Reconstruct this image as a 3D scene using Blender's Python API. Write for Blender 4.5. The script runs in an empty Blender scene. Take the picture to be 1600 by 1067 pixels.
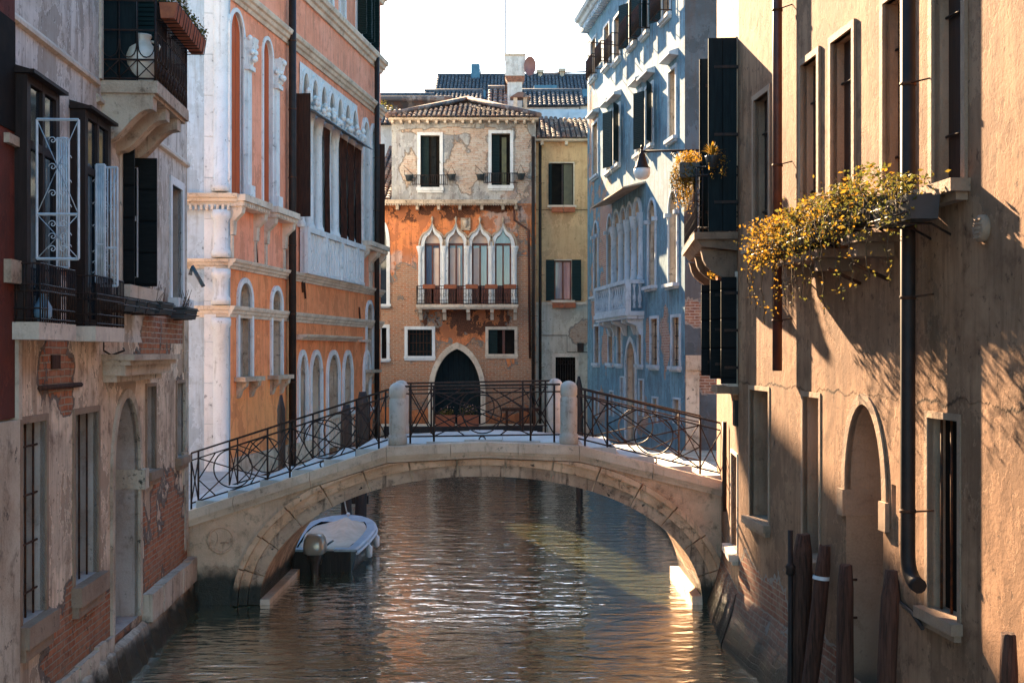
import bpy, bmesh, math, random
from mathutils import Vector, Matrix
from mathutils.geometry import delaunay_2d_cdt
R = math.radians
random.seed(7)
S = bpy.context.scene
COL = S.collection
# ------------------------------------------------------------------ camera, world, sun, exposure
EYE = 4.15; FPX = 1900.0; HX = 800.0; HY = 550.0
cam = bpy.data.cameras.new('camera'); camo = bpy.data.objects.new('camera', cam); COL.objects.link(camo)
camo.location = (0, 0, EYE); camo.rotation_euler = (R(90), 0, 0)
cam.lens = 36 * FPX / 1600; cam.sensor_width = 36; cam.shift_y = (HY - 533.5) / 1600
cam.clip_end = 3000; cam.clip_start = 0.1
S.camera = camo
SUN_AZ = 16.0      # degrees left of the canal axis (+Y)
SUN_EL = 26.5
W = bpy.data.worlds.new('World'); S.world = W; W.use_nodes = True
nt = W.node_tree; nt.nodes.clear()
sky = nt.nodes.new('ShaderNodeTexSky'); sky.sky_type = 'NISHITA'; sky.sun_disc = False
sky.sun_elevation = R(SUN_EL); sky.sun_rotation = R(-SUN_AZ)
sky.air_density = 1.1; sky.dust_density = 0.7; sky.ozone_density = 1.6
bg = nt.nodes.new('ShaderNodeBackground'); bg.inputs[1].default_value = 0.062
wo = nt.nodes.new('ShaderNodeOutputWorld')
hs = nt.nodes.new('ShaderNodeHueSaturation'); hs.inputs['Saturation'].default_value = 1.35; hs.inputs['Hue'].default_value = 0.492; nt.links.new(sky.outputs[0], hs.inputs['Color']); nt.links.new(hs.outputs[0], bg.inputs[0]); nt.links.new(bg.outputs[0], wo.inputs[0])
sl = bpy.data.lights.new('sun', 'SUN'); sl.energy = 5.0; sl.angle = R(0.5); sl.color = (1.0, 0.72, 0.44)
so = bpy.data.objects.new('sun', sl); COL.objects.link(so)
sd = Vector((-math.sin(R(SUN_AZ)) * math.cos(R(SUN_EL)), math.cos(R(SUN_AZ)) * math.cos(R(SUN_EL)), math.sin(R(SUN_EL))))
so.rotation_euler = sd.to_track_quat('Z', 'Y').to_euler(); so.location = (-20, 60, 40)
S.view_settings.view_transform = 'Standard'; S.view_settings.look = 'None'; S.view_settings.gamma = 1
S.view_settings.use_curve_mapping = False
S.view_settings.exposure = 3.1

# ------------------------------------------------------------------ node helpers
def newmat(name):
    m = bpy.data.materials.new(name); m.use_nodes = True
    t = m.node_tree; t.nodes.clear()
    o = t.nodes.new('ShaderNodeOutputMaterial'); b = t.nodes.new('ShaderNodeBsdfPrincipled')
    t.links.new(b.outputs[0], o.inputs[0])
    return m, t, b
class N:
    def __init__(s, t): s.t = t
    def link(s, inp, v):
        if isinstance(v, bpy.types.NodeSocket): s.t.links.new(v, inp)
        elif isinstance(v, (tuple, list)):
            v = tuple(v)
            if len(inp.default_value) == 4 and len(v) == 3: v = v + (1,)
            inp.default_value = v
        else: inp.default_value = v
    def math(s, op, a, b=0.0, c=None, clamp=False):
        n = s.t.nodes.new('ShaderNodeMath'); n.operation = op; n.use_clamp = clamp
        s.link(n.inputs[0], a); s.link(n.inputs[1], b)
        if c is not None: s.link(n.inputs[2], c)
        return n.outputs[0]
    def vec(s, op, a, b):
        n = s.t.nodes.new('ShaderNodeVectorMath'); n.operation = op
        s.link(n.inputs[0], a)
        if b is not None: s.link(n.inputs[1], b)
        return n.outputs['Value'] if op in ('LENGTH', 'DISTANCE') else n.outputs[0]
    def uv(s):
        n = s.t.nodes.new('ShaderNodeTexCoord'); return n.outputs['UV']
    def pos(s):
        n = s.t.nodes.new('ShaderNodeNewGeometry'); return n.outputs['Position']
    def noise(s, v, scale, detail=4, rough=0.6, dist=0.0):
        n = s.t.nodes.new('ShaderNodeTexNoise'); s.link(n.inputs['Vector'], v)
        n.inputs['Scale'].default_value = scale; n.inputs['Detail'].default_value = detail
        n.inputs['Roughness'].default_value = rough; n.inputs['Distortion'].default_value = dist
        return n.outputs[0]
    def ramp(s, v, a, b, lo=0.0, hi=1.0):
        n = s.t.nodes.new('ShaderNodeMapRange'); n.interpolation_type = 'SMOOTHSTEP'
        s.link(n.inputs[0], v); n.inputs[1].default_value = a; n.inputs[2].default_value = b
        n.inputs[3].default_value = lo; n.inputs[4].default_value = hi
        return n.outputs[0]
    def mix(s, f, a, b, mode='MIX'):
        n = s.t.nodes.new('ShaderNodeMix'); n.data_type = 'RGBA'; n.blend_type = mode
        s.link(n.inputs[0], f); s.link(n.inputs[6], a); s.link(n.inputs[7], b)
        return n.outputs[2]
    def mapping(s, v, sc, loc=(0, 0, 0)):
        n = s.t.nodes.new('ShaderNodeMapping'); s.link(n.inputs[0], v)
        n.inputs['Scale'].default_value = sc; n.inputs['Location'].default_value = loc
        return n.outputs[0]
    def bump(s, h, dist, strength=1.0, nrm=None):
        n = s.t.nodes.new('ShaderNodeBump'); s.link(n.inputs['Height'], h)
        n.inputs['Distance'].default_value = dist; n.inputs['Strength'].default_value = strength
        if nrm: s.t.links.new(nrm, n.inputs['Normal'])
        return n.outputs[0]
    def sep(s, v):
        n = s.t.nodes.new('ShaderNodeSeparateXYZ'); s.link(n.inputs[0], v); return n.outputs

def plaster(name, c1, c2, stain=(0.12, 0.08, 0.055), blobs=(), thr=0.5, brick=((0.34, 0.10, 0.045), (0.22, 0.07, 0.035)),
            mortar=(0.42, 0.34, 0.27), under=(0.33, 0.26, 0.21), streak=0.5, amt=0.0, algae=0.9, grunge=0.5, rough=0.9,
            bump=0.02, zones=(), patch=0.5, pits=0.6, ledge=None, wet=(0.016, 0.024, 0.010)):
    """aged render: two tones, vertical dirt streaks, places where it has fallen off the brick, algae at the waterline.
    blobs: (u, z, ru, rz) in facade metres; zones: (u, z, ru, rz, colour, strength) large discolourations of the render"""
    m, t, b = newmat(name); n = N(t)
    uv = n.uv(); z = n.sep(uv)[1]
    big = n.noise(uv, 0.55, 3, 0.6); med = n.noise(uv, 2.6, 8, 0.68, 0.3); fine = n.noise(uv, 28, 4, 0.7)
    st = n.noise(n.mapping(uv, (5.0, 0.42, 1)), 1.0, 6, 0.65)
    st2 = n.noise(n.mapping(uv, (17.0, 1.1, 1)), 1.0, 4, 0.6)
    f = n.ramp(n.math('ADD', n.math('MULTIPLY', big, 0.55), n.math('MULTIPLY', med, 0.45)), 0.42, 0.58)
    col = n.mix(f, c1, c2)
    for (u, zz, ru, rz, cc, k) in zones:
        d = n.vec('LENGTH', n.mapping(uv, (1 / ru, 1 / rz, 0), (-u / ru, -zz / rz, 0)), None)
        v = n.math('ADD', n.math('SUBTRACT', 1.0, d), n.math('MULTIPLY', n.math('SUBTRACT', med, 0.5), 1.6))
        col = n.mix(n.ramp(v, 0.0, 0.35, 0, k), col, cc)
    col = n.mix(n.math('MULTIPLY', n.ramp(st, 0.48, 0.64), streak), col, stain)
    col = n.mix(n.math('MULTIPLY', n.ramp(st2, 0.50, 0.68), streak * 0.6), col, stain)
    col = n.mix(n.math('MULTIPLY', n.ramp(med, 0.54, 0.68), grunge), col, stain)
    col = n.mix(n.math('MULTIPLY', n.ramp(n.noise(uv, 7.5, 6, 0.75), 0.585, 0.635), grunge), col, tuple(x * 0.45 for x in stain))
    col = n.mix(n.ramp(fine, 0.3, 0.75, 0.0, 0.25), col, tuple(min(1, x * 1.25) for x in c2))
    # thin top coat fallen away in sharp-edged patches, and pits
    pn = n.noise(n.mapping(uv, (1.3, 0.8, 1), (4.2, 1.7, 0)), 1.0, 10, 0.68, 0.0)
    pm = n.ramp(pn, 0.535, 0.55)
    col = n.mix(n.math('MULTIPLY', pm, patch), col, n.mix(med, tuple(x * 0.55 for x in c2), tuple(x * 0.9 for x in c2)))
    col = n.mix(n.math('MULTIPLY', n.math('SUBTRACT', n.ramp(pn, 0.525, 0.535), pm), patch), col, tuple(min(1, x * 1.2) for x in c1))
    pt = n.ramp(n.noise(n.mapping(uv, (9, 3.2, 1), (1, 5, 0)), 1.0, 5, 0.7), 0.64, 0.665)
    col = n.mix(n.math('MULTIPLY', pt, pits), col, tuple(x * 0.35 for x in stain))
    lg = None
    if ledge is not None:       # a ragged horizontal edge where two coats of render meet
        q = n.math('ADD', n.math('SUBTRACT', z, ledge), n.math('MULTIPLY', n.math('SUBTRACT', n.noise(n.mapping(uv, (1, 0.2, 1)), 2.2, 7, 0.7), 0.5), 0.35))
        lg = n.ramp(q, -0.012, 0.004); ln = n.math('MULTIPLY', n.ramp(q, -0.03, -0.012), n.ramp(q, 0.02, 0.004))
        col = n.mix(n.math('MULTIPLY', ln, n.ramp(big, 0.46, 0.56, 0.0, 0.75)), col, tuple(x * 0.4 for x in stain))
    # brick
    bt = t.nodes.new('ShaderNodeTexBrick'); wob = n.vec('MULTIPLY', n.noise(uv, 4, 3), (0.03, 0.03, 0))
    n.link(bt.inputs['Vector'], n.vec('ADD', uv, wob))
    bt.inputs['Scale'].default_value = 1; bt.inputs['Brick Width'].default_value = 0.27; bt.inputs['Row Height'].default_value = 0.078
    bt.inputs['Mortar Size'].default_value = 0.011; bt.inputs['Mortar Smooth'].default_value = 0.3; bt.inputs['Bias'].default_value = 0.1
    n.link(bt.inputs['Color1'], brick[0]); n.link(bt.inputs['Color2'], brick[1]); n.link(bt.inputs['Mortar'], mortar)
    bcol = n.mix(n.ramp(med, 0.35, 0.7, 0, 0.55), bt.outputs[0], (0.45, 0.27, 0.17))
    bcol = n.mix(n.ramp(n.noise(uv, 9, 5, 0.7), 0.5, 0.7, 0, 0.6), bcol, (0.10, 0.045, 0.03))
    mask = None
    for (u, zz, ru, rz) in blobs:
        d = n.vec('LENGTH', n.mapping(uv, (1 / ru, 1 / rz, 0), (-u / ru, -zz / rz, 0)), None)
        v = n.math('SUBTRACT', 1.5, d)
        mask = v if mask is None else n.math('MAXIMUM', mask, v)
    nz = n.math('ADD', n.math('MULTIPLY', n.math('SUBTRACT', n.noise(uv, 1.5, 7, 0.6, 0.4), 0.5), 2.4), amt)
    mask = nz if mask is None else n.math('ADD', n.math('MINIMUM', mask, 1.1), nz)
    mu = n.ramp(mask, thr - 0.12, thr - 0.09); mb = n.ramp(mask, thr, thr + 0.03)
    col = n.mix(mu, col, n.mix(med, under, tuple(x * 0.6 for x in under)))
    col = n.mix(mb, col, bcol)
    if algae:
        a = n.math('ADD', z, n.math('MULTIPLY', n.math('SUBTRACT', n.noise(n.mapping(uv, (3, 1.2, 1)), 1.5, 6, 0.7), 0.5), 0.8))
        col = n.mix(n.ramp(a, algae, algae * 0.35, 0, 0.97), col, wet)
        col = n.mix(n.ramp(a, algae * 2.4, algae, 0, 0.35), col, stain)
        rg = n.ramp(a, algae, algae * 0.3, rough, 0.35)
        n.link(b.inputs['Roughness'], rg)
    else: b.inputs['Roughness'].default_value = rough
    n.link(b.inputs['Base Color'], col)
    hp = n.math('ADD', n.math('MULTIPLY', med, 0.35), n.math('MULTIPLY', fine, 0.12))
    hb = n.math('ADD', n.math('MULTIPLY', bt.outputs['Fac'], -0.4), n.math('MULTIPLY', med, 0.2))
    h = n.math('ADD', n.math('MULTIPLY', n.math('SUBTRACT', 1.0, mb), n.math('ADD', hp, 1.1)), n.math('MULTIPLY', mb, hb))
    h = n.math('SUBTRACT', h, n.math('MULTIPLY', mu, 0.5))
    h = n.math('SUBTRACT', h, n.math('ADD', n.math('MULTIPLY', pm, 0.25 * patch), n.math('MULTIPLY', pt, 0.8 * pits)))
    if lg is not None: h = n.math('ADD', h, n.math('MULTIPLY', lg, 0.5))
    n.link(b.inputs['Normal'], n.bump(h, bump, 1.0))
    b.inputs['Specular IOR Level'].default_value = 0.25
    return m

def stone(name, c1, c2, stain=(0.10, 0.07, 0.05), k=0.5, scale=1.0, algae=0, rough=0.8, bump=0.012, lichen=0.0, streak=0.4):
    m, t, b = newmat(name); n = N(t)
    p = n.pos(); z = n.sep(p)[2]
    med = n.noise(p, 3.0 * scale, 8, 0.7, 0.2); fine = n.noise(p, 30 * scale, 4, 0.7); big = n.noise(p, 0.9 * scale, 3)
    st = n.noise(n.mapping(p, (9, 9, 0.9)), 1.0, 5, 0.65)
    col = n.mix(n.ramp(big, 0.35, 0.65), c1, c2)
    col = n.mix(n.math('MULTIPLY', n.ramp(med, 0.50, 0.72), k), col, stain)
    col = n.mix(n.math('MULTIPLY', n.ramp(st, 0.54, 0.72), streak), col, stain)
    col = n.mix(n.ramp(fine, 0.35, 0.7, 0, 0.22), col, tuple(min(1, x * 1.3) for x in c1))
    if lichen:
        col = n.mix(n.ramp(n.noise(p, 6, 8, 0.75), 0.60, 0.66, 0, lichen), col, (0.02, 0.018, 0.015))
    if algae:
        a = n.math('ADD', z, n.math('MULTIPLY', n.math('SUBTRACT', n.noise(p, 2.2, 6, 0.7), 0.5), 0.5))
        col = n.mix(n.ramp(a, algae, algae * 0.5, 0, 0.97), col, (0.016, 0.016, 0.01))
        n.link(b.inputs['Roughness'], n.ramp(a, algae, algae * 0.3, rough, 0.35))
    else: b.inputs['Roughness'].default_value = rough
    n.link(b.inputs['Base Color'], col)
    n.link(b.inputs['Normal'], n.bump(n.math('ADD', med, n.math('MULTIPLY', fine, 0.3)), bump, 1.0))
    b.inputs['Specular IOR Level'].default_value = 0.3
    return m

def plain(name, c, rough=0.5, metal=0.0, c2=None, scale=8, spec=0.5, bump=0.0, stretch=(1, 1, 1)):
    m, t, b = newmat(name); n = N(t)
    v = n.noise(n.mapping(n.pos(), stretch), scale, 5, 0.65)
    n.link(b.inputs['Base Color'], n.mix(n.ramp(v, 0.35, 0.7), c, c2 or tuple(x * 0.6 for x in c)))
    b.inputs['Roughness'].default_value = rough; b.inputs['Metallic'].default_value = metal
    b.inputs['Specular IOR Level'].default_value = spec
    if bump: n.link(b.inputs['Normal'], n.bump(v, bump))
    return m

def boards(name, c, c2, w=0.12, rough=0.6, bump=0.006, horiz=False, gap=0.06):
    """painted boards or louvres: grooves every w metres"""
    m, t, b = newmat(name); n = N(t)
    uv = n.uv(); u = n.sep(uv)[1 if horiz else 0]
    fr = n.math('FRACT', n.math('DIVIDE', u, w))
    g = n.math('MULTIPLY', n.ramp(fr, 0.0, gap), n.ramp(fr, 1.0, 1.0 - gap))
    v = n.noise(n.mapping(uv, (2, 12, 1) if horiz else (12, 1.2, 1)), 2.0, 6, 0.7)
    col = n.mix(n.ramp(v, 0.35, 0.7), c, c2)
    n.link(b.inputs['Base Color'], n.mix(g, tuple(x * 0.25 for x in c), col))
    n.link(b.inputs['Normal'], n.bump(n.math('ADD', g, n.math('MULTIPLY', v, 0.2)), bump))
    b.inputs['Roughness'].default_value = rough; b.inputs['Specular IOR Level'].default_value = 0.15
    return m

def leafmat(name, c, c2):
    m, t, b = newmat(name); n = N(t)
    v = n.noise(n.pos(), 14, 3, 0.7)
    n.link(b.inputs['Base Color'], n.mix(n.ramp(v, 0.35, 0.65), c, c2))
    b.inputs['Roughness'].default_value = 0.7; b.inputs['Specular IOR Level'].default_value = 0.25
    tr = t.nodes.new('ShaderNodeBsdfTranslucent'); n.link(tr.inputs[0], n.mix(0.5, c, tuple(min(1, x * 1.6) for x in c2)))
    mx = t.nodes.new('ShaderNodeMixShader'); mx.inputs[0].default_value = 0.45
    t.links.new(b.outputs[0], mx.inputs[1]); t.links.new(tr.outputs[0], mx.inputs[2])
    t.links.new(mx.outputs[0], t.nodes['Material Output'].inputs[0])
    return m

# ------------------------------------------------------------------ frames
class Frame:
    """a vertical plane: u runs left to right as seen from the canal, w outward, z up"""
    def __init__(s, x0, y0, x1, y1, out=None):
        s.o = Vector((x0, y0, 0)); d = Vector((x1 - x0, y1 - y0, 0)); s.L = d.length; s.d = d.normalized()
        s.n = Vector((s.d.y, -s.d.x, 0))
        ref = Vector(out) if out else Vector((0, 0, 0)) - s.o
        if s.n.dot(ref) < 0: s.n = -s.n
        s.t = s.d.copy()
        if (abs(s.t.x) > abs(s.t.y) and s.t.x < 0) or (abs(s.t.x) <= abs(s.t.y) and s.t.y < 0): s.t = -s.t
    def p(s, u, w, z): return s.o + s.d * u + s.n * w + Vector((0, 0, z))
    def u(s, px, w=0.0):
        r = (px - HX) / FPX; o = s.o + s.n * w
        return (r * o.y - o.x) / (s.d.x - r * s.d.y)
    def y(s, px, w=0.0): return (s.o + s.n * w + s.d * s.u(px, w)).y
    def z(s, px, py, w=0.0): return EYE - (py - HY) / FPX * s.y(px, w)
    def uvc(s, u, z): return ((s.o + s.d * u).dot(s.t), z)
    def blob(s, px, py, rx, ry):          # centre seen at (px,py), radii in metres
        a, b = s.uvc(s.u(px), s.z(px, py)); return (a, b, rx, ry)
class WF:
    n = Vector((0, -1, 0)); d = Vector((1, 0, 0)); o = Vector((0, 0, 0))
    @staticmethod
    def p(x, y, z): return Vector((x, y, z))
WF = WF()
def at(px, py, Y): return Vector(((px - HX) / FPX * Y, Y, EYE - (py - HY) / FPX * Y))

# ------------------------------------------------------------------ mesh builder
WORLD = {}
class MB:
    def __init__(s): s.v = []; s.f = []; s.m = []; s.smooth = []
    def face(s, pts, mi=0, sm=False):
        i = len(s.v); s.v += [tuple(p) for p in pts]; s.f.append(tuple(range(i, i + len(pts)))); s.m.append(mi); s.smooth.append(sm)
    def grid(s, rows, mi=0, closed=False, sm=True):
        i = len(s.v); nn = len(rows[0])
        for r in rows: s.v += [tuple(p) for p in r]
        for a in range(len(rows) - 1):
            for b in range(nn if closed else nn - 1):
                c = (b + 1) % nn
                s.f.append((i + a * nn + b, i + a * nn + c, i + (a + 1) * nn + c, i + (a + 1) * nn + b)); s.m.append(mi); s.smooth.append(sm)
    def box(s, fr, u0, u1, w0, w1, z0, z1, mi=0):
        P = [fr.p(u, w, z) for z in (z0, z1) for w in (w0, w1) for u in (u0, u1)]
        i = len(s.v); s.v += [tuple(p) for p in P]
        for q in ((0, 1, 3, 2), (4, 6, 7, 5), (0, 4, 5, 1), (2, 3, 7, 6), (0, 2, 6, 4), (1, 5, 7, 3)):
            s.f.append(tuple(i + k for k in q)); s.m.append(mi); s.smooth.append(False)
        return s
    def hexa(s, P, mi=0):   # 8 points: bottom 4 ring, top 4 ring
        i = len(s.v); s.v += [tuple(p) for p in P]
        for q in ((3, 2, 1, 0), (4, 5, 6, 7), (0, 1, 5, 4), (1, 2, 6, 5), (2, 3, 7, 6), (3, 0, 4, 7)):
            s.f.append(tuple(i + k for k in q)); s.m.append(mi); s.smooth.append(False)
    def tube(s, pts, r, n=6, mi=0, caps=True, sm=True):
        pts = [Vector(p) for p in pts]; rows = []
        rr = r if isinstance(r, (list, tuple)) else [r] * len(pts)
        for k, p in enumerate(pts):
            a = pts[max(0, k - 1)]; b = pts[min(len(pts) - 1, k + 1)]; d = (b - a)
            if d.length < 1e-6: d = Vector((0, 0, 1))
            d.normalize()
            if k == 0:
                up = Vector((0, 0, 1)) if abs(d.z) < 0.9 else Vector((0, 1, 0)); e = d.cross(up).normalized()
            else:
                e = e - d * e.dot(d)
                e = e.normalized() if e.length > 1e-4 else d.cross(Vector((0.3, 0.5, 0.8))).normalized()
            g = d.cross(e)
            rows.append([p + (e * math.cos(2 * math.pi * j / n) + g * math.sin(2 * math.pi * j / n)) * rr[k] for j in range(n)])
        s.grid(rows, mi, True, sm)
        if caps: s.face(rows[0][::-1], mi); s.face(rows[-1], mi)
    def lathe(s, c, prof, n=16, mi=0, sm=True, ax=None):
        c = Vector(c); rows = []
        for (r, z) in prof:
            rows.append([c + Vector((math.cos(2 * math.pi * j / n) * r, math.sin(2 * math.pi * j / n) * r, z)) for j in range(n)])
        s.grid(rows, mi, True, sm)
        if prof[0][0] > 0.002: s.face(rows[0][::-1], mi)
        if prof[-1][0] > 0.002: s.face(rows[-1], mi)
    def prism(s, fr, loop, w0, w1, mi=0):   # loop in (u,z)
        a = [fr.p(u, w0, z) for u, z in loop]; b = [fr.p(u, w1, z) for u, z in loop]
        s.face(a[::-1], mi); s.face(b, mi)
        for k in range(len(loop)):
            j = (k + 1) % len(loop); s.face([a[k], a[j], b[j], b[k]], mi)
    def prism_uw(s, fr, loop, u0, u1, mi=0):  # profile in (w,z), extruded along u
        a = [fr.p(u0, w, z) for w, z in loop]; b = [fr.p(u1, w, z) for w, z in loop]
        s.face(a[::-1], mi); s.face(b, mi)
        for k in range(len(loop)):
            j = (k + 1) % len(loop); s.face([a[k], a[j], b[j], b[k]], mi)
    def band(s, fr, inner, outer, w0, w1, mi=0, closed=False):
        n = len(inner); rg = range(n if closed else n - 1)
        for k in rg:
            j = (k + 1) % n
            q = lambda l, i, w: fr.p(l[i][0], w, l[i][1])
            s.face([q(inner, k, w1), q(inner, j, w1), q(outer, j, w1), q(outer, k, w1)], mi)
            s.face([q(outer, k, w1), q(outer, j, w1), q(outer, j, w0), q(outer, k, w0)], mi)
            s.face([q(inner, j, w1), q(inner, k, w1), q(inner, k, w0), q(inner, j, w0)], mi)
        if not closed:
            for k in (0, n - 1):
                q = lambda l, i, w: fr.p(l[i][0], w, l[i][1])
                s.face([q(inner, k, w0), q(inner, k, w1), q(outer, k, w1), q(outer, k, w0)], mi)
    def wall(s, fr, outline, holes=(), depth=0.3, w=0.0, mi=0, mr=None):
        mr = mi if mr is None else mr
        V = []; E = []
        def add(loop):
            i = len(V); V.extend([Vector(p) for p in loop]); k = len(loop)
            E.extend([(i + a, i + (a + 1) % k) for a in range(k)])
        add(outline)
        for h in holes: add(h)
        vs, es, fs, _, _, _ = delaunay_2d_cdt(V, E, [], 0, 1e-5)
        def inside(p, loop):
            c = False; j = len(loop) - 1
            for i in range(len(loop)):
                a, b = loop[i], loop[j]
                if (a[1] > p[1]) != (b[1] > p[1]) and p[0] < (b[0] - a[0]) * (p[1] - a[1]) / (b[1] - a[1]) + a[0]: c = not c
                j = i
            return c
        i = len(s.v); s.v += [tuple(fr.p(q[0], w, q[1])) for q in vs]
        for f in fs:
            c = (sum(vs[k][0] for k in f) / len(f), sum(vs[k][1] for k in f) / len(f))
            if not inside(c, outline) or any(inside(c, h) for h in holes): continue
            s.f.append(tuple(i + k for k in f)); s.m.append(mi); s.smooth.append(False)
        for h in holes:
            for k in range(len(h)):
                j = (k + 1) % len(h); a, b = h[k], h[j]
                s.face([fr.p(a[0], w, a[1]), fr.p(b[0], w, b[1]), fr.p(b[0], w - depth, b[1]), fr.p(a[0], w - depth, a[1])], mr)
    def build(s, name, mats, parent=None, weld=True):
        if not s.v: return None
        mats = mats if isinstance(mats, (list, tuple)) else [mats]
        V = [Vector(v) for v in s.v]
        lo = Vector((min(v.x for v in V), min(v.y for v in V), min(v.z for v in V)))
        hi = Vector((max(v.x for v in V), max(v.y for v in V), max(v.z for v in V)))
        c = Vector(((lo.x + hi.x) / 2, (lo.y + hi.y) / 2, lo.z))
        me = bpy.data.meshes.new(name); me.from_pydata([tuple(v - c) for v in V], [], s.f)
        for m in mats: me.materials.append(m)
        me.polygons.foreach_set('material_index', s.m); me.polygons.foreach_set('use_smooth', s.smooth)
        if weld:
            bm = bmesh.new(); bm.from_mesh(me); bmesh.ops.remove_doubles(bm, verts=bm.verts, dist=1e-5)
            bmesh.ops.recalc_face_normals(bm, faces=bm.faces); bm.to_mesh(me); bm.free()
        uvl = me.uv_layers.new(name='UVMap'); vs = me.vertices
        for p in me.polygons:
            nn = p.normal
            if abs(nn.z) > 0.75:
                for li in p.loop_indices:
                    q = vs[me.loops[li].vertex_index].co + c; uvl.data[li].uv = (q.x, q.y)
            else:
                t = Vector((-nn.y, nn.x, 0)).normalized()
                if (abs(t.x) > abs(t.y) and t.x < 0) or (abs(t.x) <= abs(t.y) and t.y < 0): t = -t
                for li in p.loop_indices:
                    q = vs[me.loops[li].vertex_index].co + c; uvl.data[li].uv = (q.dot(t), q.z)
        o = bpy.data.objects.new(name, me); COL.objects.link(o)
        WORLD[o.name] = c
        if parent: o.parent = parent; o.location = c - WORLD[parent.name]
        else: o.location = c
        return o
def tag(o, label=None, cat=None, group=None, kind=None):
    if label: o['label'] = label
    if cat: o['category'] = cat
    if group: o['group'] = group
    if kind: o['kind'] = kind
    return o
def thing(name, label, cat, loc, group=None):
    o = bpy.data.objects.new(name, None); COL.objects.link(o); o.location = loc; o.empty_display_size = 0.3
    WORLD[o.name] = Vector(loc); return tag(o, label, cat, group)

# outlines in facade coordinates
def rect(u0, u1, z0, z1): return [(u0, z0), (u1, z0), (u1, z1), (u0, z1)]
def arch(u0, u1, z0, zs, rise=None, kind='round', n=12):
    """opening from z0 up to the springing zs, then an arch"""
    c = (u0 + u1) / 2; h = (u1 - u0) / 2; rise = h if rise is None else rise
    L = [(u0, z0), (u1, z0), (u1, zs)]
    pts = []
    for k in range(1, 2 * n):
        t = k / (2 * n)                      # 0 right .. 1 left
        s = abs(1 - 2 * t); sg = 1 if t < 0.5 else -1
        if kind == 'round': pts.append((c + h * math.cos(math.pi * t), zs + rise * math.sin(math.pi * t)))
        elif kind == 'point':
            a = (1 - s) * math.pi / 2 * 0.86
            x = math.cos(a); x = (x - math.cos(math.pi / 2 * 0.86)) / (1 - math.cos(math.pi / 2 * 0.86)); pts.append((c + sg * h * x, zs + rise * math.sin(a) / math.sin(math.pi / 2 * 0.86)))
        else:                                 # ogee
            q = 1 - s
            x = math.cos(q * math.pi / 2) if q < 0.62 else None
            if q < 0.62:
                pts.append((c + sg * h * math.cos(q * math.pi / 2 * 0.95), zs + rise * 0.62 * math.sin(q * math.pi / 2 * 1.05)))
            else:
                x0 = math.cos(0.62 * math.pi / 2 * 0.95); y0 = 0.62 * math.sin(0.62 * math.pi / 2 * 1.05)
                r = (q - 0.62) / 0.38
                pts.append((c + sg * h * x0 * (1 - r) ** 1.5, zs + rise * (y0 + (1 - y0) * (r ** 1.6))))
    return L + pts + [(u0, zs)]
def grow(u0, u1, z0, zs, t, rise, kind, n=12):
    return arch(u0 - t, u1 + t, z0, zs, (rise if rise is not None else (u1 - u0) / 2) + t * (1.0 if kind == 'round' else 1.35), kind, n)
# ------------------------------------------------------------------ shared materials
M = {}
M['istria'] = stone('istrian_stone', (0.70, 0.56, 0.43), (0.52, 0.40, 0.30), (0.15, 0.09, 0.06), 0.6, 1.2, lichen=0.6)
M['palace_trim'] = stone('blue_grey_trim', (0.42, 0.50, 0.56), (0.32, 0.39, 0.44), (0.10, 0.10, 0.11), 0.6, 1.2, lichen=0.6, streak=0.7)
M['balcony_stone'] = stone('dark_balcony_stone', (0.26, 0.16, 0.10), (0.16, 0.095, 0.06), (0.05, 0.03, 0.02), 0.7, 1.6, lichen=0.7, streak=0.7)  # dark brown stone with darker blotches and streaks
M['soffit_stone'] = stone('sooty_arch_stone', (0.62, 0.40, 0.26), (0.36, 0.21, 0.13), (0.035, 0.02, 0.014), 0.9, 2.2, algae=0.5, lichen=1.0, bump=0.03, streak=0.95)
M['istria_dirty'] = stone('weathered_stone', (0.58, 0.45, 0.33), (0.40, 0.28, 0.19), (0.10, 0.055, 0.03), 0.85, 1.4, algae=0.5, lichen=0.9, streak=0.8, bump=0.025)
M['sand_stone'] = stone('sand_coloured_stone', (0.33, 0.215, 0.14), (0.25, 0.155, 0.10), (0.14, 0.08, 0.05), 0.55, 1.6, lichen=0.5, bump=0.015)
M['white_stone'] = stone('white_marble', (0.72, 0.70, 0.68), (0.62, 0.60, 0.58), (0.22, 0.19, 0.17), 0.35, 1.0, lichen=0.6, streak=0.5)
M['bridge_stone'] = stone('bridge_stone', (0.84, 0.50, 0.30), (0.62, 0.33, 0.18), (0.11, 0.045, 0.02), 0.9, 1.8, algae=0.5, lichen=0.9, bump=0.03, streak=0.7)
M['bridge_fill'] = stone('bridge_spandrel', (0.84, 0.53, 0.34), (0.62, 0.37, 0.23), (0.14, 0.065, 0.03), 0.8, 1.5, algae=0.75, lichen=0.25, bump=0.03)
M['coping'] = stone('coping_stone', (0.74, 0.54, 0.39), (0.56, 0.38, 0.26), (0.14, 0.09, 0.06), 0.5, 1.4, lichen=0.5, bump=0.01)
M['step'] = stone('step_stone', (0.50, 0.47, 0.43), (0.42, 0.40, 0.37), (0.25, 0.22, 0.2), 0.25, 1.4, bump=0.006)
M['pillar'] = stone('pillar_stone', (0.56, 0.50, 0.43), (0.42, 0.36, 0.30), (0.14, 0.09, 0.06), 0.55, 2.0, lichen=0.5, bump=0.008, streak=0.8)
M['iron'] = plain('wrought_iron', (0.010, 0.007, 0.0065), 0.6, 0.0, (0.05, 0.02, 0.01), 14, 0.3)
M['rust_iron'] = plain('rusty_iron', (0.035, 0.018, 0.012), 0.75, 0.0, (0.12, 0.04, 0.015), 10, 0.2)
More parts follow.
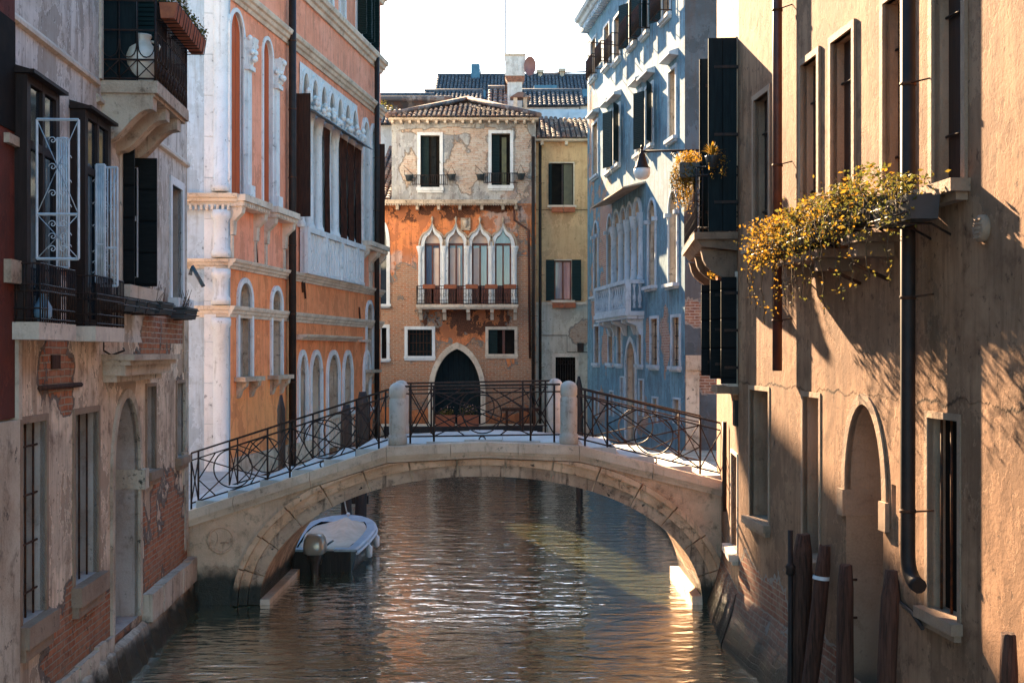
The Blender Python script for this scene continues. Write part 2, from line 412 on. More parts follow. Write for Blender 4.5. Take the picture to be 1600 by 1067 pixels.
M['black_pipe'] = plain('dark_pipe', (0.016, 0.010, 0.008), 0.6, 0.0, (0.035, 0.018, 0.012), 5, 0.25)
M['red_pipe'] = plain('red_brown_pipe', (0.11, 0.028, 0.014), 0.5, 0.0, (0.05, 0.016, 0.01), 5, 0.4)
M['glass'] = plain('window_glass', (0.010, 0.016, 0.022), 0.05, 0.0, (0.02, 0.03, 0.04), 2, 1.0)
M['dark'] = plain('dark_interior', (0.010, 0.008, 0.007), 0.9, 0.0, (0.02, 0.014, 0.01), 3, 0.1)
M['curtain'] = plain('pale_curtain', (0.55, 0.50, 0.48), 0.8, 0.0, (0.40, 0.36, 0.35), 3, 0.2, 0.02, (9, 9, 0.3))
M['brown_wood'] = plain('dark_brown_wood', (0.050, 0.022, 0.014), 0.5, 0.0, (0.025, 0.011, 0.008), 6, 0.4, 0.002, (6, 6, 0.6))
M['box_wood'] = plain('box_window_wood', (0.028, 0.015, 0.012), 0.6, 0.0, (0.016, 0.009, 0.007), 6, 0.2, 0.002, (6, 6, 0.6))
M['red_wood'] = plain('red_brown_joinery', (0.16, 0.045, 0.025), 0.5, 0.0, (0.08, 0.025, 0.015), 6, 0.4, 0.002, (6, 6, 0.6))
M['green_shutter'] = boards('green_shutter', (0.006, 0.018, 0.017), (0.014, 0.030, 0.028), 0.06, 0.5, 0.006, True, 0.2)
M['teal_panel'] = boards('teal_painted_boards', (0.004, 0.009, 0.011), (0.009, 0.018, 0.020), 0.22, 0.7, 0.004)
M['black_shutter'] = boards('black_shutter', (0.004, 0.005, 0.0055), (0.009, 0.010, 0.010), 0.42, 0.65, 0.008, True, 0.06)
M['brown_shutter'] = boards('brown_shutter', (0.055, 0.022, 0.013), (0.025, 0.011, 0.008), 0.16, 0.65, 0.006)
M['orange_shutter'] = boards('orange_shutter', (0.52, 0.10, 0.03), (0.38, 0.075, 0.028), 0.28, 0.6, 0.006)
M['cream_shutter'] = boards('worn_cream_shutter', (0.42, 0.42, 0.38), (0.30, 0.29, 0.26), 0.16, 0.7, 0.006)
M['blind'] = plain('brown_blind', (0.085, 0.028, 0.016), 0.9, 0.0, (0.022, 0.010, 0.008), 3, 0.1, 0.01, (3, 3, 1.2))
M['white_metal'] = plain('white_painted_metal', (0.62, 0.64, 0.66), 0.4, 0.0, (0.45, 0.47, 0.50), 8, 0.5)
M['terracotta'] = plain('terracotta', (0.42, 0.13, 0.06), 0.8, 0.0, (0.28, 0.09, 0.05), 9, 0.2)
M['box_plastic'] = plain('dark_planter_plastic', (0.02, 0.025, 0.028), 0.45, 0.0, (0.03, 0.035, 0.04), 6, 0.5)
M['soil'] = plain('soil', (0.03, 0.02, 0.012), 1.0, 0.0, (0.015, 0.01, 0.007), 30, 0.1)
M['jar'] = plain('glazed_jar', (0.50, 0.42, 0.32), 0.4, 0.0, (0.62, 0.57, 0.50), 2.5, 0.5)
M['leaf_gold'] = leafmat('golden_leaf', (0.38, 0.18, 0.018), (0.20, 0.115, 0.015))
M['leaf_green'] = leafmat('dark_green_leaf', (0.045, 0.06, 0.015), (0.10, 0.09, 0.02))
M['leaf_olive'] = leafmat('olive_leaf', (0.19, 0.12, 0.018), (0.06, 0.055, 0.012))
M['petal'] = leafmat('pale_petal', (0.6, 0.45, 0.35), (0.55, 0.2, 0.15))
M['stem'] = plain('plant_stem', (0.10, 0.06, 0.03), 0.8, 0.0, (0.05, 0.03, 0.02), 20, 0.2)
M['pole_wood'] = plain('mooring_pole_wood', (0.10, 0.042, 0.026), 0.8, 0.0, (0.03, 0.014, 0.009), 5, 0.2, 0.02, (9, 9, 0.5))
M['black_wood'] = plain('tarred_wood', (0.016, 0.012, 0.011), 0.6, 0.0, (0.03, 0.022, 0.018), 3, 0.3, 0.01, (9, 9, 0.5))
M['roof_dirt'] = plain('roof_bed', (0.07, 0.045, 0.04), 0.9, 0.0, (0.04, 0.03, 0.028), 6, 0.2)
def tilemat(name, a, b2, c3):
    m, t, b = newmat(name); n = N(t); p = n.pos()
    v = n.noise(n.mapping(p, (4.7, 2.5, 2.5)), 1.0, 2, 0.5); w = n.noise(p, 9, 5, 0.7)
    wn = t.nodes.new('ShaderNodeTexVoronoi'); n.link(wn.inputs['Vector'], n.mapping(p, (4.6, 2.7, 3.0))); wn.inputs['Scale'].default_value = 1
    cc = n.sep(wn.outputs['Color'])
    col = n.mix(n.ramp(cc[0], 0.2, 0.8), a, b2); col = n.mix(n.ramp(cc[1], 0.55, 0.95, 0, 0.8), col, c3)
    col = n.mix(n.ramp(w, 0.5, 0.7, 0, 0.7), col, (0.03, 0.028, 0.03))
    n.link(b.inputs['Base Color'], col); b.inputs['Roughness'].default_value = 0.85
    n.link(b.inputs['Normal'], n.bump(w, 0.01)); return m
M['tile'] = tilemat('clay_roof_tile', (0.17, 0.085, 0.06), (0.10, 0.075, 0.07), (0.28, 0.22, 0.19))
M['tile_blue'] = tilemat('weathered_roof_tile', (0.075, 0.075, 0.085), (0.05, 0.06, 0.075), (0.13, 0.12, 0.12))

# ------------------------------------------------------------------ water
def water():
    m, t, b = newmat('canal_water'); n = N(t); p = n.pos()
    a = n.noise(n.mapping(p, (1.0, 2.3, 1)), 1.5, 2, 0.5, 0.5)
    c = n.noise(n.mapping(p, (1.5, 5.0, 1), (3, 7, 0)), 2.1, 3, 0.55, 0.4)
    d = n.noise(n.mapping(p, (1.2, 3.0, 1), (9, 2, 0)), 9.0, 2, 0.5)
    h = n.math('ADD', n.math('ADD', n.math('MULTIPLY', a, 1.0), n.math('MULTIPLY', c, 0.22)), n.math('MULTIPLY', d, 0.03))
    v = n.noise(p, 0.25, 3)
    gl = t.nodes.new('ShaderNodeBsdfGlossy'); gl.inputs['Roughness'].default_value = 0.05; n.link(gl.inputs['Color'], (0.95, 0.93, 0.90, 1))
    bn = n.bump(h, 0.038, 1.0); n.link(gl.inputs['Normal'], bn)
    fz = t.nodes.new('ShaderNodeFresnel'); fz.inputs['IOR'].default_value = 1.45; n.link(fz.inputs['Normal'], bn)
    mx = t.nodes.new('ShaderNodeMixShader'); n.link(mx.inputs[0], n.math('ADD', n.math('MULTIPLY', fz.outputs[0], 1.3), 0.32, clamp=True))
    t.links.new(b.outputs[0], mx.inputs[1]); t.links.new(gl.outputs[0], mx.inputs[2]); t.links.new(mx.outputs[0], t.nodes['Material Output'].inputs[0])
    n.link(b.inputs['Base Color'], n.mix(v, (0.10, 0.115, 0.05), (0.13, 0.13, 0.06)))
    b.inputs['Roughness'].default_value = 0.04; b.inputs['IOR'].default_value = 1.33
    n.link(b.inputs['Normal'], bn)
    mb = MB(); mb.face([(-30, -30, 0), (30, -30, 0), (30, 90, 0), (-30, 90, 0)])
    tag(mb.build('canal_water', m), kind='structure')
    g = MB(); g.face([(-900, -900, -1.2), (900, -900, -1.2), (900, 1500, -1.2), (-900, 1500, -1.2)])
    tag(g.build('ground', plain('lagoon_bed', (0.12, 0.10, 0.07), 1.0, 0.0, (0.08, 0.07, 0.05), 0.5)), kind='structure')
water()

# ------------------------------------------------------------------ generic building bits
def win(b, fr, u0, u1, z0, z1, zs=None, rise=None, kind='round', depth=0.28, ft=0.10, fw=0.05, frame='istria', pane='glass',
        sill=0.08, sillz=0.10, sillw=0.14, sash=None, hood=None, leaves=None, leafm='green_shutter', bars=None, name='window', kids=None):
    """one window: recessed pane (the part) with frame, sash, sill and shutters as sub-parts; returns the outline for the wall"""
    loop = rect(u0, u1, z0, z1) if zs is None else arch(u0, u1, z0, zs, rise, kind)
    pm = MB(); a = [fr.p(u, -depth + 0.02, z) for u, z in loop]; pm.face(a)
    p = pm.build(name, M[pane] if isinstance(pane, str) else pane, b)
    if ft:
        f = MB()
        if zs is None:
            i = [(u0, z0), (u0, z1), (u1, z1), (u1, z0)]; o = [(u0 - ft, z0), (u0 - ft, z1 + ft), (u1 + ft, z1 + ft), (u1 + ft, z0)]
            f.band(fr, i, o, -0.05, fw)
        else:
            i = arch(u0, u1, z0, zs, rise, kind); o = grow(u0, u1, z0, zs, ft, rise, kind)
            i = i[1:] + i[:1]; o = o[1:] + o[:1]; f.band(fr, i, o, -0.05, fw)
        f.build('frame', M[frame], p)
    if sill:
        s = MB(); s.box(fr, u0 - ft - sill, u1 + ft + sill, -0.1, sillw, z0 - sillz, z0 - 0.003)
        s.box(fr, u0 - ft, u1 + ft, -0.1, sillw * 0.6, z0 - sillz * 1.6, z0 - sillz)
        s.build('sill', M[frame], p)
    if hood:
        s = MB(); s.prism_uw(fr, [(0.0, hood[0]), (hood[1], hood[0] + 0.03), (hood[1], hood[0] + 0.10), (0.0, hood[0] + 0.20)], u0 - ft - 0.12, u1 + ft + 0.12)
        s.build('hood', M[frame], p)
    if sash:
        s = MB(); w0, w1 = -depth + 0.022, -depth + 0.07; t = sash[1]; top = z1 if zs is None else zs
        s.box(fr, u0, u0 + t, w0, w1, z0, top); s.box(fr, u1 - t, u1, w0, w1, z0, top)
        s.box(fr, u0 + t, u1 - t, w0, w1, z0, z0 + t); s.box(fr, u0 + t, u1 - t, w0, w1, top - t, top)
        c = (u0 + u1) / 2; s.box(fr, c - t * 0.6, c + t * 0.6, w0, w1 + 0.01, z0 + t, top - t)
        for q in sash[2:]: s.box(fr, u0 + t, c - t * 0.6, w0, w1 - 0.01, z0 + (top - z0) * q, z0 + (top - z0) * q + t * 0.7); s.box(fr, c + t * 0.6, u1 - t, w0, w1 - 0.01, z0 + (top - z0) * q, z0 + (top - z0) * q + t * 0.7)
        s.build('sash', M[sash[0]], p)
    for (side, ang) in (leaves or []):     # hinged shutter leaves
        wl = (u1 - u0) / 2; h = u0 if side < 0 else u1
        top = z1 if zs is None else zs
        ca, sa = math.cos(R(ang)), math.sin(R(ang)); fx = side
        P = []
        for z in (z0 + 0.02, top - 0.02):
            for (l, q) in ((0.01, 0), (wl, 0), (wl, 0.04), (0.01, 0.04)):
                P.append(fr.p(h + fx * (-math.cos(R(ang)) * l) + 0.0, 0.03 + sa * l + q * ca if ang > 90 else 0.03 + sa * l, z) if False else
                         fr.p(h - fx * (ca * l - sa * q), fw + 0.01 + sa * l + abs(ca) * q, z))
        s = MB(); s.hexa(P); s.build('shutter', M[leafm], p)
    if bars:
        s = MB(); n = bars[0]
        for k in range(n):
            u = u0 + (u1 - u0) * (k + 0.5) / n; s.tube([fr.p(u, -0.08, z0), fr.p(u, -0.08, z1)], 0.012, 5)
        for k in range(bars[1]):
            z = z0 + (z1 - z0) * (k + 0.5) / bars[1]; s.tube([fr.p(u0, -0.08, z), fr.p(u1, -0.08, z)], 0.012, 5)
        s.build('bars', M['rust_iron'], p)
    if kids: kids(p)
    return loop

def pipe(b, fr, u, w, z0, z1, r, mat, elbow=None, n=10, name='drainpipe'):
    pts = [fr.p(u, w, z1), fr.p(u, w, z0)]
    if elbow:
        pts = [fr.p(u, w, z1), fr.p(u, w, z0 + 0.35), fr.p(u, w, z0 + 0.22)] + [fr.p(u + elbow[0] * (1 - math.cos(k)), w + elbow[1] * k, z0 + 0.22 - 0.22 * math.sin(k)) for k in (0.35, 0.7, 1.05, 1.4)] + [fr.p(u + elbow[0] * 1.25, w, z0 - 0.01)]
    m = MB(); m.tube(pts, r, n); p = m.build(name, M[mat], b)
    z = z0 + 0.6
    while z < z1:
        br = MB(); br.tube([fr.p(u, w, z), fr.p(u, w, z + 0.03)], r + 0.008, n); br.tube([fr.p(u + r, w, z + 0.015), fr.p(u + r + 0.12, 0, z + 0.04)], 0.008, 4)
        z += 1.9; br.build('pipe_bracket', M['rust_iron'], p)
    return p

def cornice(mb, fr, u0, u1, z0, h, w, steps=3, mi=0):
    prof = [(0.0, z0)]
    for k in range(steps):
        prof += [(w * (k + 1) / steps - w * 0.12, z0 + h * k / steps + (0.001 if k else 0)), (w * (k + 1) / steps, z0 + h * (k + 0.75) / steps)]
    prof += [(w, z0 + h), (0.0, z0 + h)]
    mb.prism_uw(fr, prof, u0, u1, mi)

def roof(A, B, up, length, base_name, parent, mat, tw=0.21, row=0.36, seed=0):
    """pantile slope: eave from A to B, 'up' is the slope direction, length(t) the run above the eave at t in 0..1"""
    rnd = random.Random(seed); A, B, up = Vector(A), Vector(B), Vector(up).normalized()
    d = (B - A); L = d.length; d.normalize(); nrm = d.cross(up)
    if nrm.z < 0: nrm = -nrm
    nrm.normalize(); n = max(1, int(L / tw)); m = MB(); bed = MB()
    for k in range(n):
        t = (k + 0.5) / n; ln = length(t)
        a = A + d * (L * k / n); c = A + d * (L * (k + 1) / n)
        l0 = length(k / n); l1 = length((k + 1) / n)
        bed.face([a, c, c + up * l1, a + up * l0])
        if ln < 0.1: continue
        q = A + d * (L * t + rnd.uniform(-0.012, 0.012)); s0 = -0.06; j = 0
        while s0 < ln - 0.05:
            s1 = min(ln, s0 + row + 0.05); r0 = tw * 0.44 * rnd.uniform(0.93, 1.05); r1 = r0 * 0.85; h = rnd.uniform(0.0, 0.02)
            rows = []
            for (s_, r_, lift) in ((s0, r0, 0.045), (s1, r1, 0.0)):
                rows.append([q + up * s_ + d * (math.cos(math.pi * e / 5) * r_) + nrm * (math.sin(math.pi * e / 5) * r_ * 0.8 + lift + h) for e in range(6)])
            m.grid(rows, 0, False, True); m.face([rows[0][e] for e in range(6)], 0)
            s0 += row
    o = m.build(base_name, M[mat], parent, weld=False)
    bed.build('roof_bed', M['roof_dirt'], o); return o

def leaves(m, c, n, spread, size, rnd, mats=(0, 1), droop=0.0):
    c = Vector(c)
    for _ in range(n):
        while True:
            q = Vector((rnd.uniform(-1, 1), rnd.uniform(-1, 1), rnd.uniform(-1, 1)))
            if q.length < 1: break
        p = c + Vector((q.x * spread[0], q.y * spread[1], q.z * spread[2]))
        leaf(m, p, size * rnd.uniform(0.6, 1.3), rnd, mats[0] if rnd.random() < 0.6 else mats[1])
def leaf(m, p, s, rnd, mi):
    a = Vector((rnd.gauss(0, 1), rnd.gauss(0, 1), rnd.gauss(0, 0.8))).normalized()
    b_ = a.cross(Vector((rnd.gauss(0, 1), rnd.gauss(0, 1), rnd.gauss(0, 1)))).normalized(); c = a.cross(b_)
    m.face([p - a * s * 0.5, p + b_ * s * 0.3 + c * s * 0.08, p + a * s * 0.6, p - b_ * s * 0.3 + c * s * 0.08], mi)
def vine(m, st, pts, n, size, rnd, mats=(0, 1), r=0.006):
    pts = [Vector(p) for p in pts]; path = []
    for i in range(len(pts) - 1):
        for k in range(5): path.append(pts[i].lerp(pts[i + 1], k / 5) + Vector((rnd.uniform(-1, 1), rnd.uniform(-1, 1), rnd.uniform(-1, 1))) * 0.018)
    path.append(pts[-1]); st.tube(path, r, 4)
    for _ in range(n):
        q = rnd.choice(path) + Vector((rnd.uniform(-1, 1), rnd.uniform(-1, 1), rnd.uniform(-1, 1))) * 0.04
        leaf(m, q, size * rnd.uniform(0.6, 1.3), rnd, rnd.choice(mats))
# ------------------------------------------------------------------ the bridge
YN, YF = 20.0, 22.8
AC, AH, AR = -0.505, 3.635, 2.11            # arch centre, half span, rise
DK = [(-12.0, 1.30), (-6.2, 1.30), (-5.3, 1.55), (-2.05, 2.60), (-0.5, 2.68), (1.1, 2.62), (3.47, 2.04), (5.0, 1.75), (5.6, 1.7)]
def deck(x):
    for (a, za), (b, zb) in zip(DK, DK[1:]):
        if x <= b: return za + (zb - za) * (x - a) / (b - a)
    return DK[-1][1]
def intr(x):
    q = (x - AC) / AH
    return AR * (1 - abs(q) ** 2.15) ** (1 / 2.05) if abs(q) < 1 else -0.6
def bridge():
    b = thing('stone_bridge', 'arched stone footbridge with iron railings crossing the canal', 'bridge', (AC, 21.4, 0))
    xs = sorted(set([-12, -8, -6.2, -5.3, AC - AH - 0.001, 3.6] + [AC - AH * math.cos(math.pi * k / 64) for k in range(65)] + [-2.05, 1.1]))
    xs = [x for x in xs if x <= 3.6]
    m = MB()
    top = lambda x: deck(x) - 0.02
    for a, c in zip(xs, xs[1:]):
        e = 0.0005
        ba, bc = (intr(a), intr(c)) if (a >= AC - AH - 1e-6 and c <= AC + AH + 1e-6) else (-0.9, -0.9)
        for Y in (YN, YF): m.face([(a, Y, ba), (c, Y, bc), (c, Y, top(c)), (a, Y, top(a))], 0)
        if ba > -0.5 or bc > -0.5: m.face([(a, YN, ba), (c, YN, bc), (c, YF, bc), (a, YF, ba)], 1)
        m.face([(a, YN, top(a)), (c, YN, top(c)), (c, YF, top(c)), (a, YF, top(a))], 1)
    m.face([(3.6, YN, -0.9), (3.6, YF, -0.9), (3.6, YF, top(3.6)), (3.6, YN, top(3.6))], 0)
    for x in (AC - AH, AC + AH): m.face([(x, YN, -0.9), (x, YF, -0.9), (x, YF, 0.02), (x, YN, 0.02)], 1)
    m.build('arch_body', [M['bridge_fill'], M['soffit_stone']], b)
    # voussoirs: separate blocks with open joints, two fasciae
    th = [math.pi * k / 15 for k in range(16)]
    def pt(t, o):
        x = AC - AH * math.cos(t); q = -math.cos(t)
        z = AR * max(0, (1 - abs(q) ** 2.15)) ** (1 / 2.05)
        # normal of the ellipse
        nx, nz = -math.cos(t) / AH, max(0.0, math.sin(t)) / AR; l = math.hypot(nx, nz)
        return (x + nx / l * o, z + nz / l * o)
    for face, side in ((YN, -1), (YF, 1)):
        v = MB()
        for k in range(15):
            n = 5; g = 0.004
            tt = [th[k] + g + (th[k + 1] - th[k] - 2 * g) * i / n for i in range(n + 1)]
            for (o0, o1, w) in ((0.0, 0.19, 0.05), (0.192, 0.34, 0.10), (0.342, 0.43, 0.17)):
                for i in range(n):
                    P = []
                    for w_ in (-0.05, w):
                        yy = face + side * w_
                        for (t_, o_) in ((tt[i], o0), (tt[i + 1], o0), (tt[i + 1], o1), (tt[i], o1)):
                            x, z = pt(t_, o_); z = min(z, deck(x) - 0.27); P.append((x, yy, z))
                    v.hexa(P, 0 if o0 else 1)
        v.build('arch_ring', [M['bridge_stone'], M['soffit_stone']], b)
    # copings in long blocks with a moulded lower edge
    for face, side in ((YN, -1), (YF, 1)):
        c = MB(); ends = [-12, -8, -6.2, -5.3, -4.55, -3.3, -2.05, -1.0, 0.1, 1.1, 2.3, 3.6]
        for a, d in zip(ends, ends[1:]):
            a2, d2 = a + 0.004, d - 0.004
            # split at deck breakpoints so the blocks follow the profile
            br = [a2] + [x for x, _ in DK if a2 < x < d2] + [d2]
            for p, q in zip(br, br[1:]):
                for (z0, z1, w0, w1) in ((-0.05, 0.0, -0.36, 0.165), (-0.15, -0.05, -0.36, 0.19), (-0.20, -0.15, -0.1, 0.13), (-0.26, -0.20, -0.1, 0.08)):
                    P = [(x, face + side * w_, deck(x) + z_) for z_ in (z0, z1) for (x, w_) in ((p, w0), (q, w0), (q, w1), (p, w1))]
                    c.hexa(P)
        c.build('coping', M['coping'], b)
    # steps and landing between the copings
    st = MB(); n = 7
    for (xa, xb, up) in ((-5.75, -2.05, 1), (1.1, 3.6, -1)):
        n = 7 if up > 0 else 4
        for k in range(n):
            x0 = xa + (xb - xa) * k / n; x1 = xa + (xb - xa) * (k + 1) / n
            z = deck((x0 + x1) / 2) + 0.03
            st.box(WF, x0 + 0.002, x1 - 0.002, YN + 0.08, YF - 0.08, z - 0.35, z)
    for k in range(5):
        x0 = -2.05 + 3.15 * k / 5; x1 = x0 + 3.15 / 5
        st.box(WF, x0 + 0.003, x1 - 0.003, YN + 0.13, YF - 0.13, 2.4, min(deck(x0), deck(x1)) + 0.035)
    st.build('steps', M['step'], b)
    # ledges at the springing
    l = MB(); l.box(WF, AC - AH, AC - AH + 0.16, YN - 0.02, YF, -0.4, 0.09); l.build('springing_ledge', M['coping'], b)
    l = MB(); l.box(WF, AC + AH - 0.17, AC + AH, YN - 0.02, YF, -0.4, 0.14); l.build('springing_ledge', M['coping'], b)
    # roundel in the left spandrel
    r = MB(); c = at(345, 843, YN); pts = [Vector((c.x + 0.21 * math.cos(a), YN - 0.012, c.z + 0.21 * math.sin(a))) for a in [2 * math.pi * k / 28 for k in range(29)]]
    r.tube(pts, 0.022, 5, caps=False); pts = [Vector((c.x - 0.08 + 0.04 * math.cos(a * 1.3), YN - 0.008, c.z + 0.03 + 0.12 * math.sin(a))) for a in [k / 4 for k in range(-5, 7)]]
    r.tube(pts, 0.014, 5); r.tube([Vector((c.x, YN - 0.008, c.z - 0.05)), Vector((c.x + 0.13, YN - 0.008, c.z - 0.05))], 0.014, 5)
    r.build('roundel', M['bridge_fill'], b)
    # stone posts
    for (x, y, h) in ((-1.895, 20.16, 1.06), (0.94, 20.16, 1.07), (-2.06, 22.62, 1.05), (0.80, 22.62, 1.05)):
        p = MB(); z0 = deck(x) - 0.01; R0 = 0.142
        prof = [(R0 + .012, 0), (R0 + .012, 0.17), (R0 - 0.008, 0.19), (R0, 0.22), (R0, h - 0.30), (R0 - 0.014, h - 0.28), (R0 - 0.014, h - 0.26), (R0, h - 0.245), (R0, h - 0.13)]
        prof += [(R0 * math.cos(a), h - 0.13 + 0.12 * math.sin(a)) for a in (0.3, 0.6, 0.9, 1.2, 1.45)] + [(0.001, h - 0.01)]
        p.lathe((x, y, z0), prof, 20); p.build('bridge_post', M['pillar'], b)
    # railings
    def panel(x0, x1, y, units, near=True, za=None, zb=None):
        """units: ('x', x0, x1) crossed bay or ('c', x0, x1) bay with a ring and long diagonals"""
        r = MB(); H = 0.93
        if za is None: za, zb = deck(x0), deck(x1)
        g = lambda x: za + (zb - za) * (x - x0) / (x1 - x0)
        q = lambda x, t: Vector((x, y, g(x) + t))
        def bar(a, c, w=0.011): r.tube([a, c], w, 5, caps=True)
        # handrail: flat bar
        for (t, hw, hh) in ((H, 0.022, 0.016), (H - 0.12, 0.013, 0.012), (0.10, 0.013, 0.013)):
            P = []
            for dz in (-hh, hh):
                for (x, dy) in ((x0, -hw), (x1, -hw), (x1, hw), (x0, hw)): P.append(q(x, t + dz) + Vector((0, dy, 0)))
            r.hexa(P)
        xs = sorted(set([round(u[1], 3) for u in units] + [round(u[2], 3) for u in units]))
        for x in xs: r.tube([q(x, -0.06), q(x, H)], 0.017, 6)
        T = H - 0.12
        for (k, a, c) in units:
            if k == 'x': bar(q(a, 0.10), q(c, T)); bar(q(a, T), q(c, 0.10))
            else:
                m_ = (a + c) / 2; zc = (0.10 + T) / 2; rad = min(0.32, (c - a) * 0.36)
                pts = [q(m_, zc) + Vector((rad * math.cos(t), 0, rad * math.sin(t))) for t in [2 * math.pi * i / 28 for i in range(29)]]
                r.tube(pts, 0.012, 5, caps=False)
                bar(q(a, 0.10), q(c, T)); bar(q(a, T), q(c, 0.10))
                bar(q(a, 0.10 + (T - 0.1) * 0.5), q(m_ - rad * 0.9, T)); bar(q(m_ + rad * 0.9, T), q(c, 0.10 + (T - 0.1) * 0.5))
                bar(q(a, 0.10 + (T - 0.1) * 0.5), q(m_ - rad * 0.9, 0.10)); bar(q(m_ + rad * 0.9, 0.10), q(c, 0.10 + (T - 0.1) * 0.5))
                pts = [q(m_, 0.035) + Vector((0.052 * math.cos(t), 0, 0.052 * math.sin(t))) for t in [2 * math.pi * i / 16 for i in range(17)]]
                r.tube(pts, 0.012, 5, caps=False)
        r.build('railing', M['iron'], b)
    X = lambda px, Y: (px - HX) / FPX * Y
    for Y in (20.17, 22.6):
        s = 0 if Y < 21 else 1
        lx = [X(p, 20.17) for p in (299, 310, 418, 453, 557, 592, 606)] if not s else [-5.25, -5.1, -4.05, -3.7, -2.65, -2.35, -2.2]
        panel(lx[0], lx[6], Y, [('x', lx[0], lx[1]), ('c', lx[1], lx[2]), ('x', lx[2], lx[3]), ('c', lx[3], lx[4]), ('x', lx[4], lx[5])])
        if not s: c = [X(p, Y) for p in (641, 678, 829, 866)]
        else: c = [-1.88, -1.5, 0.2, 0.62]
        panel(c[0] - 0.1, c[3] + 0.1, Y, [('x', c[0], c[1]), ('c', c[1], c[2]), ('x', c[2], c[3])], za=deck(c[0]) + 0.03, zb=deck(c[3]) + 0.05)
        rx = [X(p, Y) for p in (903, 914, 949, 1094, 1127)] if not s else [0.95, 1.1, 1.5, 3.1, 3.5]
        panel(rx[0], rx[4], Y, [('x', rx[1], rx[2]), ('c', rx[2], rx[3]), ('x', rx[3], rx[4])])
bridge()
# paved landing behind the left house and quay strips
g = MB(); g.box(WF, -14, -5.6, 22.85, 29.3, -1.0, 1.28); tag(g.build('quay_pavement', stone('paving', (0.40, 0.36, 0.32), (0.30, 0.27, 0.24), (0.12, 0.1, 0.08), 0.4, 1.0, algae=0.5)), kind='structure')
g = MB(); g.box(WF, 3.62, 14, 19.9, 32.8, -1.0, 1.5); tag(g.build('side_pavement', M['istria_dirty']), kind='structure')

# ------------------------------------------------------------------ mooring poles
def mooring_pole(px, pytop, Y, diam, label, group, lean=0.0, mat='pole_wood', tip=0.62, z0=-1.1, band=False, seed=0):
    t = at(px, pytop, Y); rnd = random.Random(seed)
    o = MB(); r = diam / 2; h = t.z - z0; n = 12; rows = []
    for k in range(15):
        f = k / 14; z = z0 + h * f
        rr = r * (1 + 0.05 * math.sin(f * 9 + seed))
        if z > t.z - 0.30: rr = r * (tip + (1 - tip) * (t.z - z) / 0.30)
        x = t.x + lean * (z - t.z) + 0.012 * math.sin(f * 5 + seed * 2)
        rows.append([Vector((x + rr * (1 + 0.05 * math.sin(3 * a + seed)) * math.cos(a), Y + rr * math.sin(a), z + (rnd.uniform(-0.01, 0.01) if k == 14 else 0))) for a in [2 * math.pi * j / n for j in range(n)]])
    o.grid(rows, 0, True); o.face(rows[-1])
    ob = o.build('mooring_pole', M[mat]); tag(ob, label, 'mooring pole', group)
    if band:
        bb = MB(); zz = t.z - 0.34; bb.tube([(t.x + lean * (-0.34), Y, zz - 0.02), (t.x + lean * (-0.30), Y, zz + 0.02)], r * 1.06, 14, caps=False)
        bb.build('iron_band', M['white_metal'], ob)
    return ob
G1 = 'mooring poles in the water by the right wall'; G2 = 'mooring poles beyond the bridge'
mooring_pole(1254, 834, 13.5, 0.235, 'tall brown mooring pole left of the arched doorway, beside a thin pipe', G1, 0.03, seed=1)
mooring_pole(1288, 852, 13.0, 0.17, 'thinner leaning mooring pole with a metal band near its top', G1, 0.11, band=True, seed=2, tip=0.7)
mooring_pole(1323, 882, 11.9, 0.17, 'straight brown mooring pole standing before the left jamb of the arched doorway', G1, 0.02, seed=3, tip=0.75)
mooring_pole(1392, 890, 10.6, 0.17, 'brown mooring pole with pale cut top just below the drainpipe elbow', G1, 0.03, seed=4, tip=0.6)
mooring_pole(1574, 990, 8.4, 0.125, 'short mooring pole nearest the viewer at the lower right corner', G1, 0.0, seed=5, tip=0.8)
mooring_pole(440, 617, 26.5, 0.17, 'black tapered mooring pole in front of the orange wall behind the left railing', G2, 0.0, 'black_wood', 0.3, seed=6)
mooring_pole(541, 632, 29.6, 0.27, 'dark mooring pole behind the moored motorboat, left one of two', G2, 0.0, 'black_wood', 0.6, seed=7)
mooring_pole(566, 612, 30.3, 0.30, 'dark mooring pole behind the moored motorboat, right one of two', G2, 0.01, 'black_wood', 0.6, seed=8)
mooring_pole(905, 588, 36.0, 0.21, 'black pointed mooring pole right behind the right bridge post', G2, 0.0, 'black_wood', 0.35, seed=9)
m = MB(); a = at(1235, 828, 13.4); m.tube([(a.x, 13.4, -1.0), (a.x, 13.4, a.z)], 0.028, 7); m.lathe((a.x, 13.4, a.z - 0.50), [(0.028, 0), (0.055, 0.02), (0.045, 0.07), (0.06, 0.10), (0.03, 0.14)], 8)
tag(m.build('standpipe', M['black_pipe']), 'thin dark pipe with a knobbly joint standing beside the tallest mooring pole', 'pipe')
m = MB(); m.box(WF, -4.3, -3.6, 30.45, 30.55, 0.35, 0.55); m.box(WF, -4.3, -3.6, 30.45, 30.55, 0.75, 0.9)
tag(m.build('pole_crossbeam', M['black_wood']), 'low dark timber crossbeams between two poles under the bridge', 'beam')

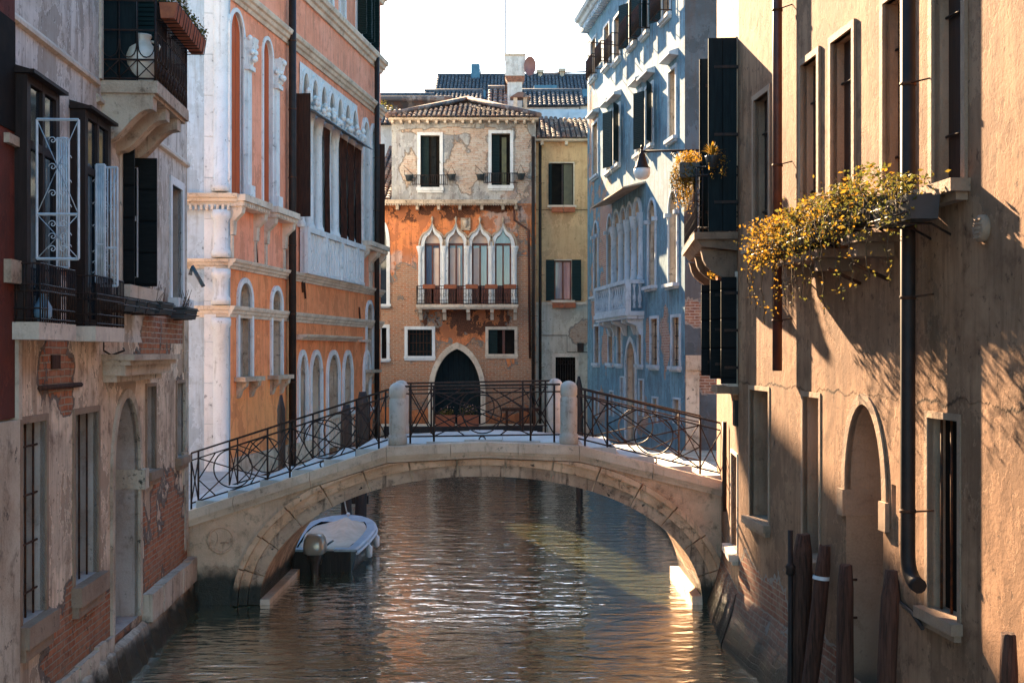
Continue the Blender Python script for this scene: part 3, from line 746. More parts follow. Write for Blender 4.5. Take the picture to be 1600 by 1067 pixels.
# ------------------------------------------------------------------ motorboat
def boat():
    x0, y0, L, Wd = -3.62, 22.95, 3.75, 0.78
    b = thing('motorboat', 'small dark motorboat with beige cover moored under the left side of the bridge', 'boat', (x0, y0 + L / 2, 0))
    hw = lambda s: Wd * (0.86 + 0.16 * math.sin(s * 2.2)) if s < 0.55 else Wd * (0.86 + 0.16 * math.sin(0.55 * 2.2)) * math.sqrt(max(0, 1 - ((s - 0.55) / 0.45) ** 2.2))
    sheer = lambda s: 0.40 + 0.16 * s * s
    N_ = 22; ss = [k / N_ for k in range(N_ + 1)]
    hull = MB(); rows = []
    for s in ss:
        w = hw(s); z = sheer(s); y = y0 + L * s
        rows.append([(x0 - w, y, z), (x0 - w * 0.97, y, z - 0.10), (x0 - w * 0.88, y, 0.0), (x0 - w * 0.6, y, -0.18), (x0, y, -0.25 + 0.3 * s ** 4), (x0 + w * 0.6, y, -0.18), (x0 + w * 0.88, y, 0.0), (x0 + w * 0.97, y, z - 0.10), (x0 + w, y, z)])
    hull.grid(rows); hull.face(rows[0])
    navy = plain('navy_hull', (0.012, 0.018, 0.028), 0.25, 0.0, (0.02, 0.025, 0.035), 4, 0.6)
    hull.build('hull', navy, b)
    gw = MB(); r1 = []; r2 = []
    pale = plain('pale_grey_gelcoat', (0.34, 0.42, 0.48), 0.3, 0.0, (0.24, 0.30, 0.36), 4, 0.5)
    rows = []
    for s in ss:
        w = max(hw(s), 0.02); z = sheer(s); y = y0 + L * s; iw = max(0.001, w - 0.19); yi = y if s < 0.9 else y0 + L * (0.9 + (s - 0.9) * 0.15)
        rows.append([(x0 - w - 0.02, y, z - 0.03), (x0 - w - 0.02, y, z + 0.02), (x0 - w + 0.03, y, z + 0.035), (x0 - iw, yi, z + 0.02), (x0 + iw, yi, z + 0.02), (x0 + w - 0.03, y, z + 0.035), (x0 + w + 0.02, y, z + 0.02), (x0 + w + 0.02, y, z - 0.03)])
    gl = MB(); gl.grid([r[:4] for r in rows], sm=False); gl.grid([r[4:] for r in rows], sm=False)
    k = int(N_ * 0.84); gl.grid([[r[3], r[4]] for r in rows[k:]])
    gl.box(WF, x0 - hw(0) + 0.0, x0 - 0.26, y0 - 0.02, y0 + 0.22, 0.39, 0.43); gl.box(WF, x0 + 0.26, x0 + hw(0), y0 - 0.02, y0 + 0.22, 0.39, 0.43)
    gl.build('gunwale', pale, b)
    rb = MB()
    for sg in (-1, 1):
        rb.tube([(x0 + sg * (max(hw(s), 0.01) + 0.025), y0 + L * s, sheer(s) - 0.05) for s in ss], 0.024, 6)
    rb.build('rubbing_strake', M['white_metal'], b)
    cv = MB(); rows = []
    cover = plain('beige_canvas', (0.60, 0.46, 0.35), 0.85, 0.0, (0.48, 0.36, 0.27), 3, 0.2)
    rnd = random.Random(3)
    for i in range(19):
        s = 0.07 + 0.76 * i / 18; y = y0 + L * s; w = hw(s) - 0.20; r = []
        for j in range(15):
            f = j / 14 * 2 - 1
            ridge = 0.17 * math.exp(-((s - 0.70) ** 2) * 60) * math.exp(-(f - 0.25) ** 2 * 9)
            z = sheer(s) - 0.01 + 0.03 * (1 - f * f) * (1 - 0.6 * math.cos((s - 0.1) * 7)) + 0.022 * math.sin(5 * f + 3) * math.sin(9 * s) + ridge + 0.013 * math.sin(7 * f + 11 * s) * (1 - f * f) + 0.012 * math.sin(25 * (f * 0.4 + s))
            r.append((x0 + w * f, y, z))
        rows.append(r)
    cv.grid(rows); cv.grid([[(p[0], p[1] - 0.01, p[2] - 0.1) for p in rows[0]], rows[0]])
    cv.build('canvas_cover', cover, b)
    tr = MB(); tr.box(WF, x0 - hw(0) * 0.86, x0 + hw(0) * 0.86, y0 - 0.012, y0 + 0.05, 0.0, 0.38); tr.build('transom', M['black_wood'], b)
    # outboard engine on the transom
    mo = thing('outboard_motor', None, None, (x0 - 0.07, y0 - 0.14, 0.2)); mo.parent = b; mo.location = Vector((x0 - 0.07, y0 - 0.14, 0.2)) - WORLD[b.name]
    cx, cy = x0 - 0.07, y0 - 0.16
    c = MB(); rows = []
    for (z, sx, sy) in ((0.37, 0.15, 0.18), (0.40, 0.20, 0.225), (0.52, 0.215, 0.24), (0.66, 0.195, 0.22), (0.735, 0.145, 0.16), (0.75, 0.03, 0.03)):
        rows.append([(cx + sx * (abs(math.cos(a)) ** 0.6) * math.copysign(1, math.cos(a)), cy + sy * (abs(math.sin(a)) ** 0.6) * math.copysign(1, math.sin(a)), z) for a in [2 * math.pi * j / 24 for j in range(24)]])
    c.grid(rows, 0, True); c.face(rows[0]); c.face(rows[-1])
    c.build('cowling', plain('silver_cowling', (0.42, 0.36, 0.30), 0.28, 0.3, (0.34, 0.29, 0.25), 3, 0.5), mo)
    c = MB(); rows = []
    for (z, sx, sy) in ((-0.35, 0.05, 0.10), (0.0, 0.075, 0.12), (0.22, 0.09, 0.13), (0.30, 0.15, 0.18), (0.362, 0.16, 0.19)):
        rows.append([(cx + sx * math.cos(a), cy + sy * math.sin(a), z) for a in [2 * math.pi * j / 16 for j in range(16)]])
    c.grid(rows, 0, True); c.box(WF, cx - 0.10, cx + 0.10, cy + 0.08, cy + 0.2, 0.16, 0.34)
    c.build('engine_leg', plain('dark_engine_casing', (0.06, 0.04, 0.03), 0.35, 0.0, (0.03, 0.025, 0.02), 4, 0.5), mo)
    c = MB(); c.tube([(cx + 0.13, cy + 0.2, 0.46), (cx + 0.22, cy + 0.42, 0.52), (cx + 0.25, cy + 0.55, 0.53)], 0.02, 7); c.build('tiller', M['box_plastic'], mo)
    c = MB(); c.lathe((x0 + 0.05, y0 + L * 0.95, 0.55), [(0.02, 0), (0.02, 0.05), (0.045, 0.07), (0.03, 0.10), (0.001, 0.11)], 10); c.build('bow_cleat', M['white_metal'], b)
boat()
def rope(name, label, pts, r, mat, cat='rope'):
    P = []
    for a, c in zip(pts, pts[1:]):
        a, c = Vector(a), Vector(c)
        for k in range(8): f = k / 8; P.append(a.lerp(c, f) - Vector((0, 0, 0.18 * math.sin(math.pi * f))))
    P.append(Vector(pts[-1])); m = MB(); m.tube(P, r, 5); tag(m.build(name, mat), label, cat)
ROPE = plain('old_rope', (0.36, 0.30, 0.22), 0.9, 0.0, (0.2, 0.16, 0.12), 30)
rope('mooring_rope', 'slack mooring rope from the motorboat bow to the dark poles behind it', [(-3.57, 26.5, 0.62), (-4.1, 29.45, 1.0)], 0.016, ROPE)
for i, (y, wd) in enumerate(((24.1, 'near the stern'), (25.4, 'nearer the bow'))):
    m = MB(); m.lathe((-2.83, y, 0.08), [(0.02, 0), (0.06, 0.03), (0.065, 0.22), (0.02, 0.26), (0.01, 0.34)], 10)
    tag(m.build('boat_fender', M['white_metal']), 'small pale fender hanging on the right side of the motorboat, ' + wd, 'fender', 'fenders of the motorboat')
# ------------------------------------------------------------------ near right house (sunlit ochre render)
def right_house():
    FA = Frame(3.209, 17.2, 4.44, 1.0, (-1, 0, 0)); FB = Frame(3.52, 20.9, 3.209, 17.2, (-1, 0, 0))
    b = thing('ochre_house', 'ochre rendered house in raking sun on the right bank with vine-filled window boxes', 'house', (6.5, 9, 0))
    TOP = 11.2
    def blob(fr, px, py, rx, ry): return fr.blob(px, py, rx, ry)
    mat = plaster('ochre_render', (0.33, 0.18, 0.10), (0.215, 0.11, 0.058), (0.10, 0.045, 0.022),
                  blobs=[blob(FB, 1135, 920, 1.6, 0.95), blob(FA, 1215, 985, 2.2, 0.75), blob(FA, 1165, 940, 1.0, 0.8), blob(FA, 1300, 1060, 1.5, 0.5)],
                  thr=0.72, streak=0.6, patch=0.5, algae=0.55, grunge=0.7, bump=0.03, ledge=3.72, zones=[(*FA.uvc(3.5, 2.0), 1.8, 1.2, (0.24, 0.13, 0.07), 0.6), (*FA.uvc(9.5, 2.6), 1.2, 1.0, (0.27, 0.14, 0.075), 0.55), (*FA.uvc(6.3, 4.4), 0.9, 0.7, (0.28, 0.14, 0.07), 0.6), (*FA.uvc(8.4, 5.2), 0.7, 1.4, (0.30, 0.155, 0.08), 0.5)], brick=((0.33, 0.085, 0.035), (0.20, 0.055, 0.028)), mortar=(0.34, 0.25, 0.17), amt=-0.05)
    rv = stone('jamb_render', (0.36, 0.23, 0.15), (0.26, 0.16, 0.10), (0.12, 0.07, 0.04), 0.5, 1.4, lichen=0.3)
    # --- holes on face A
    holes = []; U = FA.u
    zt, zb = 7.52, 5.58
    for (a, c, fr_) in ((1180, 1203, 1), (1254, 1279, 1), (1301, 1334, 1), (1383, 1421, 1), (1460, 1506, 1)):
        u0, u1 = U(a), U(c)
        dp = 0.15
        h = win(b, FA, u0, u1, zb, zt, depth=dp, ft=0.075, fw=0.03, frame='sand_stone', pane='brown_wood', sill=0.05, sillz=0.11, sillw=0.17)
        holes.append(h)
        for hz in (zb + 0.45, zt - 0.45):
            k = MB(); k.tube([FA.p(u0 + 0.02, -0.10, hz), FA.p(u1 - 0.02, -0.12, hz)], 0.014, 5); k.box(FA, u1 - 0.06, u1 - 0.01, -0.13, -0.05, hz - 0.05, hz + 0.05); k.build('shutter_hinge', M['iron'], b)
    for (a, c, z0, z1, pane) in ((1172, 1201, 1.92, 3.64, 'brown_shutter'), (1255, 1280, 1.79, 3.63, 'brown_shutter'), (1450, 1497, 1.89, 3.57, 'dark')):
        holes.append(win(b, FA, U(a), U(c), z0, z1, depth=0.33 if a < 1400 else 0.18, ft=0.06, fw=0.012, frame='sand_stone', pane=pane, sill=0.03, sillz=0.10, sillw=0.10, bars=(3, 0) if a > 1400 else None))
    u0, u1 = U(1322), U(1380)
    def imposts(p):
        for (x0, x1) in ((u0 - 0.16, u0 + 0.015), (u1 - 0.015, u1 + 0.16)): s = MB(); s.box(FA, x0, x1, -0.30, 0.045, 2.42, 2.70); s.build('impost', M['sand_stone'], p)
        s = MB(); s.tube([FA.p(u0 + 0.05, -0.1, 1.35), FA.p(u0 + 0.05, 0.02, 1.35), FA.p(u0 + 0.05, 0.02, 1.75), FA.p(u0 + 0.05, -0.1, 1.75)], 0.015, 5)
        s.build('iron_handle', M['rust_iron'], p)
    holes.append(win(b, FA, u0, u1, -0.3, 2.75, 2.75, 0.87, depth=0.62, ft=0.0, fw=0.05, pane='dark', sill=0, name='water_door', kids=imposts))
    f = MB(); L_ = arch(u0, u1, 2.70, 2.75, 0.87)[1:]; O_ = grow(u0, u1, 2.70, 2.75, 0.11, 0.87, 'round')[1:]
    f.band(FA, L_ + [(u0, 2.70)], O_ + [(u0 - 0.11, 2.70)], -0.05, 0.02);
    f.build('door_arch', M['sand_stone'], b)
    holes.append(win(b, FA, U(1393), U(1400), FA.z(1396, 825), FA.z(1396, 757), depth=0.2, ft=0, sill=0, pane='dark', name='slit_opening'))
    m = MB(); m.wall(FA, rect(0, FA.L, -0.6, TOP), holes, 0.62, 0.0, 0, 1)
    # face B and its openings
    hb = [win(b, FB, FB.u(1143.5), FB.u(1153), 1.28, 2.65, depth=0.2, ft=0.05, fw=0.02, pane='dark', sill=0.04),
          win(b, FB, 2.35, 3.45, 5.9, 8.55, depth=0.25, ft=0.1, fw=0.03, pane='dark', sill=0),
          win(b, FB, 2.55, 3.45, 3.7, 5.2, depth=0.25, ft=0.1, fw=0.03, pane='dark', sill=0.05)]
    m.wall(FB, rect(0, FB.L, -0.6, TOP), hb, 0.25, 0.0, 0, 1)
    # rear, ends and roof so the house is a closed block
    c0 = FB.p(0, 0, 0); c1 = FA.p(FA.L, 0, 0)
    for z in (TOP,): m.face([(c0.x, c0.y, z), (3.209, 17.2, z), (c1.x, c1.y, z), (12, 1, z), (12, 21, z)])
    for (p, q) in (((c0.x, c0.y), (12, 21)), ((12, 21), (12, 1)), ((12, 1), (c1.x, c1.y))):
        m.face([(p[0], p[1], -0.6), (q[0], q[1], -0.6), (q[0], q[1], TOP), (p[0], p[1], TOP)])
    m.build('wall', [mat, rv], b)
    e = MB(); cornice(e, FA, 0, FA.L, TOP - 0.05, 0.3, 0.45); cornice(e, FB, 0, FB.L - 0.01, TOP - 0.05, 0.3, 0.44); e.build('eaves_cornice', M['balcony_stone'], b)
    # battered footing
    ft = MB(); n = 60
    rnd = random.Random(5)
    for fr, L in ((FA, FA.L), (FB, FB.L)):
        rows = []
        for k in range(n + 1):
            u = L * k / n; j = rnd.uniform(-0.02, 0.02)
            rows.append([fr.p(u, w + j * (1 if w > .01 else 0), z) for (w, z) in ((0.0, 0.78), (0.035, 0.72), (0.08, 0.5), (0.15, 0.28), (0.22, 0.08), (0.30, -0.2), (0.34, -0.6))])
        ft.grid(rows)
    ft.build('footing', plaster('footing_brick', (0.25, 0.17, 0.11), (0.16, 0.10, 0.07), blobs=(), thr=-0.1, amt=0.2, algae=0.62, streak=0.5, bump=0.03,
             brick=((0.28, 0.08, 0.035), (0.17, 0.05, 0.028)), mortar=(0.30, 0.22, 0.15)), b)
    # pipes
    pipe(b, FA, U(1214.5, 0.13), 0.13, 3.92, TOP - 0.02, 0.06, 'red_pipe')
    pipe(b, FA, U(1418.5, 0.16), 0.16, 2.12, TOP - 0.02, 0.068, 'black_pipe', elbow=(0.20, 0.0))
    # small fixtures: vent cover, black cable along the sill, conduit
    c = MB(); v = (U(1538), FA.z(1538, 357)); c.tube([FA.p(v[0], -0.02, v[1]), FA.p(v[0], 0.04, v[1]), FA.p(v[0], 0.06, v[1])], [0.11, 0.11, 0.085], 20)
    for k in range(5): c.box(FA, v[0] - 0.06, v[0] + 0.06, 0.055, 0.067, v[1] - 0.08 + k * 0.036, v[1] - 0.064 + k * 0.036)
    c.build('round_vent', M['sand_stone'], b)
    c = MB(); z = FA.z(1420, 960); c.tube([FA.p(U(1404), 0.02, 2.0), FA.p(U(1410), 0.03, 1.82), FA.p(U(1430), 0.03, 1.78), FA.p(U(1462), 0.12, 1.74)], 0.022, 6); c.build('cable', M['black_pipe'], b)
    c = MB(); pw = FB.p(FB.u(1132, 0.05), 0.05, 0); c.tube([FB.p(FB.u(1132, 0.06), 0.06, FB.z(1132, 790)), FB.p(FB.u(1132, 0.06), 0.06, FB.z(1132, 655))], 0.035, 8); c.build('drainpipe', M['black_pipe'], b)
    c = MB(); c.box(FB, FB.u(1150), FB.u(1153.5), 0, 0.05, FB.z(1152, 665), FB.z(1152, 625)); c.build('meter_box', M['black_pipe'], b)
    # shutters standing open on face B (perpendicular boards)
    def shut(u, w0, w1, z0, z1, mat, th=0.045, name='shutter'):
        s = MB(); s.box(FB, u - th / 2, u + th / 2, w0, w1, z0, z1); o = s.build(name, M[mat], b)
        for f in (0.15, 0.5, 0.85): h = MB(); z = z0 + (z1 - z0) * f; h.box(FB, u - th / 2 - 0.012, u + th / 2 + 0.012, w0 - 0.04, w1 * 0.8, z - 0.02, z + 0.02); h.build('hinge', M['iron'], o)
        return o
    shut(FB.L - 0.12, 0.02, 0.42, 5.87, 8.62, 'teal_panel'); shut(FB.L - 1.35, 0.02, 0.46, 5.87, 8.62, 'teal_panel')
    shut(FB.L - 0.14, 0.02, 0.24, 3.70, 5.22, 'black_shutter'); shut(FB.L - 0.55, 0.02, 0.36, 3.76, 5.20, 'black_shutter'); shut(FB.L - 0.95, 0.02, 0.46, 3.80, 5.15, 'black_shutter')
    s = MB(); s.box(FB, FB.L - 1.1, FB.L - 0.02, 0, 0.30, 3.56, 3.66); s.build('window_ledge', M['balcony_stone'], b)
    # balcony
    ub0, ub1, zd, pr = 0.5, FB.L - 0.1, 5.86, 0.62
    bal = MB(); bal.box(FB, ub0, ub1, 0, pr, zd - 0.10, zd); bal.prism_uw(FB, [(0, zd - 0.26), (pr - 0.12, zd - 0.20), (pr - 0.04, zd - 0.101), (0, zd - 0.101)], ub0 + 0.06, ub1 - 0.06)
    bo = bal.build('balcony', M['balcony_stone'], b)
    for u in (ub1 - 0.28, (ub0 + ub1) / 2, ub0 + 0.2):
        c = MB(); prof = [(0, zd - 0.262), (pr - 0.10, zd - 0.23)]
        for k in range(9): a = k / 8; prof.append((pr - 0.12 - (pr - 0.16) * a + 0.05 * math.sin(a * 6.28), zd - 0.28 - 0.55 * a ** 0.8))
        prof.append((0, zd - 0.92)); c.prism_uw(FB, prof, u - 0.09, u + 0.09)
        c.build('corbel', M['balcony_stone'], bo)
    r = MB(); H = 0.93; rl = [(ub1 - 0.03, 0.0), (ub1 - 0.03, pr - 0.04), (ub0 + 0.03, pr - 0.04), (ub0 + 0.03, 0.0)]
    for (a, c) in zip(rl, rl[1:]):
        for z in (zd + 0.06, zd + H, zd + H - 0.12): r.tube([FB.p(a[0], a[1], z), FB.p(c[0], c[1], z)], 0.014, 5)
        n = int(math.hypot(a[0] - c[0], a[1] - c[1]) / 0.075)
        for k in range(n + 1):
            u = a[0] + (c[0] - a[0]) * k / n; w = a[1] + (c[1] - a[1]) * k / n
            r.tube([FB.p(u, w, zd), FB.p(u, w, zd + H)], 0.009, 4)
        for k in range(0, n, 2):
            u = a[0] + (c[0] - a[0]) * (k + .5) / n; w = a[1] + (c[1] - a[1]) * (k + .5) / n
            for q in (0.25, 0.42): r.tube([FB.p(u, w + 0.0, zd + q) + Vector((0, 0, 0.05 * math.cos(t))) + (FB.d if a[0] != c[0] else FB.n) * 0.04 * math.sin(t) for t in [k2 * 0.7854 for k2 in range(9)]], 0.006, 4, caps=False)
    # woven green screen tied inside the end railing
    r.build('railing', M['iron'], bo)
    sc = MB()
    for k in range(7): sc.box(FB, ub1 - 0.055, ub1 - 0.05, 0.20 + k * 0.022, 0.212 + k * 0.022, zd + 0.02, zd + 0.82)
    for k in range(18): sc.box(FB, ub1 - 0.062, ub1 - 0.056, 0.195, 0.36, zd + 0.04 + k * 0.045, zd + 0.055 + k * 0.045)
    sc.build('lattice_screen', plain('green_lattice', (0.03, 0.10, 0.08), 0.6, 0.0, (0.05, 0.14, 0.11), 8), bo)
    cl = MB()
    for (fr_, uu) in ((FB, ub1 - 0.02),):
        cl.box(FB, ub0 + 0.3, ub1 - 0.1, -0.02, 0.02, zd, zd + 0.01)
    # objects on / at the balcony
    rnd = random.Random(11)
    c = FB.p(FB.u(1070, 0.72), 0.72, 0); c = at(1071, 275, 17.9)
    hb_ = thing('hanging_planter', 'ball of golden trailing plant hung outside the dark iron balcony', 'plant', (c.x, c.y, c.z - 0.42))
    k = MB(); k.box(WF, c.x - 0.12, c.x + 0.17, c.y - 0.25, c.y + 0.25, c.z - 0.05, c.z + 0.16); k.build('planter_box', M['box_plastic'], hb_)
    k = MB(); k.tube([(c.x + 0.15, c.y, c.z + 0.17), (c.x + 0.24, c.y, c.z + 0.20), (c.x + 0.26, c.y, c.z + 0.05)], 0.01, 4); k.build('hook', M['iron'], hb_)
    k = MB(); leaves(k, (c.x, c.y, c.z - 0.02), 1700, (0.22, 0.34, 0.34), 0.034, rnd); leaves(k, (c.x + 0.05, c.y, c.z + 0.27), 420, (0.2, 0.3, 0.10), 0.034, rnd, (0, 0)); leaves(k, (c.x - 0.03, c.y, c.z - 0.35), 200, (0.16, 0.25, 0.16), 0.03, rnd)
    st = MB()
    for q in range(14): x = c.x + rnd.uniform(-0.18, 0.15); y = c.y + rnd.uniform(-0.3, 0.3); vine(k, st, [(x, y, c.z + 0.1), (x - 0.08, y, c.z - 0.1), (x - 0.05, y, c.z - rnd.uniform(0.3, 0.5))], 26, 0.03, rnd, r=0.004)
    k.build('foliage', [M['leaf_gold'], M['leaf_olive']], hb_); st.build('stems', M['stem'], hb_)
    a = at(1113, 243, 17.0)
    ag = thing('spiky_potted_plant', 'small spiky golden plant in a pot on the balcony rail', 'plant', (a.x, a.y, a.z - 0.17))
    k = MB(); k.lathe((a.x, a.y, a.z - 0.18), [(0.07, 0), (0.10, 0.15), (0.105, 0.17), (0.09, 0.165)], 14); k.build('pot', M['box_plastic'], ag)
    k = MB()
    for q in range(46):
        t = rnd.uniform(0, 6.28); e = rnd.uniform(0.3, 1.5); L = rnd.uniform(0.14, 0.24); d = Vector((math.cos(t) * math.cos(e), math.sin(t) * math.cos(e), math.sin(e)))
        s = d.cross(Vector((0, 0, 1))).normalized() * 0.012; o = Vector((a.x, a.y, a.z)); mid = o + d * L * 0.6; tip = o + d * L - Vector((0, 0, 0.04))
        k.face([o - s, o + s, mid + s * 0.8, mid - s * 0.8], q % 2); k.face([mid - s * 0.8, mid + s * 0.8, tip], q % 2)
    for q in range(8): x = a.x + rnd.uniform(-0.07, 0.16); vine(k, MB(), [(x, a.y - 0.03, a.z), (x + 0.02, a.y - 0.09, a.z - 0.12), (x + 0.03, a.y - 0.09, a.z - 0.3)], 20, 0.03, rnd)
    k.build('foliage', [M['leaf_gold'], M['leaf_olive']], ag)
    a = FB.p(FB.L - 0.6, 0.18, 5.24)
    pp = thing('ledge_plant', 'small yellow-green plant perched on top of the lower black shutters', 'plant', tuple(a))
    k = MB(); leaves(k, a + Vector((-0.1, 0, 0.05)), 90, (0.12, 0.12, 0.08), 0.03, rnd); k.build('foliage', [M['leaf_gold'], M['leaf_olive']], pp)
    k = MB(); k.box(WF, a.x - 0.08, a.x + 0.1, a.y - 0.08, a.y + 0.08, a.z - 0.04, a.z + 0.05); k.build('pot', M['terracotta'], pp)
    # street lamp
    LY = 18.9; w_ = FB.p(FB.L - 1.75, 0, 0); a = at(1003, 237, w_.y); base = FB.p(FB.L - 1.75, 0.0, a.z + 0.03)
    lp = thing('street_lamp', 'black bell-shaped street lamp with white glass on a long scrolled wall bracket', 'lamp', tuple(base))
    k = MB(); k.tube([base, (a.x, base.y, a.z)], 0.018, 7)
    k.tube([base + Vector((0, 0, -0.45)), base + Vector((-0.15, 0, -0.28)), base + Vector((-0.45, 0, -0.12)), base + Vector((-0.75, 0, -0.03))], 0.014, 6)
    def spiral(cx, cz, r0, turns=1.6, sg=1):
        return [Vector((cx + sg * r0 * (1 - t / (turns * 6.28) * 0.8) * math.cos(t), base.y, cz + r0 * (1 - t / (turns * 6.28) * 0.8) * math.sin(t))) for t in [i * 0.35 for i in range(int(turns * 18))]]
    for (dx, dz, r) in ((-0.82, -0.09, 0.06), (-0.60, -0.08, 0.05), (-0.40, -0.07, 0.055), (-0.22, -0.10, 0.07), (-0.12, -0.24, 0.06)): k.tube(spiral(base.x + dx, base.z + dz, r, sg=-1 if dx < -0.5 else 1), 0.009, 5)
    k.box(WF, base.x - 0.03, base.x + 0.04, base.y - 0.04, base.y + 0.04, base.z - 0.5, base.z + 0.15); k.build('bracket', M['iron'], lp)
    k = MB(); z = a.z; k.lathe((a.x, base.y, 0), [(0.012, z + 0.10), (0.03, z + 0.05), (0.014, z + 0.03), (0.03, z - 0.02), (0.055, z - 0.05), (0.05, z - 0.08), (0.065, z - 0.12), (0.085, z - 0.18), (0.105, z - 0.235), (0.13, z - 0.26), (0.125, z - 0.265)], 20); k.build('shade', M['iron'], lp)
    k = MB(); k.lathe((a.x, base.y, 0), [(0.124, z - 0.262), (0.13, z - 0.33), (0.115, z - 0.39), (0.07, z - 0.43), (0.001, z - 0.445)], 20); k.build('glass_bowl', plain('white_lamp_glass', (0.8, 0.8, 0.78), 0.3, 0.0, (0.7, 0.7, 0.68), 3), lp)
    # window boxes with vines along the sills of face A
    def tray(pa, pb, label, dz=-0.42, seed=0, dens=1.0, mats=(0, 1), w1=0.46, shelf='stone', hang=5, w0=0.20, box=True, spread_up=0.22):
        rn = random.Random(seed); ua, ub = U(pa), U(pb); zc = zb + dz
        t = thing('window_box', label, 'window box', tuple(FA.p((ua + ub) / 2, 0.05, zc)), 'window boxes along the sunny ochre wall')
        k = MB(); k.prism_uw(FA, [(w0, zc), (w1 - 0.03, zc), (w1, zc + 0.20), (w0 - 0.02, zc + 0.20)], ua, ub); k.build('planter_box', M['box_plastic'], t)
        k = MB(); n = max(2, int((ub - ua) / 0.3))
        for i in range(n):
            u = ua + (ub - ua) * (i + 0.5) / n
            k.tube([FA.p(u, -0.05, zc + 0.24), FA.p(u, 0.08, zc + 0.24), FA.p(u, w1 + 0.02, zc + 0.20), FA.p(u, w1, zc - 0.02), FA.p(u, w0 - 0.03, zc - 0.02), FA.p(u, -0.05, zc - 0.14)], 0.011, 4)
        for z in (0.05, 0.14): k.tube([FA.p(ua - 0.03, w1 + 0.015, zc + z), FA.p(ub + 0.03, w1 + 0.015, zc + z)], 0.009, 4)
        k.build('iron_rack', M['iron'], t)
        f = MB(); st = MB(); cnt = int(950 * (ub - ua) * dens)
        for i in range(cnt):
            u = ua + (ub - ua) * rn.random() + rn.gauss(0, 0.08); w = (w0 + w1) / 2 + 0.06 + rn.gauss(0, 0.12)
            prof = 0.5 + 0.5 * math.sin(u * 5.1 + seed) * math.sin(u * 2.3 + 1)
            z = zc + 0.16 + rn.random() ** 1.3 * (spread_up + 0.16 * prof) - (0.36 * rn.random() ** 1.5 if w > w1 - 0.07 else 0)
            leaf(f, FA.p(u, max(w, 0.03), z), 0.044 * rn.uniform(0.6, 1.4), rn, rn.choice(mats))
        for i in range(int(24 * (ub - ua) * dens)):
            u = ua + (ub - ua) * rn.random(); dz_ = rn.uniform(0.08, 0.30); du = rn.uniform(-0.25, 0.25); dw = rn.uniform(-0.02, 0.12)
            vine(f, st, [FA.p(u, (w0 + w1) / 2, zc + 0.18), FA.p(u + du * 0.5, w1 + dw * 0.5, zc + 0.28 + dz_ * 0.2), FA.p(u + du, w1 + dw, zc + 0.15 + (dz_ if i % 2 else -dz_))], 18, 0.034, rn, mats, 0.004)
        for i in range(hang):
            u = ua + (ub - ua) * (i + rn.random()) / hang; L = rn.uniform(0.35, 0.85); du = rn.uniform(-0.12, 0.12)
            vine(f, st, [FA.p(u, w1, zc + 0.25), FA.p(u, w1 + 0.08, zc + 0.12), FA.p(u + du, w1 + 0.07, zc - L * 0.5), FA.p(u + du * 0.5, w1 + 0.05, zc - L)], int(48 * L), 0.034, rn, mats, 0.005)
        f.build('foliage', [M['leaf_gold'], M['leaf_olive'], M['leaf_green']], t); st.build('stems', M['stem'], t); return t
    tray(1236, 1292, 'farthest vine-filled window box on the ochre wall, its golden stems reaching left', seed=1, dens=1.1, mats=(0, 0, 1), hang=5, dz=-0.30, spread_up=0.20)
    tray(1296, 1352, 'middle window box under the pale sill, thick with golden trailing vines', seed=2, dens=1.1, mats=(0, 1, 1, 2), hang=6, dz=-0.28, spread_up=0.22)
    tray(1362, 1432, 'window box with the highest clump of dark-centred golden leaves, beside the black drainpipe', seed=3, dens=1.1, mats=(0, 1, 2, 2), hang=4, dz=-0.22, spread_up=0.24)
    tray(1440, 1502, 'nearest window box below the projecting pale sill, dark box with sparse dark leaves', seed=4, dens=0.5, mats=(2, 1), hang=2, dz=-0.32)
    # stone shelf brackets below the boxes
    for (pa, pb, z) in ((1268, 1336, 5.22), (1376, 1404, 5.28)):
        k = MB(); k.box(FA, U(pa), U(pb), 0.0, 0.40, z - 0.09, z); k.box(FA, U(pa) + 0.1, U(pa) + 0.22, 0, 0.36, z - 0.22, z - 0.09); k.box(FA, U(pb) - 0.22, U(pb) - 0.1, 0, 0.36, z - 0.22, z - 0.09); k.build('stone_shelf', M['balcony_stone'], b)
    for (px, py, L) in ((1330, 540, 0.5), (1372, 535, 0.5)): u = U(px, 0.1); s = MB(); s.tube([FA.p(u, 0.0, 4.85), FA.p(u, 0.34, 5.0)], 0.02, 5); s.build('iron_stay', M['rust_iron'], b)
right_house()
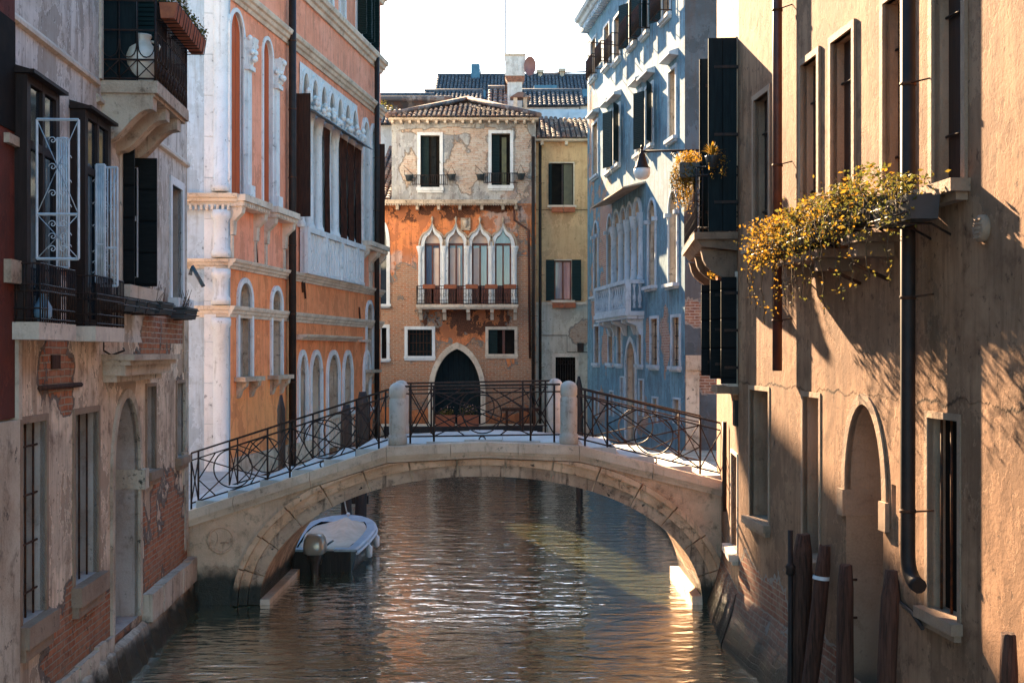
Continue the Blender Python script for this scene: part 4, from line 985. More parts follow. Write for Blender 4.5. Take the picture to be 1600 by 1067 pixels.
# ------------------------------------------------------------------ near left house (crumbling render)
def left_house():
    FL = Frame(-4.198, 1.0, -5.29, 19.8, (1, 0, 0)); U = FL.u
    b = thing('crumbling_house', 'grey-pink house with crumbling render and bare brick on the left bank', 'house', (-8, 10, 0))
    TOP = 11.5; B = FL.blob
    def ub(px, w=0): return U(px, w)
    up = plaster('upper_render', (0.68, 0.61, 0.54), (0.48, 0.40, 0.33), (0.14, 0.08, 0.05), thr=0.72, streak=0.65, patch=0.7, algae=0, grunge=0.5, bump=0.015,
                 blobs=[B(262, 520, 1.9, 0.7), B(225, 440, 0.6, 0.4), B(100, 405, 0.6, 0.3)], amt=-0.05, zones=())
    lo = plaster('lower_render', (0.84, 0.62, 0.44), (0.60, 0.40, 0.27), (0.11, 0.055, 0.03), thr=0.72, streak=0.6, patch=0.95, algae=0.55, grunge=0.7, bump=0.04,
                 blobs=[B(88, 580, 0.62, 0.50), B(262, 850, 2.3, 1.15), B(240, 540, 1.5, 0.35), B(118, 1000, 1.5, 0.85), B(165, 1000, 1.3, 0.8), B(100, 632, 0.35, 0.15), B(250, 900, 1.2, 0.6), B(280, 640, 0.3, 0.5)], amt=-0.02,
                 brick=((0.52, 0.155, 0.055), (0.36, 0.10, 0.04)), mortar=(0.40, 0.29, 0.20), under=(0.24, 0.17, 0.13),
                 zones=[(*B(85, 780, 0, 0)[:2], 0.9, 1.0, (0.50, 0.37, 0.27), 0.7)])
    rv = stone('old_jamb', (0.48, 0.38, 0.32), (0.36, 0.26, 0.20), (0.10, 0.06, 0.04), 0.6, 1.4, lichen=0.5)
    hu, hl = [], []
    SPLIT = 4.28
    def grille(fr, u, w0, w1, z0, z1, par, mid=0.32, dense=False):
        g = MB(); P = lambda w, z: fr.p(u, w, z)
        for (a, c) in (((w0, z0), (w1, z0)), ((w0, z1), (w1, z1)), ((w0, z0), (w0, z1)), ((w1, z0), (w1, z1)), ((w0, z0 + (z1 - z0) * mid), (w1, z0 + (z1 - z0) * mid))):
            g.tube([P(*a), P(*c)], 0.014, 4, sm=False)
        zm = z0 + (z1 - z0) * mid
        for (a, c) in ((zm, z1), (z0, zm)):
            wm = (w0 + w1) / 2
            g.tube([P(w0, a), P(wm, (a + c) / 2), P(w0, c)], 0.005, 4); g.tube([P(w1, a), P(wm, (a + c) / 2), P(w1, c)], 0.005, 4)
            for zz in (a + (c - a) * .22, (a + c) / 2, a + (c - a) * .78):
                for sg in (-1, 1):
                    g.tube([P(wm + sg * (0.05 + 0.04 * (1 - t / 9) * math.cos(t)), zz + 0.04 * (1 - t / 9) * math.sin(t)) for t in [i * .6 for i in range(15)]], 0.005, 4)
        if dense:
            n = 5
            for k in range(1, n): g.tube([P(w0 + (w1 - w0) * k / n, z0), P(w0 + (w1 - w0) * k / n, z1)], 0.010, 4)
        return g.build('open_grille', M['white_metal'], par)
    # two projecting wooden box windows
    for (pa, pb, zt, zb_, lab) in ((12, 46, 6.82, 4.44, 0), (107, 134, 6.86, 4.44, 1)):
        u0 = U(pa + 2); y = FL.y(pa + 2)
        u1 = u0 + (1.0 if lab == 0 else 1.05); pw = 0.17
        hu.append(rect(u0 + 0.05, u1 - 0.05, zb_, zt - 0.1))
        w = MB(); w.box(FL, u0 + 0.051, u1 - 0.051, -0.28, -0.26, zb_, zt - 0.1); p = w.build('box_window', M['dark'], b)
        f = MB(); t = 0.07
        f.box(FL, u0, u0 + 0.04, 0.0, pw, zb_, zt); f.box(FL, u1 - 0.04, u1, 0.0, pw, zb_, zt)
        for (a, c) in ((u0 + 0.04, u0 + 0.04 + t), ((u0 + u1) / 2 - t / 2, (u0 + u1) / 2 + t / 2), (u1 - 0.04 - t, u1 - 0.04)): f.box(FL, a, c, pw - 0.05, pw - 0.002, zb_, zt)
        for z in (zb_, zt - 0.70, zt - 0.08): f.box(FL, u0 + 0.04, u1 - 0.04, pw - 0.052, pw - 0.004, z, z + 0.08)
        f.box(FL, u0 - 0.04, u1 + 0.04, -0.01, pw + 0.08, zt, zt + 0.035); f.prism_uw(FL, [(-0.01, zt + 0.035), (pw + 0.05, zt + 0.035), (-0.01, zt + 0.10)], u0 - 0.02, u1 + 0.02)
        f.build('wooden_box', M['box_wood'], p)
        g = MB(); g.box(FL, u0 + 0.1, u1 - 0.1, pw - 0.045, pw - 0.035, zb_ + 0.08, zt - 0.08); g.build('glass', M['glass'], p)
        c = MB(); c.box(FL, u0 + 0.12, (u0 + u1) / 2 - 0.1, 0.02, 0.03, zb_ + 0.1, zt - 0.75); c.build('curtain', M['curtain'], p)
        if lab == 0:
            grille(FL, u0 + 0.22, pw + 0.02, pw + 0.42, 5.06, 6.42, p); grille(FL, u0 + 0.9, pw, pw + 0.12, 5.02, 6.35, p, dense=True)
        else:
            g1 = grille(FL, u0 + 0.42, pw + 0.0, pw + 0.10, 4.95, 6.30, p, dense=True); grille(FL, u0 + 0.62, pw, pw + 0.19, 4.92, 6.30, p, dense=True)
        # balconette
        s = MB(); s.box(FL, u0 - 0.06, u1 + 0.12, -0.02, 0.30, zb_ - 0.17, zb_ - 0.003); s.build('sill', M['istria'], p)
        r = MB(); H = 0.56; q0, q1, q2 = u0 - 0.02, u1 + 0.08, 0.30
        pts = [(q0, 0.0), (q0, q2), (q1, q2), (q1, 0.0)]
        for z in (0.03, 0.13, 0.30, 0.36, H): r.tube([FL.p(a, w_, zb_ + z) for a, w_ in pts], 0.009, 4, sm=False)
        for (a, c) in zip(pts, pts[1:]):
            n = max(3, int(math.hypot(a[0] - c[0], a[1] - c[1]) / 0.065))
            for k in range(n + 1): u = a[0] + (c[0] - a[0]) * k / n; w_ = a[1] + (c[1] - a[1]) * k / n; r.tube([FL.p(u, w_, zb_), FL.p(u, w_, zb_ + H)], 0.0075, 4)
            for k in range(n):
                u = a[0] + (c[0] - a[0]) * (k + .5) / n; w_ = a[1] + (c[1] - a[1]) * (k + .5) / n
                r.tube([FL.p(u, w_, zb_ + 0.33) + Vector((0, 0, 0.03 * math.sin(t))) + FL.d * 0.02 * math.cos(t) for t in [i * 1.05 for i in range(7)]], 0.005, 3, caps=False)
        r.build('balconette_railing', M['iron'], p)
    # upper wall openings with shutters
    def perp(p, u, w0, w1, z0, z1, mat, th=0.04, bar=False):
        s = MB(); s.box(FL, u - th / 2, u + th / 2, w0, w1, z0, z1); o = s.build('shutter', M[mat], p)
        if bar:
            c = MB(); c.tube([FL.p(u - 0.03, w0 + 0.02, z0 + 0.12), FL.p(u - 0.03, w0 + 0.09, z0 + 0.12), FL.p(u - 0.03, w0 + 0.09, z1 - 0.13), FL.p(u - 0.03, w0 + 0.01, z1 - 0.13)], 0.012, 4, sm=False)
            c.box(FL, u - 0.045, u - 0.02, w0 + 0.01, w0 + 0.08, z0 + 0.86, z0 + 0.93); c.build('latch_bar', M['curtain'], o)
    u0 = U(190); u1 = U(232)
    def k3(p): perp(p, u0 - 0.02, 0.03, 0.17, 5.02, 6.78, 'black_shutter'); perp(p, u0 + 0.40, 0.02, 0.36, 5.02, 6.72, 'black_shutter', bar=True)
    hu.append(win(b, FL, u0, u1, 5.02, 6.72, ft=0.09, fw=0.025, pane='dark', sill=0.1, sillz=0.17, sillw=0.16, depth=0.25, kids=k3))
    hu.append(win(b, FL, U(267), U(283), 4.98, 6.72, ft=0.12, fw=0.03, frame='white_stone', pane='dark', sill=0.1, sillz=0.17, sillw=0.16, depth=0.22, leafm='black_shutter'))
    u0 = U(158); u1 = u0 + 1.3   # balcony door
    def kd(p): perp(p, u0 + 0.10, 0.0, 0.40, 7.46, 9.8, 'teal_panel'); perp(p, u1, 0.0, 0.5, 7.46, 9.8, 'green_shutter')
    hu.append(win(b, FL, u0, u1, 7.46, 9.7, ft=0.09, fw=0.03, pane='glass', sill=0, depth=0.2, sash=('brown_wood', 0.07, 0.3), name='balcony_door', kids=kd))
    # lower openings
    hl.append(win(b, FL, U(33), U(70), 1.46, 3.44, frame='sand_stone', ft=0.07, fw=0.02, pane='dark', sill=0.04, sillz=0.22, sillw=0.12, depth=0.33, bars=(3, 4)))
    hl.append(win(b, FL, U(116), U(152), 1.51, 3.44, frame='sand_stone', ft=0.07, fw=0.02, pane='dark', sill=0.04, sillz=0.22, sillw=0.12, depth=0.33, bars=(3, 0)))
    hl.append(win(b, FL, U(228.5), U(242), 2.47, 3.66, frame='sand_stone', ft=0.05, fw=0.02, pane='dark', sill=0.04, sillz=0.12, sillw=0.1, depth=0.3))
    hl.append(win(b, FL, U(275.5), U(288), 2.5, 3.66, frame='sand_stone', ft=0.05, fw=0.02, pane='dark', sill=0.04, sillz=0.12, sillw=0.1, depth=0.3))
    a0, a1 = U(176), U(216)
    def ks(p):
        s = MB(); s.box(FL, a1 - 0.02, a1 + 0.20, -0.42, 0.10, 2.28, 2.55); s.build('impost', M['istria_dirty'], p)
    hl.append(win(b, FL, a0, a1, 0.55, 2.6, 2.6, 0.95, depth=0.60, ft=0, pane='old_door', sill=0, name='arched_doorway', kids=ks))
    f = MB(); i_ = arch(a0, a1, 0.55, 2.6, 0.95)[1:] + [(a0, 0.55)]; o_ = grow(a0, a1, 0.55, 2.6, 0.12, 0.95, 'round')[1:] + [(a0 - 0.12, 0.55)]
    f.band(FL, i_, o_, -0.05, 0.035); f.build('door_surround', M['istria_dirty'], b)
    m = MB(); m.wall(FL, rect(0, FL.L, SPLIT, TOP), hu, 0.5, 0.0, 0, 1); m.build('upper_wall', [up, rv], b)
    m = MB(); m.wall(FL, rect(0, FL.L, -0.6, SPLIT), hl, 0.6, 0.0, 0, 1)
    c0, c1 = FL.p(0, 0, 0), FL.p(FL.L, 0, 0)
    for (p, q) in (((c0.x, c0.y), (-13, 1)), ((-13, 1), (-13, 19.8)), ((-13, 19.8), (c1.x, c1.y))):
        m.face([(p[0], p[1], -0.6), (q[0], q[1], -0.6), (q[0], q[1], TOP), (p[0], p[1], TOP)])
    m.face([(c0.x, c0.y, TOP), (c1.x, c1.y, TOP), (-13, 19.8, TOP), (-13, 1, TOP)]); m.build('lower_wall', [lo, rv], b)
    e = MB(); cornice(e, FL, 0, FL.L, TOP, 0.3, 0.4); e.build('eaves_cornice', M['istria_dirty'], b)
    e = MB(); e.prism_uw(FL, [(0, 7.14), (0.05, 7.16), (0.05, 7.20), (0, 7.26)], U(150), FL.L); e.prism_uw(FL, [(0, 7.33), (0.045, 7.35), (0.045, 7.39), (0, 7.45)], 0, U(152)); e.build('string_course', M['istria'], b)
    # corner and pilaster stones
    q = MB(); rnd = random.Random(4); z = 0.95
    while z < 4.2:
        h = rnd.uniform(0.3, 0.55); q.box(FL, FL.L - (0.22 if rnd.random() < 0.5 else 0.34), FL.L + 0.015, -0.02, 0.022, z, z + h - 0.008); z += h
    q.build('corner_stones', M['istria_dirty'], b)
    # block plinth, rough footing
    q = MB(); u = U(222)
    while u < FL.L:
        l = rnd.uniform(0.4, 0.75); q.box(FL, u, min(u + l - 0.01, FL.L + 0.10), -0.02, 0.15 + rnd.uniform(-0.01, 0.01), 0.42, 0.80 + rnd.uniform(-0.01, 0.01)); u += l
    q.build('plinth_blocks', M['istria_dirty'], b); q = MB(); u = 5.0
    while u < U(168):
        l = rnd.uniform(0.35, 0.6); q.box(FL, u, u + l - 0.012, -0.02, 0.06 + rnd.uniform(-0.012, 0.012), 0.30 + rnd.uniform(-.02, .02), 0.62 + rnd.uniform(-0.03, 0.03)); u += l
    q.build('plinth_blocks', M['istria_dirty'], b)
    ft = MB(); rows = []; n = 90
    for k in range(n + 1):
        u = FL.L * k / n; j = rnd.uniform(-0.035, 0.035)
        rows.append([FL.p(u, w + (j if w > .03 else 0), z + j * 0.4) for (w, z) in ((0.02, 0.45), (0.09, 0.40), (0.13, 0.22), (0.18, 0.06), (0.24, -0.2), (0.28, -0.6))])
    rows.append([p + Vector((-0.6, 0.02, 0)) for p in rows[-1]])
    ft.grid(rows, sm=False); ft.build('footing', M['istria_dirty'], b)
    # doorway canopy slab
    z = 4.02; s = MB(); ca, cb = U(158, 0.0), U(238, 0.0)
    s.box(FL, ca, cb, 0.0, 0.40, z + 0.03, z + 0.10); s.box(FL, ca + 0.04, cb - 0.04, 0, 0.34, z - 0.03, z + 0.03); s.box(FL, ca + 0.07, cb - 0.07, 0, 0.27, z - 0.16, z - 0.03); s.box(FL, ca + 0.1, cb - 0.1, 0, 0.16, z - 0.24, z - 0.16)
    s.build('door_canopy', M['istria_dirty'], b)
    s = MB(); p0 = FL.p(ca + 0.1, 0.0, z + 0.42); s.tube([p0, p0 + Vector((0.10, 0, 0.03)), p0 + Vector((0.12, 0, -0.02)), p0 + Vector((-0.06 + 0.06, 0, -0.16)), p0 + Vector((0.0, 0, -0.27)), p0 + Vector((0.10, 0, -0.33)), p0 + Vector((0.26, 0, -0.27)), p0 + Vector((0.24, 0, -0.24))], 0.014, 6); s.build('iron_hook', M['iron'], b)
    s = MB(); s.tube([FL.p(U(58), 0.03, 3.78), FL.p(U(122), 0.03, 3.78)], 0.03, 6); s.box(FL, U(79), U(92), -0.01, 0.02, 3.97, 4.12); s.build('tie_beam', M['pole_wood'], b)
    # balcony of stone with iron rail
    bu0, bu1, bd, bp = U(157), U(157) + 2.0, 7.45, 0.68
    bu1 = FL.u(295, bp)
    s = MB(); s.box(FL, bu0, bu1, 0, bp, bd - 0.15, bd); s.box(FL, bu0 + 0.03, bu1 - 0.03, 0, bp - 0.04, bd - 0.19, bd - 0.15); bo = s.build('balcony', M['istria_dirty'], b)
    for u in (bu0 + 0.02, (bu0 + bu1) / 2 - 0.2, bu1 - 0.45):
        prof = [(0, bd - 0.191), (bp - 0.06, bd - 0.191), (bp - 0.06, bd - 0.34)]
        for k in range(10): a = k / 9; prof.append((bp - 0.10 - (bp - 0.14) * a, bd - 0.34 - 0.40 * (0.5 - 0.5 * math.cos(a * 3.14))))
        prof.append((0, bd - 0.78)); s = MB(); s.prism_uw(FL, prof, u, u + 0.22); s.build('corbel', M['istria_dirty'], bo)
    r = MB(); H = 0.98; pts = [(bu0 + 0.03, 0.0), (bu0 + 0.03, bp - 0.03), (bu1 - 0.03, bp - 0.03), (bu1 - 0.03, 0.0)]
    for z in (0.03, 0.26, 0.62, H): r.tube([FL.p(a, w_, bd + z) for a, w_ in pts], 0.012, 4, sm=False)
    for i, (a, c) in enumerate(zip(pts, pts[1:])):
        L = math.hypot(a[0] - c[0], a[1] - c[1]); n = max(3, int(L / (0.075 if i == 1 else 0.22)))
        P = lambda f, z: FL.p(a[0] + (c[0] - a[0]) * f, a[1] + (c[1] - a[1]) * f, bd + z)
        for k in range(n + 1): r.tube([P(k / n, 0), P(k / n, H)], 0.008 if k % n else 0.016, 4)
        for k in range(n):
            if i == 1 and k % 2: continue
            f0, f1 = k / n, (k + (2 if i == 1 else 1)) / n; f1 = min(1, f1)
            r.tube([P(f0, 0.04), P(f1, 0.26)], 0.007, 4); r.tube([P(f1, 0.04), P(f0, 0.26)], 0.007, 4)
            r.tube([P(f0, 0.62)] + [P(f0 + (f1 - f0) * (0.5 - 0.45 * math.cos(t)), 0.29 + 0.14 * (1 - math.sin(t))) for t in [q_ * 0.393 for q_ in range(9)]] + [P(f1, 0.62)], 0.007, 4)
    r.build('railing', M['iron'], bo)
    # jar on the balcony
    j = at(217, 121, FL.p(bu0 + 0.3, 0, 0).y); jp = FL.p(bu0 + 0.24, 0.44, bd + 0.002)
    jt = thing('amphora', 'large pale two-handled clay jar standing on the left balcony behind the railing', 'jar', tuple(jp))
    k = MB(); k.lathe(tuple(jp), [(0.11, 0), (0.13, 0.05), (0.20, 0.24), (0.21, 0.33), (0.18, 0.43), (0.115, 0.50), (0.10, 0.56), (0.12, 0.60), (0.115, 0.61), (0.085, 0.58)], 24); k.build('jar_body', M['jar'], jt)
    for sg in (-1, 1):
        k = MB(); k.tube([jp + FL.n * sg * x + Vector((0, 0, z_)) for x, z_ in ((0.11, 0.53), (0.18, 0.52), (0.21, 0.47), (0.185, 0.41))], 0.018, 6); k.build('handle', M['jar'], jt)
    # terracotta boxes hung outside the balcony rail
    rnd = random.Random(21); n = 3
    for i in range(n):
        u = bu0 + 0.05 + i * 0.62; z = bd + H - 0.20
        names = ('nearest terracotta flower box on the stone balcony rail, at the top edge', 'middle terracotta flower box hung outside the stone balcony rail', 'farthest terracotta flower box on the balcony rail with scrolled iron end')
        t = thing('window_box', names[i], 'flower box', tuple(FL.p(u + 0.3, bp + 0.1, z)), 'terracotta flower boxes on the left balcony')
        k = MB(); k.prism_uw(FL, [(bp + 0.03, z), (bp + 0.19, z), (bp + 0.23, z + 0.19), (bp + 0.01, z + 0.19)], u, u + 0.58); k.build('planter_box', M['terracotta'], t)
        for q_ in (0.05, 0.2, 0.4, 0.53): k = MB(); k.tube([FL.p(u + q_, bp - 0.03, z + 0.21), FL.p(u + q_, bp + 0.245, z + 0.20), FL.p(u + q_, bp + 0.21, z - 0.015), FL.p(u + q_, bp - 0.03, z - 0.015)], 0.008, 4); k.build('iron_holder', M['iron'], t)
        k = MB(); leaves(k, FL.p(u + 0.3, bp + 0.12, z + 0.25), 420, (0.18, 0.32, 0.11), 0.034, rnd, (0, 1)); k.build('foliage', [M['leaf_olive'], M['leaf_green']], t)
    # planters on a wire rack below the sills
    spec = [(170, 0), (188, 0), (206, 0), (222, 0), (243, 1), (281, 2)]
    words = ['dark planter farthest left on the wire rack under the black-shuttered window', 'second dark planter from the left on the wire rack under the sill', 'third dark planter from the left on the wire rack under the sill',
             'fourth dark planter from the left on the wire rack under the sill', 'deep black planter beside the last window, highest on the wall rack', 'black planter with dry stalks at the corner of the crumbling house']
    for i, (px, k_) in enumerate(spec):
        u = U(px, 0.2); z = 4.66 - (0.0 if k_ != 1 else -0.02)
        l = 0.50 if k_ == 0 else 0.8 if k_ == 1 else 0.95
        t = thing('planter', words[i], 'planter', tuple(FL.p(u + l / 2, 0.16, z)), 'dark planters on racks along the left house')
        k = MB(); k.prism_uw(FL, [(0.07, z), (0.25, z), (0.29, z + 0.17), (0.05, z + 0.17)], u, u + l - 0.03); k.build('planter_box', M['box_plastic'], t)
        k = MB()
        for zz in (0.06, 0.14): k.tube([FL.p(u, 0.0, z + zz), FL.p(u, 0.30, z + zz), FL.p(u + l, 0.30, z + zz), FL.p(u + l, 0, z + zz)], 0.007, 4, sm=False)
        k.tube([FL.p(u + l / 2, 0, z - 0.01), FL.p(u + l / 2, 0.29, z - 0.01)], 0.008, 4); k.build('wire_rack', M['iron'], t)
        if k_:
            k = MB()
            for _ in range(26 if k_ == 2 else 8):
                a = FL.p(u + rnd.uniform(0.1, l - 0.1), 0.17, z + 0.16); k.tube([a, a + Vector((rnd.uniform(-0.12, 0.12), rnd.uniform(-0.1, 0.1), rnd.uniform(0.1, 0.3)))], 0.004, 3)
            k.build('stalks', M['stem'], t)
    # jug on the first balconette
    a = FL.p(U(14) + 0.25, 0.24, 4.45); k = MB(); k.lathe(tuple(a), [(0.05, 0), (0.085, 0.05), (0.085, 0.14), (0.05, 0.21), (0.03, 0.25), (0.035, 0.27)], 16)
    tag(k.build('glass_jug', plain('blue_glass', (0.20, 0.32, 0.42), 0.15, 0.0, (0.12, 0.22, 0.3), 5, 0.8)), 'pale blue bulbous bottle standing on the first box window\'s railed sill', 'bottle')
M['old_door'] = stone('walled_up_doorway', (0.46, 0.36, 0.28), (0.30, 0.20, 0.15), (0.12, 0.07, 0.05), 0.6, 1.2)
left_house()
def red_house():
    FR_ = Frame(-4.16, 1.0, -4.60 + 0.0, 0, (1, 0, 0))
    FR_ = Frame(-4.198 + 0.05, 1.0, -4.14 - 0.058 * 11.66 + 0.05, 11.66, (1, 0, 0))
    b = thing('dark_red_house', 'dark red rendered house front at the far left edge', 'house', (-4.3, 6, 3.5))
    m = MB(); m.box(FR_, 0, FR_.L, -0.045, 0.0, 3.52, 9.5)
    m.build('wall', plaster('dark_red_render', (0.16, 0.035, 0.02), (0.11, 0.025, 0.015), (0.05, 0.02, 0.012), thr=9, algae=0, streak=0.4), b)
    m = MB(); m.box(FR_, 0, FR_.L + 0.06, -0.045, 0.03, -0.5, 3.5); m.build('stone_base', M['istria_dirty'], b)
    m = MB(); m.box(FR_, FR_.L, FR_.L + 0.10, -0.045, 0.035, 3.5, 4.78); m.box(FR_, FR_.L - 0.3, FR_.L + 0.13, -0.045, 0.07, 4.80, 5.02); m.box(FR_, FR_.L, FR_.L + 0.09, -0.045, 0.03, 5.03, 6.1); m.box(FR_, FR_.L - 0.3, FR_.L + 0.16, -0.045, 0.05, 6.11, 6.2)
    m.build('pilaster', M['istria_dirty'], b)
    m = MB(); m.box(FR_, FR_.L - 1.2, FR_.L - 0.02, 0.0, 0.012, 6.25, 7.3); m.build('window', M['dark'], b)
red_house()
# ------------------------------------------------------------------ pink palace behind the bridge, left bank
def pink_palace():
    FP = Frame(-6.88, 29.7, -4.86, 45.0, (1, 0, 0)); FW = Frame(-13.0, 29.4, -6.88, 29.7, (0, -1, 0)); U = FP.u
    b = thing('pink_palace', 'salmon and orange palace with white stone arches on the left bank beyond the bridge', 'palace', (-9, 38, 0))
    TOP = 17.2; Z2 = 6.25
    up = plaster('salmon_render', (0.90, 0.36, 0.22), (0.80, 0.29, 0.16), (0.30, 0.10, 0.06), thr=9, streak=0.3, grunge=0.15, algae=0, bump=0.008)
    lo = plaster('orange_render', (0.92, 0.32, 0.13), (0.80, 0.24, 0.09), (0.28, 0.10, 0.045), thr=0.75, streak=0.35, grunge=0.22, algae=0.9, bump=0.01,
                 zones=[(*FP.uvc(4, 2.2), 6.0, 1.6, (0.92, 0.38, 0.12), 0.6)], blobs=[(*FP.uvc(11, 1.2), 5.0, 0.9)], amt=-0.1)
    wm = plaster('whitewashed_render', (0.50, 0.57, 0.62), (0.40, 0.46, 0.50), (0.20, 0.17, 0.15), thr=9, streak=0.35, grunge=0.2, algae=0.7, bump=0.01)
    hu, hl = [], []
    # piano nobile tall arched windows with orange boards
    for (a, c) in ((359.5, 379.5), (410.5, 424.5)):
        u0, u1 = U(a), U(c)
        def kids(p, u0=u0, u1=u1):
            for (x0, x1) in ((u1 + 0.01, u1 + 0.36),):
                k = MB(); w = 0.16; xm = (x0 + x1) / 2
                k.box(FP, x0, x1, 0, 0.20, 8.02, 8.35); k.box(FP, x0 + .03, x1 - .03, 0, 0.12, 8.35, 11.25)
                k.box(FP, x0 - 0.02, x1 + 0.02, 0, 0.20, 11.25, 11.36)
                k.build('pilaster', M['white_stone'], p)
                k = MB(); rn = random.Random(int(x0 * 10)); k.prism_uw(FP, [(0, 11.36), (0.14, 11.36), (0.28, 11.95), (0.30, 12.05), (0, 12.05)], x0 + .02, x1 - .02)
                for q in range(16): c_ = FP.p(rn.uniform(x0, x1), rn.uniform(0.12, 0.30), rn.uniform(11.45, 12.05)); k.lathe(tuple(c_), [(0.01, -0.08), (0.07, -0.03), (0.06, 0.04), (0.01, 0.08)], 6)
                k.build('capital', M['white_stone'], p)
        hu.append(win(b, FP, u0, u1, 8.0, 12.0, 12.0, (u1 - u0) * 0.62, depth=0.10, ft=0.10, fw=0.04, frame='white_stone', pane='orange_shutter', sill=0, kids=kids))
    # loggia
    us = [U(p) for p in (467, 480, 494, 508, 521, 533, 545, 557)]
    us = [us[0] + (us[-1] - us[0]) * k / 7 for k in range(8)]
    lg = thing('loggia', None, None, tuple(FP.p(us[0], 0, 7.7))); lg.parent = b; lg.location = WORLD[lg.name] - WORLD[b.name]
    for k in range(7):
        a, c = us[k] + 0.14, us[k + 1] - 0.14
        hu.append(arch(a, c, 7.75, 11.55, 0.75))
        mm = MB(); mm.face([FP.p(u, -0.55, z) for u, z in rect(a - .1, c + .1, 7.75, 12.4)]); mm.build('bay_wall', M['dark'] if k not in (0,) else M['glass'], lg)
        if k not in (0, 1, 3):
            bl = MB(); rows = []
            ba, bc_ = (a - 0.07, c + 0.03) if k > 3 else (a, c - 0.1)
            for z in (7.8, 9, 10, 11.0): rows.append([FP.p(ba + (bc_ - ba) * i / 14, 0.19 + 0.03 * math.sin(i * 2.4 + z), z) for i in range(15)])
            bl.grid(rows); bl.build('blind', M['blind'], lg)
        f = MB(); i_ = arch(a, c, 11.3, 11.55, 0.75)[1:] + [(a, 11.3)]; o_ = grow(a, c, 11.3, 11.55, 0.13, 0.75, 'round')[1:] + [(a - 0.13, 11.3)]
        f.band(FP, i_, o_, -0.2, 0.09); f.build('arch_moulding', M['white_stone'], lg)
    for k in range(8):
        u = us[k]; c = FP.p(u, 0.0, 0); co = MB()
        co.lathe((c.x, c.y, 7.75), [(0.21, 0), (0.21, 0.12), (0.17, 0.2), (0.155, 0.3), (0.14, 2.95), (0.16, 3.0), (0.15, 3.05), (0.20, 3.35), (0.24, 3.42), (0.24, 3.5)], 14)
        co.box(FP, u - 0.2, u + 0.2, -0.2, 0.17, 11.25, 11.4); co.build('column', M['white_stone'], lg)
        hd = MB(); rn = random.Random(k)
        for q in range(9): p = FP.p(u + rn.uniform(-0.12, 0.12), 0.2 + rn.uniform(-0.05, 0.12), 11.5 + rn.uniform(-0.15, 0.18)); hd.lathe(tuple(p), [(0.01, -0.1), (0.09, -0.03), (0.07, 0.05), (0.01, 0.1)], 6)
        hd.build('carved_head', M['white_stone'], lg)
    hl_ = MB(); hl_.wall(FP, rect(us[0], us[7], 11.2, 12.55), [arch(us[k] + 0.14, us[k + 1] - 0.14, 11.21, 11.55, 0.75) for k in range(7)], 0.1, 0.03); hl_.build('arcade_panel', M['white_stone'], lg)
    aw = MB(); aw.prism_uw(FP, [(0.10, 11.28), (0.55, 11.08), (0.55, 11.05), (0.10, 11.24)], us[0] - 0.1, us[7] + 0.2); aw.build('lead_awning', plain('lead_sheet', (0.16, 0.20, 0.24), 0.5, 0.2, (0.10, 0.13, 0.16), 4), lg)
    bz = MB(); bz.box(FP, us[0] - 0.05, us[7] + 0.1, 0.05, 0.30, 7.62, 7.78); bz.box(FP, us[0] - 0.05, us[7] + 0.1, 0.05, 0.20, 6.42, 7.62)
    u = us[0]
    while u < us[7]: bz.box(FP, u, u + 0.10, 0.2, 0.25, 6.5, 7.6); u += 0.28
    for u in (us[0], us[2], us[4], us[6]): bz.box(FP, u - 0.12, u + 0.12, 0.2, 0.31, 6.42, 7.62)
    bz.box(FP, us[0] - 0.05, us[7] + 0.1, 0.2, 0.27, 6.42, 6.52)
    bz.build('balustrade', M['white_stone'], lg)
    s = MB(); s.box(FP, U(458), U(458) + 0.05, 0.02, 0.5, 8.0, 11.5); s.build('shutter', M['brown_shutter'], lg)
    for (a, c) in ((566, 573), (579, 585)):
        hu.append(win(b, FP, U(a), U(c), 8.0, 11.7, 11.7, 0.5, depth=0.2, ft=0.16, fw=0.08, frame='white_stone', pane='glass', sill=0.0, leaves=[(1, 95)] if a > 570 else None, leafm='brown_shutter'))
    # top floor
    for (a, c, f_) in ((512, 519, 0), (530, 538, 0), (556, 564, 1), (570, 577, 1)):
        hu.append(win(b, FP, U(a), U(c), 14.95, 16.9, depth=0.15, ft=0.10, fw=0.05, frame='white_stone', pane='cream_shutter' if not f_ else 'dark', sill=0.06, leaves=[(-1, 100), (1, 80)] if f_ else None, leafm='green_shutter'))
    # lower floor windows, crossing the string course
    for (a, c) in ((372, 391), (424, 438), (572, 581)):
        u0, u1 = U(a), U(c)
        def kids(p, u0=u0, u1=u1):
            k = MB(); k.box(FP, u0 - 0.3, u1 + 0.3, -0.02, 0.30, 3.42, 3.53)
            for u in (u0 - 0.12, u1 - 0.08): k.prism_uw(FP, [(0, 3.0), (0.05, 3.02), (0.12, 3.2), (0.24, 3.30), (0.26, 3.419), (0, 3.419)], u, u + 0.2)
            k.build('bracketed_sill', M['istria_dirty'], p)
        hl.append(win(b, FP, u0, u1, 3.53, 5.45, 5.45, (u1 - u0) * 0.5, depth=0.22, ft=0.13, fw=0.06, frame='white_stone', pane='worn_pane', sill=0, kids=kids))
    # water gate
    for (a, c, pn) in ((466, 477, 'worn_pane'), (485, 500, 'worn_pane'), (511, 528, 'worn_pane'), (536, 548, 'worn_pane'), (568, 576, 'curtain')):
        u0, u1 = U(a), U(c); z0 = 0.5 if a < 530 else 2.2
        hl.append(win(b, FP, u0, u1, z0, 3.35, 3.35, 0.72, depth=0.30, ft=0.15, fw=0.07, frame='white_stone', pane=pn, sill=0.05 if a > 530 else 0, sillw=0.15, name='water_gate' if a < 530 else 'window'))
